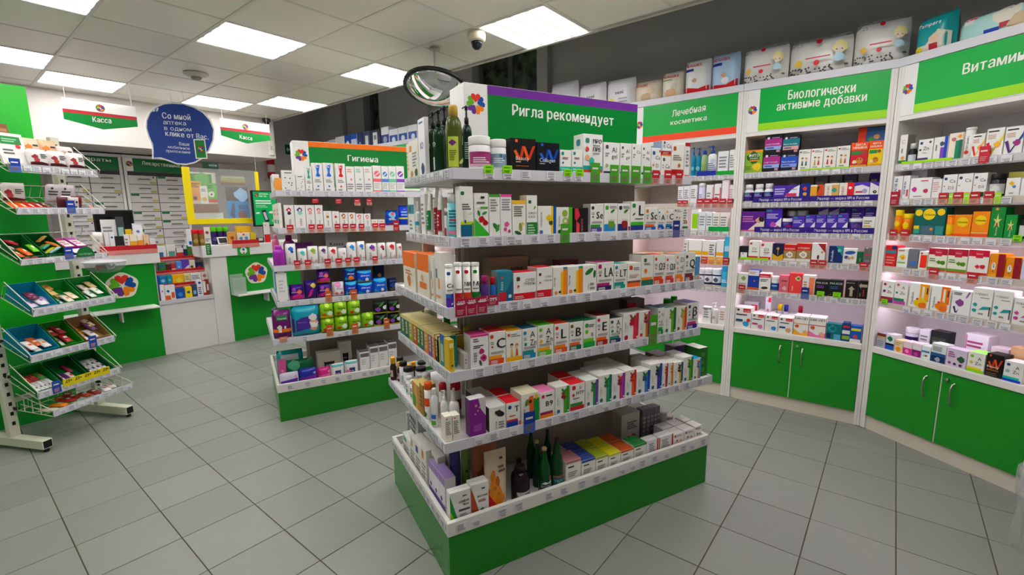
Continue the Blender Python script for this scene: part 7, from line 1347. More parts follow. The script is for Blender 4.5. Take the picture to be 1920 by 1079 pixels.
SEN = lambda c: [('T', 'seni', .4, .5, .12, '3a3a44', .4), ('b', .25, .25, .16, c, 3), ('l', .5, .2, .9, .4, 2, 'b0b0b8')]
R_ = Row(FC1, 2.4125, .03, 'behind the purple-striped header', 'packs on top of the cabinets', d=.14)
for a, b, t, c_, n in ((1027, 1078, 153, 'd9d9de', 'leftmost white adult nappy pack'), (1080, 1130, 156, '4a9ad0', 'white adult nappy pack with blue corner'), (1132, 1186, 147, 'e8d84a', 'white adult nappy pack with yellow lines')): R_(a, b, t, 's', 'e6e4e6', SEN(c_), n, fin=.012)
def paw():
    q = random.Random(5); L = [('o', q.uniform(.04, .96), .05+.05*(i % 5)+q.uniform(0, .02), .018, '55555c') for i in range(60)]+[('o', q.uniform(.06, .94), .93+q.uniform(-.03, .03), .014, '6a6a72') for i in range(22)]
    return L+[('o', .5, .86, .05, 'b0202e'), ('l', .3, .44, .7, .5, 1, 'c95a6a'), ('o', .48, .34, .05, 'd0303a'), ('b', .2, .38, .07, 'e0b84a', 3), ('b', .82, .64, .13, 'ecdf9a', 7), ('b', .82, .58, .09, 'f0dcc8', 4), ('o', .78, .58, .012, '4a3020'), ('o', .86, .58, .012, '4a3020'), ('b', .82, .4, .09, 'c0dcec', 6), ('t', '25', .14, .78, .08, '8a8a90', .14)]
R_ = M_[6]
for a, b, t, n in ((1388, 1473, 86, 'smallest white nappy pack with paw dots'), (1475, 1594, 70, 'wide white nappy pack with paw dots'), (1596, 1702, 36, 'tallest white nappy pack with paw dots')): R_(a, b, t, 's', 'e9e6e2', paw(), n, d=.16, fin=.022, fincol='a8a6a4')
R_ = N_[6]
R_(1705, 1775, 28, 's', '2a9ea0', [('T', 'Pampers', .15, .72, .12, 'eef4f0', .6), ('p', [(.03, .04), (.97, .04), (.97, .5), (.7, .6), (.4, .3), (.03, .3)], 'dcd8c8'), ('b', .62, .42, .14, 'e8c8b0', 3), ('b', .2, .2, .12, 'e0cf3a', 5), ('r', .5, .03, .72, .3, 'b02a3a')], 'teal nappy pack', d=.14, fin=.0)
R_(1778, 1990, 8, 's', 'b5dcd8', [('p', [(.1, .94), (.24, .94), (.22, .7), (.12, .7)], 'e6e6e6'), ('r', .12, .84, .24, .95, 'c9304a'), ('b', .55, .7, .14, 'e4ddd0', 3), ('r', .48, .3, .62, .46, 'b0303f'), ('r', .34, .1, .48, .36, '1c3fa5'), ('b', .75, .2, .2, 'd0b89a', 5)], 'large pale mint nappy pack at the picture edge', d=.16, fin=.0)
# device cartons on the far cabinets
FAR = Row(CX_[0][1], 2.4125, .03, 'beyond the orange-striped header', 'cartons on top of the far cabinets', d=.12)
for a, b, t, c_, ops, n in ((603, 617, 266, 'e4e2e0', LN(2), 'leftmost white carton'), (618, 630, 262, 'e4e2e0', LN(2), 'second white carton'), (631, 647, 256, 'e9e6e2', [('b', .5, .5, .2, 'c9c4c0', 3)], 'larger white carton'), (647.5, 659, 253, '2a4f9a', [('o', .5, .5, .24, 'e8ecf0')], 'blue carton with white disc'), (659.5, 670, 251, 'c9d4e8', [('b', .5, .3, .24, '3a3a42', 3), ('r', 0, .7, 1, 1, '2a5fb0')], 'white and blue carton with device'), (671, 681, 248, '2f3f66', [('o', .5, .4, .1, 'e0e4ea')], 'narrow slate blue carton'), (682, 695, 246, '3f4a60', [('r', .3, .15, .75, .75, 'd0d4d8')], 'slate carton with grey device'), (696, 714, 243, '2f3648', [('r', .25, .1, .7, .85, 'dcdee0'), ('r', .35, .45, .6, .7, '7a8080')], 'dark carton with white device'), (716, 730, 238, 'ecebee', [('r', 0, 0, 1, .6, '2f3f86'), ('o', .5, .34, .26, '9aa4b8')], 'white and navy carton with round device'), (730.5, 747, 242, 'eceff2', [('r', .05, .05, .95, .62, '1f4f9f'), ('o', .5, .32, .2, 'dce4ee')], 'white carton with blue panel'), (747.5, 765, 238, 'eceff2', [('r', .05, .05, .95, .62, '1f4f9f'), ('o', .5, .32, .2, 'dce4ee')], 'white carton with blue panel'), (765.5, 783, 234, 'eceff2', [('r', .05, .05, .95, .62, '1f4f9f'), ('o', .55, .32, .2, 'dce4ee')], 'white carton with blue panel')):
    FAR(a, b, t, 'c', c_, ops, n)
# strips, tags and flags on the cabinet rails
def strip(shelf, F, z, px0, px1, h, col, txt=None, y=.004):
    x0, x1 = F.sx(px0, z, y), F.sx(px1, z, y); b = MB().box((x0, y, z-.004), (x1, y+.002, z+h), col)
    if txt: printing(b, [('T', txt, .12, .25, .55*h/(x1-x0), 'd8d0ea', .76)], Flat(x0, z-.004, x1-x0, h+.004, y), x1-x0, h+.004)
    b.bake(F).build('brand_strip', shelf)
PV = '2f1f78'
strip(SC2[1], FC2, SHZ[1], 1411, 1516, .034, PV, 'Эвалар — марка №1 в России'); strip(SC2[1], FC2, SHZ[1], 1517, 1646, .034, PV, 'Эвалар — марка №1 в России')
strip(SC2[2], FC2, SHZ[2], 1414, 1510, .036, PV, 'Эвалар — марка №1 в России'); strip(SC2[2], FC2, SHZ[2], 1511, 1643, .036, PV, 'Эвалар — марка №1 в России')
strip(SC2[3], FC2, SHZ[3], 1386, 1440, .012, '9ad62a'); strip(SC2[0], FC2, SHZ[0], 1500, 1592, .006, 'a6d92e'); strip(SC3[0], FC3, SHZ[0], 1690, 1785, .012, 'a6d92e')
strip(SC1[0], FC1, SHZ[0], 1306, 1342, .034, '1a2a8f'); strip(SC1[0], FC1, SHZ[0], 1343, 1381, .026, '16a03f'); strip(SC1[1], FC1, SHZ[1], 1306, 1336, .03, 'd0204f'); strip(SC1[2], FC1, SHZ[2], 1328, 1366, .034, '0f9a4a')
for SC, F, px in ((SC2, FC2, (1402, 1632)), (SC3, FC3, (1700, 1900)), (SC1, FC1, (1300, 1372))):
    for k, z in enumerate(SHZ): x0, x1 = F.sx(px[0], z, .006), F.sx(px[1], z, .006); tags_on(SC[k], F, z, .006, every=.062, span=(x0, x1), hh=.022)
RF, TF = 'b52a33', 'cf9080'
for SC, F, k, L in ((SC2, FC2, 3, [(1519, 15, 487, 504, RF, TF), (1535, 15, 488, 505, RF, TF), (1612, 17, 492, 508, RF, TF)]), (SC2, FC2, 4, [(1385, 13, 534, 549, RF, TF), (1503, 15, 539, 560, '1f3a86', '5a72b0'), (1532, 14, 546, 556, '8fdc2a', ''), (1562, 15, 548, 558, '8fdc2a', '')]), (SC3, FC3, 0, [(1838, 20, 275, 306, 'c22a3c', '')]), (SC3, FC3, 1, [(1671, 16, 360, 385, 'a8203a', ''), (1761, 18, 362, 383, RF, TF), (1788, 19, 361, 383, RF, TF), (1820, 19, 360, 383, RF, TF), (1846, 19, 359, 383, RF, TF), (1780, 8, 363, 383, 'a6e03a', ''), (1808, 11, 362, 383, 'a6e03a', ''), (1866, 13, 361, 383, 'a6e03a', '')]), (SC3, FC3, 2, [(1669, 14, 430, 451, RF, TF), (1689, 17, 430, 452, RF, TF), (1900, 18, 441, 453, '8fdc2a', '')]), (SC3, FC3, 3, [(1743, 18, 502, 524, RF, TF), (1815, 20, 510, 532, RF, TF)]), (SC3, FC3, 4, [(1653, 12, 560, 569, '8fdc2a', '')]), (SC1, FC1, 1, [(1270, 10, 376, 388, RF, TF), (1280, 10, 376, 388, RF, TF), (1307, 12, 373, 390, RF, TF), (1320, 13, 373, 390, RF, TF), (1335, 13, 372, 390, RF, TF), (1349, 13, 373, 390, RF, TF), (1364, 12, 373, 390, RF, TF)])):
    flags_on(SC[k], F, SHZ[k], .006, L)
# ---------------------------------------------------------------- goods and devices on the counter
gC = 'goods on the cash counter'
KL = Row(FK, 1.166, .0, 'on the left half of the counter', gC, d=.05); KR = Row(FK, 1.183, .0, 'on the right half of the counter', gC, d=.05)
for a, b, t, c_, ops, n in ((200, 208.5, 437, 'e8e4e2', [('r', 0, 0, 1, .3, 'e07a3a')], 'small white and orange carton'), (209, 218.5, 436, 'eceaec', [('o', .5, .75, .25, '2a4f9a'), ('r', 0, 0, 1, .2, '2a6fb0')], 'white carton with blue disc'), (220, 235, 443, '2a2426', [('r', .1, .1, .9, .4, 'b9b4b4')], 'dark carton with grey label'), (236, 246, 440, 'efe9e0', LN(3), 'cream carton'), (246.5, 260, 440, 'efe4d0', [('r', 0, .3, 1, .6, 'e8b03a')], 'cream carton with yellow band'), (260.5, 271.5, 442, 'efe6d8', [('r', 0, .4, 1, .7, 'e89a3a')], 'cream carton with orange band'), (272, 282, 440, 'e9c9a4', [('b', .5, .4, .3, 'c9622a', 3)], 'carton with orange picture'), (283, 293.5, 447, 'e0dce0', [('r', 0, 0, 1, .5, 'c92f36')], 'white carton with red half')): KL(a, b, t, 'c', c_, ops, n)
KL(177, 200, 436, 's', 'd9cfcc', [('b', .4, .6, .2, 'b0a4a0', 3), ('b', .7, .4, .2, 'c9a8a0', 5)], 'grey-white plush bundle', fin=0, d=.08)
KL(240, 252, 430, 'c', 'd9b02a', [], 'small yellow carton at the back', back=.1, d=.04)
KL(196, 226, 412, 'c', 'e6e2e2', [('r', .05, .3, .6, .45, 'd04a8a'), ('b', .6, .2, .2, 'e0502a', 3), ('r', 0, 0, 1, .1, '1f8a5a'), ('l', .1, .6, .8, .8, 2, GY)], 'white leaflet card leaning before the monitor', back=.14, d=.01)
KL(225, 240, 407, 'c', '3f4448', [('r', .15, .2, .85, .7, '9ac0b8')], 'small grey payment device', back=.12, d=.02)
KL(255, 274, 419, 'u', 'e2e0ea', [('b', .5, .7, .2, '5a6aa5', 3)], 'white paper bag with blue print', back=.1, d=.05)
KR(354.5, 361.5, 430, 'c', 'e6e4ea', [('r', .1, .1, .9, .3, '2a4fa5')], 'slim white carton with blue foot')
for a, b in ((362, 373), (374, 384)): KR(a, b, 431, 'jar', '8a6a3a', [('b', .5, .4, .3, 'b09a5a', 3)], 'brown jar with red lid', cap='d2202e')
KR(385, 397, 426, 'c', 'e9e4e0', [('b', .5, .7, .3, '8a4a3a', 3), ('l', .1, .2, .9, .4, 2, GY)], 'white leaflet with small picture', back=.02, d=.01)
for a, b in ((397.5, 408), (408.5, 419.5), (420, 430)): KR(a, b, 426, 'jar', '2f2a5a', [('b', .5, .4, .3, '4a4a8a', 3)], 'dark jar with lime lid', cap='62c01e', back=.1)
KR(430, 444, 435, 'c', 'd9a05a', [('b', .5, .5, .3, 'a0522a', 3)], 'orange carton stack'); KR(446, 470, 437, 'c', 'e2dcd2', [('b', .3, .5, .14, '3a8ac0', 3), ('b', .7, .5, .14, '3a8ac0', 5), ('o', .5, .85, .08, 'd0503a')], 'white carton with blue fish shapes'); KR(446, 474, 424, 'c', 'e8b83a', [('b', .3, .5, .2, 'd0602a', 3)], 'yellow carton at the back', back=.1); KR(471, 481, 437, 'c', 'd9c02a', [], 'narrow yellow carton')
KR(483, 496, 446, 'c', '3a3f3c', [('r', .2, .4, .8, .9, 'd8d8d4')], 'small dark box with white tag'); KR(497, 508, 417, 'c', 'e9e2e2', [('r', 0, 0, 1, .4, 'd0242e'), ('o', .3, .85, .1, 'b02a36')], 'white carton with red foot before the green screen', back=-.018, d=.014)
# payment tablet, monitors, bowl
o = FK.w(FK.sx(420, 1.19, .02), .02, 1.183); t = thing('payment_tablet', 'small white payment tablet standing on the right half of the counter', 'tablet', o, .15)
b = MB().box((-.058, 0, .01), (.058, .012, .088), 'e8e6e2', c=.003); b.v = [(x, y+z*.35, z) for x, y, z in b.v]; b.build('body', t)
b = MB().box((-.046, -.001, .02), (.046, .0, .078), '33353a'); b.v = [(x, y+z*.35-.001, z) for x, y, z in b.v]; b.build('screen', t); MB().box((-.02, .03, 0), (.02, .07, .05), 'c9c7c4', c=.002).build('foot', t)
F9 = Frame((0, 6.52, 0), 0); x0, z1 = F9.at(173, 394); x1, z0 = F9.at(254, 433)
t = thing('monitor', 'black computer monitor standing behind the counter', 'monitor', ((x0+x1)/2, 6.52, 1.166)); w = x1-x0
MB().box((-w/2, 0, z0-1.166), (w/2, .03, z1-1.166), '1a1a1c', c=.006).build('housing', t); MB().box((-w/2+.015, -.002, z0-1.15), (w/2-.015, 0, z1-1.182), mat('0f1012', rough=.12)).build('screen', t); MB().box((-.03, .01, 0), (.03, .03, z0-1.166), '1a1a1c').build('stand', t); MB().box((-.1, -.05, 0), (.1, .08, .008), '1a1a1c', c=.003).build('base', t)
x0, z1 = FK.at(470, 357); x1, z0 = FK.at(523, 424); w = x1-x0; h = z1-z0
t = thing('advert_screen', 'upright green advertising screen on the counter at the hygiene island', 'screen', ((x0+x1)/2, 6.16, z0)); MB().box((-w/2, 0, 0), (w/2, .03, h), '15151a', c=.004).build('housing', t)
b = MB(); scr = mat('128a4c', rough=.15, emit=.35, var=0); f = Flat(-w/2+.02, .02, w-.03, h-.035, -.001); b.box((-w/2+.02, -.001, .02), (w/2-.01, 0, h-.015), scr)
printing(b, [('o', .14, .9, .085, '5a3a2a'), ('f', .14, .9, .075), ('T', 'АПТЕКА', .26, .91, .07, 'e8f4ec', .6), ('T', 'РИГЛА', .26, .84, .07, 'e8f4ec', .5), ('l', .08, .62, .8, .76, 2, 'e8f4ec'), ('l', .08, .52, .6, .6, 2, 'b0e0c4'), ('p', [(.3, .44), (.5, .46), (.62, .1), (.44, .06)], '1f2a2a'), ('p', [(.36, .38), (.48, .39), (.56, .16), (.45, .14)], 'd0c8e0'), ('e', .14, .36, .1, .1, 'e8f0f0'), ('e', .74, .38, .12, .1, 'e8f0f0'), ('b', .86, .12, .12, 'd8b09a', 3)], f, w-.03, h-.035); b.build('screen', t)
MB().box((-.03, .031, 1.1825-z0), (.03, .05, .1), '15151a').build('stand', t)
c0 = FK.w(FK.sx(198, 1.0, -.2), 0, 0); t = thing('glass_bowl', 'clear round bowl of small goods hung on the counter edge behind the rack', 'bowl', (c0.x, 5.935, .985))
MB().lathe([(.03, 0), (.1, .012), (.15, .05), (.165, .11), (.163, .11), (.147, .052), (.098, .016), (.0, .004)], mat('d9dde0', rough=.05, alpha=.12), 28).build('shell', t); MB().lathe([(.168, .106), (.172, .112), (.166, .116)], 'c9ccd0', 28).build('rim', t)
MB().box((-.02, .155, .09), (.02, .1945, .115), 'c9ccd0').build('hook', t)
rr = random.Random(3)
for k, (c_, n) in enumerate((('d8d4cc', 'white'), ('6a8a5a', 'green'), ('c9a06a', 'tan'), ('8a5a4a', 'brown'), ('b0b4c0', 'grey'))):
    a = 2*pi*k/5; b, _ = soft(.06, .05, .022, c_, [], {'fin': 0}); b.build('sachet', None, (c0.x+.06*cos(a), 5.935+.06*sin(a), 1.018), rr.uniform(0, 6), label='small %s sachet lying in the clear counter bowl' % n, category='sachet', group='sachets in the counter bowl').rotation_euler.x = .5
# display of four steps in the middle of the counter
gD = 'goods on the stepped counter display'
D = [Row(FK, .608, .02, 'on the lowest step of the counter display', gD, d=.05)]+[Row(FK, z-.004, d+.008, 'on the %s step of the counter display' % n, gD, d=.05) for (z, d), n in zip(TIER, ('second', 'third', 'top'))]
for k, a, b, t, c_, ops, n in ((3, 299, 313, 462, 'dfe2e6', [('r', 0, 0, .6, .5, '2f6f9a')], 'white and blue carton'), (3, 314, 331, 459, 'e6e0da', [('r', .2, .1, .9, .5, '5aa090')], 'pale carton with teal patch'), (3, 332, 345, 465, 'c9303a', [('r', 0, .5, 1, 1, 'e6e2e0')], 'red and white carton'), (3, 345.5, 352, 461, '1f2f5a', [('r', 0, .7, 1, 1, 'e0e0e6')], 'navy carton'), (3, 352.5, 360, 460, '3a8a3a', [('o', .5, .6, .24, 'd0402e')], 'green carton with red disc'),
    (2, 299, 312, 492, '2f7a3a', [('o', .5, .6, .24, '3a5a9a')], 'green carton with blue disc'), (2, 313, 322, 496, '5a1f24', [], 'dark wine carton'), (2, 322.5, 331, 494, 'a8323a', [('r', 0, 0, 1, .3, 'e6e0e0')], 'red carton'), (2, 331.5, 342, 491, '4a86d0', [('T', 'л', .3, .3, .4, 'e6ecf4', .4)], 'light blue carton'), (2, 342.5, 356, 487, '5a3aa0', [('p', [(0, 0), (1, 0), (1, .5)], 'e0dcec')], 'violet carton'), (2, 356.5, 367, 488, 'e4e0ca', [('b', .4, .3, .3, '3a5a2a', 3)], 'cream carton with dark leaves'), (2, 367.5, 381, 492, '22305a', [('b', .5, .2, .3, 'c9202c', 3)], 'navy carton with red print'),
    (1, 293, 300, 518, '1f4a9f', [], 'deep blue carton'), (1, 300.5, 314, 518, '1f7fb5', [('b', .5, .5, .3, 'a0d0e8', 3)], 'cyan carton with wave'), (1, 314.5, 324, 516, '1f8fa0', [('b', .5, .5, .3, '70c0c8', 3)], 'turquoise carton'), (1, 324.5, 346, 515, 'f0b81e', [('b', .6, .4, .3, 'f0d84a', 3)], 'wide yellow carton'), (1, 346.5, 358, 513, 'e8dcb0', [('l', .1, .3, .9, .8, 3, 'b0903a')], 'pale yellow carton'), (1, 358.5, 378, 512, 'e9e6e2', [('l', .1, .3, .9, .8, 3, GY)], 'wide white carton'), (1, 378.5, 391, 510, 'dcd4cc', [('b', .5, .6, .3, 'b07a5a', 3)], 'carton with brown picture'),
    (0, 294.5, 302, 534, '1f2f86', [('r', 0, .2, 1, .4, 'c92a36')], 'navy carton with red band'), (0, 302.5, 311, 535, 'e8e4e8', [('b', .5, .6, .2, '8a3a8a', 3)], 'white carton with violet blob'), (0, 311.5, 330.5, 535, 'eae6e4', [('b', .3, .6, .16, '2a5aa5', 3), ('r', 0, 0, .5, .3, 'e0622a'), ('r', .6, .1, .9, .5, 'd8603a')], 'white carton with orange and blue'), (0, 331, 348, 541, '1f4f9f', [('b', .5, .4, .3, '4a8ad0', 3)], 'wide blue carton'), (0, 348.5, 361.5, 538, 'f0d01e', [('b', .5, .5, .26, '3a4a9a', 3)], 'yellow carton with blue mark'), (0, 362, 371, 533, '3a4f6a', [('r', .2, .2, .8, .5, '8ab0d0')], 'slate carton'), (0, 371.5, 382, 526, 'e6e2e8', [('o', .5, .85, .26, '2a4f9a'), ('l', .2, .1, .8, .6, 4, '5a5a8a')], 'tall white carton with blue disc'), (0, 382.5, 388, 528, 'e8e2dc', [('r', 0, 0, 1, .2, 'a83a2a')], 'slim white carton with red foot'), (0, 388.5, 394, 524, '8a3a2a', [('r', .2, .3, .8, .7, 'e0d0c0')], 'slim brown carton')): D[k](a, b, t, 'c', c_, ops, n)
# clear leaflet holder on the right bag shelf
x0, z1 = FK.at(435, 527, -.15); x1, z0 = FK.at(463, 554, -.15); w = x1-x0; t = thing('leaflet_holder', 'clear plastic leaflet holder on the right bag shelf', 'holder', ((x0+x1)/2, 6.0, .5905)); cl = mat('c9d6cc', rough=.06, alpha=.4)
for nm, a, b_ in (('front_wall', (-w/2, 0, 0), (w/2, .003, .2)), ('back_wall', (-w/2, .07, 0), (w/2, .073, .24)), ('side_wall', (-w/2, .003, 0), (-w/2+.003, .07, .2)), ('side_wall', (w/2-.003, .003, 0), (w/2, .07, .2))): MB().box(a, b_, cl).build(nm, t)
MB().box((-w/2+.02, .01, 0), (w/2-.02, .06, .03), 'e0dede').build('paper_stack', None, ((x0+x1)/2, 6.0, .591), 0, label='small white paper stack inside the clear leaflet holder', category='paper')
# yellow-edged clear screen and posters
F8 = Frame((0, 6.3, 0), 0); x0, zt = F8.at(342, 313); xb, zb = F8.at(358, 421); x1 = F8.at(484, 330)[0]; xl = (x0+xb)/2-.02
t = thing('counter_screen', 'clear hanging counter screen edged in yellow tape', 'screen', (xl, 6.3, zb)); YL = 'f2dc10'; h = zt-zb; w = x1-xl
MB().box((0, -.004, 0), (.075, .008, h), YL, c=.001).build('side_edge', t); MB().box((.075, -.004, 0), (w, .008, .06), YL, c=.001).build('bottom_edge', t); MB().box((w-.04, -.004, .06), (w, .008, h-.01), YL, c=.001).build('side_edge', t)
MB().box((.075, 0, .06), (w-.04, .004, h), mat('e6eeee', rough=.03, alpha=.12, var=0)).build('clear_pane', t)
for x in (.05, w-.02): MB().tube([(x, .002, h), (x, .002, 2.83-zb)], .0012, 'd0d0d0', 4).build('hanging_wire', t)
def flat_thing(name, label, cat, pts, Y, ops, col, th=.004):
    f = Frame((0, Y, 0), 0); xa, za = f.at(*pts[0]); xb, zb_ = f.at(*pts[1]); w, h = xb-xa, za-zb_
    b = MB().box((0, 0, 0), (w, th, h), col); printing(b, ops, Flat(0, 0, w, h), w, h); return b.build(name, None, (xa, Y, zb_), 0, label=label, category=cat)
flat_thing('poster', 'green herb poster with a white carton behind the yellow-edged screen', 'poster', ((352, 322), (411, 399)), 6.3145, [('r', 0, .72, .85, .96, '3f8a2a'), ('b', .5, .85, .3, '6ab04a', 3), ('r', 0, .3, .42, .78, 'e8a82a'), ('l', .04, .62, .38, .74, 3, '6a3a1a'), ('b', .2, .42, .16, 'e8904a', 3), ('b', .16, .36, .08, '3a2f6a', 5), ('r', .6, .3, 1, .74, '6ab53a'), ('l', .64, .6, .95, .7, 2, '2f5a1f'), ('b', .78, .46, .13, 'eef0dc', 5), ('b', .78, .46, .05, '4a4a2a', 7), ('r', .62, .26, .98, .34, 'c92a2e'), ('r', .36, .22, .64, .66, 'f0eeea'), ('l', .4, .52, .6, .6, 2, GY), ('b', .5, .34, .1, 'd8c03a', 3), ('r', 0, 0, 1, .22, '8a5a36'), ('r', .32, 0, .33, .22, '6a4226'), ('r', .66, 0, .67, .22, '6a4226')], 'd9d4c4')
flat_thing('price_sheet', 'white ruled price sheet under the herb poster', 'paper', ((362, 400), (420, 416)), 6.3145, [('l', .06, .1, .9, .9, 6, 'c9c8c4')], 'e9e6e2')
flat_thing('poster', 'blue poster with a tube of cream behind the yellow-edged screen', 'poster', ((422, 350), (470, 416)), 6.3145, [('r', 0, 0, 1, .6, '2a8ac9'), ('b', .7, .78, .34, 'a9c9ea', 3), ('p', [(.1, .2), (.25, .55), (.35, .5), (.3, .05)], '1f3f72'), ('b', .66, .2, .24, '7a2f3a', 4), ('r', .5, .36, .95, .5, '1f5fa0')], '4a2f22')
flat_thing('picture', 'brown and green landscape picture above the blue poster', 'poster', ((413, 330), (460, 348.5)), 6.3145, [('r', 0, .55, 1, .8, '8a9a4a'), ('r', 0, .3, 1, .55, 'a8853a'), ('r', 0, 0, 1, .3, '6a3a24')], 'b0a890')
flat_thing('shop_plate', 'dark green rounded plate half hidden by the blue bubble', 'sign', ((379, 303), (410, 317)), 6.2935, [('T', 'КАССЫ', .4, .35, .13, 'b9c4bc', .5)], '1c3a2c', .01)
# small things on the far wall
ox = 3.2; t = thing('fire_extinguisher', 'small red fire extinguisher at the end of the counter by the soffit', 'extinguisher', tuple(hit(510, 335, (0, 8.05, 0), (0, 1, 0)))); MB().lathe([(.05, 0), (.058, .02), (.058, .3), (.03, .35), (.02, .38)], 'c21f2a', 18).build('cylinder', t); MB().box((-.03, -.02, .37), (.05, .02, .42), '1a1a1c', c=.004).build('valve', t); MB().lathe([(.059, .1), (.059, .22)], 'ece8e4', 18, cap=False).build('label', t); MB().box((-.07, .05, -.04), (.07, .1, -.005), 'c9c6c4').build('bracket', t)
t = thing('wall_switch_box', 'small white switch box on the soffit under the far dome camera', 'switch', (3.2, 6.889, 2.45)); MB().box((-.03, 0, -.1), (.03, .02, .1), 'd9d4cc', c=.003).build('box', t); MB().box((-.015, -.003, -.03), (.015, 0, .03), 'b9b4ac', c=.001).build('button', t)
flat_thing('exit_plate', 'small dark green exit plate beside the switch box', 'sign', ((534, 271), (545, 290)), 8.1455, [('p', [(.2, .5), (.5, .8), (.5, .6), (.85, .6), (.85, .4), (.5, .4), (.5, .2)], 'd8ece0')], '11603a')
# ---------------------------------------------------------------- wire rack of snack bars
THR = radians(26.874); FR = Frame((.3597, 4.2236, 0), THR); CRM = mat('d8d6c6', rough=.35); BLK = '1b1b1c'
rk = thing('wire_rack', 'cream metal rack with seven tilted wire baskets of snacks by the green partition', 'rack', (0, 0, 0))
def rp(name, mb, par=rk): return mb.bake(FR).build(name, par)
PX = lambda x, z: x+.07*z
PYZ = lambda z: .255+.125*z
def lean(mb): mb.v = [(PX(x, z), y+PYZ(z), z) for x, y, z in mb.v]; return mb
for x in (-.045, .5):
    xf = PX(x, .085); f = rp('foot', MB().box((xf-.03, 0, .025), (xf+.03, .62, .085), CRM, c=.003)); MB().box((xf-.024, -.001, .031), (xf+.024, .004, .079), BLK).bake(FR).build('open_end', f)
    for y in (.02, .55): MB().lathe([(.012, 0), (.016, .006), (.01, .026)], BLK, 10, (xf, y, 0)).bake(FR).build('rubber_foot', f)
    p = rp('post', lean(MB().box((x-.028, 0, .085), (x+.028, .04, 2.12), CRM, c=.002))); b = MB()
    for k in range(30): b.box((x-.009, -.0012, .16+k*.065), (x+.009, -.0002, .16+k*.065+.024), BLK)
    lean(b).bake(FR).build('slot', p, kind='stuff')
for z in (.3, 1.98): rp('crossbar', lean(MB().box((-.017, .005, z), (.472, .03, z+.03), CRM)))
BK = [(-.206, 1.878, .135, .682, .058), (-.16, 1.593, .108, .653, .046), (-.129, 1.261, .063, .602, .04), (-.07, .943, .042, .566, .055), (-.059, .646, -.018, .513, .05), (-.017, .409, -.04, .488, .05), (.056, .281, -.018, .508, .045)]
BO = []
for k, (d, z, l, r, h) in enumerate(BK):
    al = radians(26 if k < 6 else 4); dep = .27 if k < 6 else .3; w = r-l; zb = z-h
    def T(mb, l=l, d=d, zb=zb, al=al): mb.v = [(l+x, -d+y*cos(al)-zz*sin(al), zb+y*sin(al)+zz*cos(al)) for x, y, zz in mb.v]; return mb
    b = MB(); ww = .0028; n = 9
    for i in range(n+1): b.tube([(w*i/n, 0, .004), (w*i/n, dep, .004), (w*i/n, dep, .09)], ww*.7, CRM, 5)
    for y in (.09, .18, dep): b.tube([(0, y, .002), (w, y, .002)], ww, CRM, 5)
    b.tube([(0, dep, .09), (w, dep, .09)], ww, CRM, 5); bk = rp('wire_basket', T(b))
    for x in (0, w):
        s = MB().tube([(x, 0, h), (x, 0, .004), (x, dep, .004), (x, dep, .12), (x, .04, h+.012), (x, 0, h)], ww*1.1, CRM, 6); s.tube([(x, .03, .03), (x, dep-.03, .05)], ww, CRM, 5)
        for y in ((.1, .17, .24) if k == 6 else ()): s.tube([(x, y, .004), (x, y, .1)], ww, CRM, 5)
        T(s).bake(FR).build('wire_side', bk)
    MB().box((l, -d-.006, zb), (r, -d-.003, z), RAIL if k else CLEAR, c=.001).bake(FR).build('price_rail', bk)
    tags_on(bk, FR, z, -d-.006, every=.055, span=(l+.05, r-.03), hh=h*.5)
    for x in (-.045, .5):
        yb, zz = -d+dep*cos(al), zb+dep*sin(al); xx = min(max(PX(x, zz), l+.005), r-.005); MB().box((xx-.004, yb-.002, zz), (xx+.004, max(PYZ(zz), yb+.004), zz+.02), BLK).bake(FR).build('hook', bk)
    BO.append((FR.w(l, -d, zb), al, w, h))
FB = []
flags_on(rk, FR, 1.593, .154, [(123, 16, 376, 400, '1d3f96', '4a68b5')]); flags_on(rk, FR, 1.261, .123, [(119, 16, 464, 487, '1d3f96', '4a68b5')]); flags_on(rk, FR, .646, .053, [(165, 15, 632, 655, '2a4a9a', '')]); flags_on(rk, FR, .409, .011, [(96, 17, 717, 741, '2a4a9a', '')]); flags_on(rk, FR, 1.878, .2, [(15, 21, 296, 322, '1d3f96', '4a68b5')])
b = MB(); d, z = -.017, .409; x0 = FR.sx(116, z, .02); x1 = FR.sx(203, z, .02); b.box((x0, -d-.0115, z-.02), (x1, -d-.0075, z+.03), 'e0cc2a')
for i in range(5): printing(b, [('T', '21', .1, .3, .5, '3a3a1a', .5), ('p', [(.62, .8), (.9, .8), (.8, .4)], '3a3a1a')], Flat(x0+.005+(x1-x0)*i/5, z-.005, (x1-x0)/5.5, .03, -d-.0115), (x1-x0)/5.5, .03)
b.bake(FR).build('yellow_price_strip', rk)
def in_basket(k, x, y, up=0):
    o, al, w, h = BO[k]; f = Frame(o, THR); return f.w(x, y*cos(al)-up*sin(al), y*sin(al)+up*cos(al)), (al, 0, THR)
class Top:
    curved = 0
    def __init__(s, w, l, t): s.a = (w, l, t)
    def __call__(s, u, v, d): w, l, t = s.a; return ((u-.5)*w, l*v, t+d)
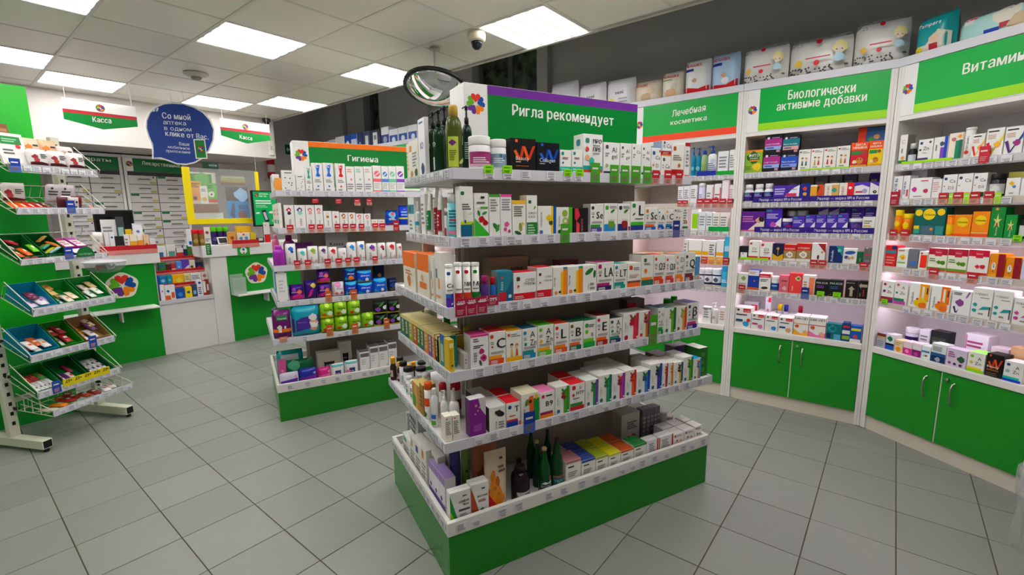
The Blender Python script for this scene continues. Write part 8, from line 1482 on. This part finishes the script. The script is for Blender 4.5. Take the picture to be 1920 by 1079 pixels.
def bar(k, x, y, w, l, t, col, ops, label, film=True, up=.006, rz=0, group='snack bars in the wire rack', cat='snack bar', name='snack_bar'):
    b = MB()
    if k in (3, 4) and film: l *= 1.1
    if film:
        n = 8; R = [(0, 1, .06), (.06, 1, .1), (.1, .96, .8), (.5, .96, 1), (.9, .96, .8), (.94, 1, .1), (1, 1, .06)]; V = []; Fc = []
        for q, fw, ft in R:
            for i in range(n): a = 2*pi*(i+.5)/n; V.append((w/2*fw*max(-1, min(1, 1.3*cos(a))), l*q, t/2+t/2*ft*max(-1, min(1, 1.2*sin(a)))))
        for j in range(len(R)-1): Fc += [(j*n+i, j*n+(i+1) % n, (j+1)*n+(i+1) % n, (j+1)*n+i) for i in range(n)]
        Fc += [tuple(range(n-1, -1, -1)), tuple((len(R)-1)*n+i for i in range(n))]; b.add(V, Fc, mat(col, rough=.2, var=.08), True)
        printing(b, [(q[0], *[.1+.8*c if i in (0, 2) else .14+.72*c if isinstance(c, float) else c for i, c in enumerate(q[1:])]) if q[0] == 'r' else q for q in ops], Top(w*.7, l, t), w, l, eps=.0006)
    else: b.box((-w/2, 0, 0), (w/2, l, t), col, c=.001); printing(b, ops, Top(w, l, t), w, l)
    loc, rot = in_basket(k, x, y, up); o = b.build(name, None, loc, 0, label=label, category=cat, group=group); o.rotation_euler = (rot[0], 0, rot[2]+rz); return o
def tray(k, x, w, l, h, col, label, ops=(), mesh=False):
    b = MB(); tk = .004; w -= .01; l = .222; loc, rot = in_basket(k, x+.009, .032, .0082)
    b.box((0, 0, 0), (w, l, tk), col).box((0, 0, tk), (w, tk, h*.42), col).box((0, l-tk, tk), (w, l, h), col)
    for xx in (0, w-tk): b.add([(xx, tk, tk), (xx+tk, tk, tk), (xx+tk, l-tk, tk), (xx, l-tk, tk), (xx, tk, h*.42), (xx+tk, tk, h*.42), (xx+tk, l-tk, h), (xx, l-tk, h)], [(0, 4, 7, 3), (1, 2, 6, 5), (4, 5, 6, 7)], col)
    printing(b, list(ops), Flat(0, 0, w, h*.42), w, h*.42); o = b.build('display_tray', None, loc, 0, label=label, category='tray', group='trays in the wire rack'); o.rotation_euler = (rot[0], 0, rot[2]); return o
DG = '0c5a2a'; TE = '1583a0'
# top basket: cards and white pouches standing
def stand(k, x, y, w, h, d, kind, col, ops, label, cat, name, lean=-.25, up=.006):
    b, _ = KINDS[kind][0](w, h, d, col, ops, {'fin': 0}); loc, rot = in_basket(k, x, max(y, .012), up+d*.5+.008); o = b.build(name, None, loc, 0, label=label, category=cat, group='packs standing in the wire rack'); o.rotation_euler = (lean, 0, rot[2]); return o
FRU = [('b', .25, .5, .16, '8a2a2e', 3), ('b', .3, .3, .14, 'a33a3a', 5), ('l', .5, .4, .9, .7, 3, '4a4448'), ('p', [(.03, .04), (.97, .04), (.97, .12), (.5, .22), (.03, .2)], '5a2428')]
stand(0, .085, .14, .12, .25, .02, 'c', '7a4a2e', [('r', .05, .1, .95, .9, '8a5a3a'), ('r', .1, .8, .9, .86, 'a87a52')], 'tall brown carton standing at the left of the top basket', 'box', 'carton')
stand(0, .1, .08, .15, .21, .02, 'c', 'e2dfda', [('r', .12, .64, .88, .9, '1f7a3a'), ('l', .2, .7, .8, .84, 2, '8ac09a'), ('o', .72, .58, .1, 'b8242e'), ('l', .12, .3, .6, .5, 2, '5a5a5e')], 'white card with a green panel in the top basket', 'box', 'carton')
for i, (x, c_) in enumerate(((.2, 'e2dedc'), (.315, 'dcd6d4'), (.435, 'e4dedc'))): stand(0, x, .03, .112, .115, .07, 's', c_, FRU, '%s white pouch with red fruit in the front of the top basket' % ['first', 'second', 'third'][i], 'pouch', 'pouch', -.1)
for i, (x, c_) in enumerate(((.22, 'e2c8b0'), (.325, 'dcb898'), (.43, 'e0d8d4'))): stand(0, x, .115, .11, .16 if i < 2 else .13, .06, 's', c_, [('b', .3, .6, .2, 'd9843a' if i < 2 else 'c9a8a8', 3), ('l', .5, .6, .9, .75, 1, '3a3a3a')], '%s pouch at the back of the top basket' % ['orange and white', 'tan', 'plain white'][i], 'pouch', 'pouch', -.1)
# second basket
for i, (c_, n) in enumerate((('d8622a', 'orange'), ('dc5a2e', 'bright orange'), ('c92f2a', 'red'), ('a3262a', 'dark red'), ('6a2f2a', 'chocolate brown'))): bar(1, .05+i*.045, .02, .04, .15, .016, c_, [('r', .1, .05, .9, .12, '2a1a18'), ('r', .2, .3, .8, .7, ['f0d0a0', 'f0d8b0', 'e0b0a0', 'd8a0a0', 'a07a6a'][i])], n+' flat bar in the second basket from the top')
for i in range(4): stand(1, .29+.035*i, .03+.02*(i % 2), .07, .085, .02, 's', ['5a2a32', 'd0c9cc', 'ccc4c6', '7a2a30'][i], [('o', .3, .4, .12, '1f1a1c'), ('o', .7, .6, .12, '1f1a1c'), ('o', .6, .2, .1, '1f1a1c')], '%s sweet bag in the second basket' % ['wine red', 'white dark-dotted', 'grey dark-dotted', 'red dark-dotted'][i], 'bag', 'sweet_bag', .1)
for i in range(2): stand(1, .3+.08*i, .12, .11, .13, .03, 's', 'c0b6ba', [('l', .1, .4, .8, .7, 2, '4a3f46'), ('o', .3, .8, .07, '1f1a1c')], '%s crinkled grey pack at the back of the second basket' % ['left', 'right'][i], 'pack', 'soft_pack', .2)
stand(1, .08, .14, .13, .12, .03, 's', 'c9c2be', FRU, 'white fruit pack at the back of the second basket', 'pack', 'soft_pack', .1); bar(1, .44, .03, .06, .06, .03, '2a2426', [], 'round black tin in the second basket', film=False, cat='tin', name='tin'); bar(1, .5, .02, .05, .09, .018, 'c95a3a', [('r', .1, .1, .9, .4, 'e8c0b0')], 'small orange-red bar at the right of the second basket')
# third basket
for i, x in enumerate((.0, .155)): tray(2, x, .15, .25, .085, DG, 'dark green tray, %s in the third basket from the top' % ['left', 'right'][i], [('o', .3, .4, .16, 'd88a7a'), ('o', .6, .4, .16, 'd88a7a')] if not i else [('T', 'батончики', .1, .2, .2, 'a0d0b0', .8)])
for i, (c_, n, x, y, l, rz) in enumerate((('d8602e', 'orange', .05, .03, .1, .15), ('e0662e', 'deep orange', .078, .025, .1, .05), ('6ac02a', 'lime', .115, .03, .1, -.15), ('d9d0cc', 'white and red', .07, .15, .08, 1.3), ('b02a36', 'crimson', .1, .17, .08, .6))): bar(2, x, y+.022, .034, l, .022, c_, [('r', .2, .3, .8, .7, 'f0e0c0' if i != 3 else 'c02a36')], n+' bar in the left green tray of the third basket', up=.0145+.02*(i % 3), rz=rz)
for i, (c_, n, x, y, rz) in enumerate((('b0c03a', 'olive lime', .2, .07, -1.3), ('3aa08a', 'teal', .2, .1, -1.25), ('c9722a', 'amber', .28, .08, .5), ('5a8a2a', 'green', .2, .13, -1.3), ('8ab0b0', 'pale blue', .2, .035, -1.4), ('a8823a', 'mustard', .21, .165, -1.2))): bar(2, x, y+.022, .026, .085, .018, c_, [('r', .2, .2, .5, .8, 'e0502e'), ('r', .55, .2, .8, .8, 'd8d04a')], n+' chew stick in the right green tray of the third basket', up=.0145+.02*(i % 3), rz=rz)
for i, x in enumerate((.355, .435)): bar(2, x, .105, .07, .14, .05, ['b0246a', 'a8309a'][i], [('r', .1, .05, .9, .7, 'e8e0d8'), ('l', .2, .2, .8, .6, 2, 'c93a8a')], '%s magenta and white box in the third basket' % ['left', 'right'][i], film=False, cat='box', name='carton')
bar(2, .4, .025, .15, .07, .04, '2a2a7a', [('r', .05, .05, .95, .9, 'dcd4cc')], 'indigo open box at the right of the third basket', film=False, cat='box', name='carton')
b = MB(); b.slab([(.06*cos(pi*i/12), .07*sin(pi*i/12)) for i in range(13)], 0, .004, '1f6a36'); printing(b, [('t', 'полезно', .12, .15, .14, '9ad0a8', .76)], Flat(-.06, 0, .12, .07), .12, .07); loc, rot = in_basket(2, .385, -.004, .03); b.build('shelf_wobbler', None, loc, THR, label='green half-round shelf card on the third basket', category='sign')
# fourth basket
tray(3, .0, .16, .25, .1, TE, 'teal plastic crate, left in the fourth basket'); tray(3, .165, .17, .25, .09, '1f8a3a', 'bright green tray in the middle of the fourth basket', [('T', 'ЭКС', .06, .25, .22, 'e8f0e8', .3)]); tray(3, .34, .175, .25, .09, '1a7a34', 'green tray at the right of the fourth basket')
for i, (c_, n, x, y) in enumerate((('d8cce0', 'lilac', .06, .04), ('e6e0e6', 'white', .1, .03), ('6a2f4a', 'plum', .07, .08), ('c9a8d0', 'pale violet', .12, .07))): bar(3, x, y+.022, .055, .08, .025, c_, [('r', .2, .3, .8, .6, '8a5a86')], n+' sweet bag in the teal crate of the fourth basket', up=.0145+.02*(i % 3), rz=.3-.2*i, cat='bag', name='sweet_bag')
for i, (c_, x, y) in enumerate((('c8d4e8', .2, .02), ('e0d8c8', .25, .02), ('d8b070', .2, .1), ('c9a060', .25, .1), ('e8dcc0', .3, .05), ('b87a3a', .22, .17), ('f0ece8', .37, .03), ('e6e6e2', .41, .03), ('e8e4e0', .45, .03), ('d8c09a', .38, .12), ('e4dcd0', .43, .12), ('d0b080', .47, .12))): bar(3, x, y+.022, .042, .085, .016, c_, [('r', .1, .3, .9, .5, ['2a4f8a', 'c9602a', '8a5a2a', '3a7a3a', 'c9a03a', '8a4a2a', '1f8a3a', '2a8a42', '3a9a4a', 'c95a2a', 'b0762a', '8a6a3a'][i])], '%s bar in the green trays of the fourth basket' % ['white and blue', 'cream and orange', 'gold and brown', 'gold and green', 'pale yellow', 'brown', 'white bar with dark green', 'white with mid green', 'white with light green', 'tan with orange', 'white with mustard', 'tan and umber'][i], up=.0145+.02*(i % 3))
# fifth, sixth, seventh baskets
tray(4, .0, .18, .25, .11, TE, 'teal plastic crate, left in the fifth basket'); tray(4, .185, .15, .25, .1, '2a8a1e', 'leaf green tray in the middle of the fifth basket'); tray(4, .34, .18, .25, .1, '9a7a52', 'brown card tray at the right of the fifth basket')
for i, (c_, x, y) in enumerate((('e8622a', .07, .08), ('e0703a', .11, .08), ('e2dedc', .05, .03), ('dcd8d4', .09, .025), ('e4e0dc', .14, .05), ('8a2a2e', .226, .12), ('d8d0cc', .226, .05), ('a8242e', .27, .05), ('9a2f36', .28, .13), ('d8d4e0', .38, .03), ('e0d8d4', .43, .03), ('6a3a6a', .46, .09), ('d8a02a', .4, .11), ('b02f36', .38, .17), ('e0c8b0', .48, .14))): bar(4, x, y+.022, .044, .095, .018, c_, [('r', .1, .3, .9, .55, ['f0d8c0', 'f0e0d0', 'd8602a', 'c95a2a', 'e8823a', 'd8b0a8', '7a2a3a', 'e8e0dc', 'd0a8a8', 'c9a03a', '8a5a9a', 'c9b03a', '7a4a1a', 'e8d0c8', '8a4a2a'][i])], '%s bar in the fifth basket' % ['orange', 'soft orange', 'white and orange', 'pale and rust', 'white and tangerine', 'wine red', 'white and plum', 'crimson', 'red and rose', 'lilac white', 'white and violet', 'purple and gold', 'golden yellow', 'red and cream', 'beige and brown'][i], up=.0145+.02*(i % 3), rz=RND.uniform(-.05, .05))
for i, x in enumerate((.0, .17, .34)): tray(5, x, .165, .25, .075, DG if i else '157a36', '%s green tray in the sixth basket' % ['left', 'middle', 'right'][i])
for i in range(5): bar(5, .04+.024*i, .05, .022, .1, .018, ['dcdad8', 'd0ccca', 'e2e0de', 'c9c4c2', 'e6e4e2'][i], [('r', .2, .1, .8, .3, '3a3436')], '%s slim white bar in the left tray of the sixth basket' % ORD[i], up=.0135)
for i, (c_, n) in enumerate((('a83a2a', 'rust'), ('8a2f2a', 'brown-red'), ('4a8a3a', 'green'))): bar(5, .05+.04*i, .15, .04, .08, .02, c_, [('r', .2, .3, .8, .6, 'c96a4a')], n+' bar at the back of the left tray in the sixth basket', up=.0135)
for i, (c_, n) in enumerate((('d8d0d4', 'white and pink'), ('5a2a6a', 'violet'), ('e0dce0', 'white and red'), ('9a2f46', 'crimson'), ('d0ccd0', 'grey and red'))): bar(5, .2+.03*(i % 4), .05+.09*(i > 2), .028, .1, .018, c_, [('r', .1, .4, .9, .7, ['d0305a', '3a1a46', 'c9303a', '6a1a2a', 'a82a36'][i])], n+' bar in the middle tray of the sixth basket', up=.0135)
for i in range(4): bar(5, .371+.033*i, .055, .031, .17, .02, ['d4d0d2', 'c4c0c4', 'd8d6d8', 'ccc8ca'][i], [('r', .1, .1, .9, .3, '3a2a4a'), ('r', .1, .55, .9, .7, '2a2628')], '%s white and black bar in the right tray of the sixth basket' % ORD[i], up=.0135)
for i, (c_, x, y, n) in enumerate((('d0c8b0', .06, .05, 'cream'), ('e0842a', .13, .07, 'orange'), ('a8322e', .2, .1, 'red'), ('8f2f2e', .24, .12, 'dark red'), ('b04a3a', .29, .09, 'brick'), ('8a3430', .34, .08, 'maroon'), ('e6e2e0', .4, .07, 'white'), ('dcd4d2', .45, .09, 'grey-white'), ('c04a3a', .16, .17, 'coral red'), ('a0302e', .22, .2, 'ruby'))): bar(6, x, y, .05, .1, .022, c_, [('r', .1, .3, .9, .6, 'e8d0c0' if i not in (0, 6, 7) else 'c0626a')], n+' bar in the bottom flat basket', rz=.5-.13*i, up=.009)
# clear-wrapped roll at the right edge of the picture
o = hz(1900, 1040, 0); o = Vector((o.x+.145*cos(YAW), o.y-.145*sin(YAW), 0)); t = thing('wrapped_bundle', 'clear plastic wrapped bundle standing on the floor at the right edge', 'bundle', o)
b = MB(); n = 36; V = [((.1+.018*(i % 2)+.012*sin(i*2.3+j*.7)-.035*(j == 8))*cos(2*pi*i/n), (.1+.018*(i % 2)+.012*sin(i*2.3+j*.7)-.035*(j == 8))*sin(2*pi*i/n), .004+.052*j) for j in range(9) for i in range(n)]
b.add(V, [(j*n+i, j*n+(i+1) % n, (j+1)*n+(i+1) % n, (j+1)*n+i) for j in range(8) for i in range(n)], mat('d9dcd6', rough=.06, alpha=.32), True); b.build('wrap', t); MB().lathe([(.07, .004), (.07, .36)], 'a9ada4', 18).build('core', t)
build_items()
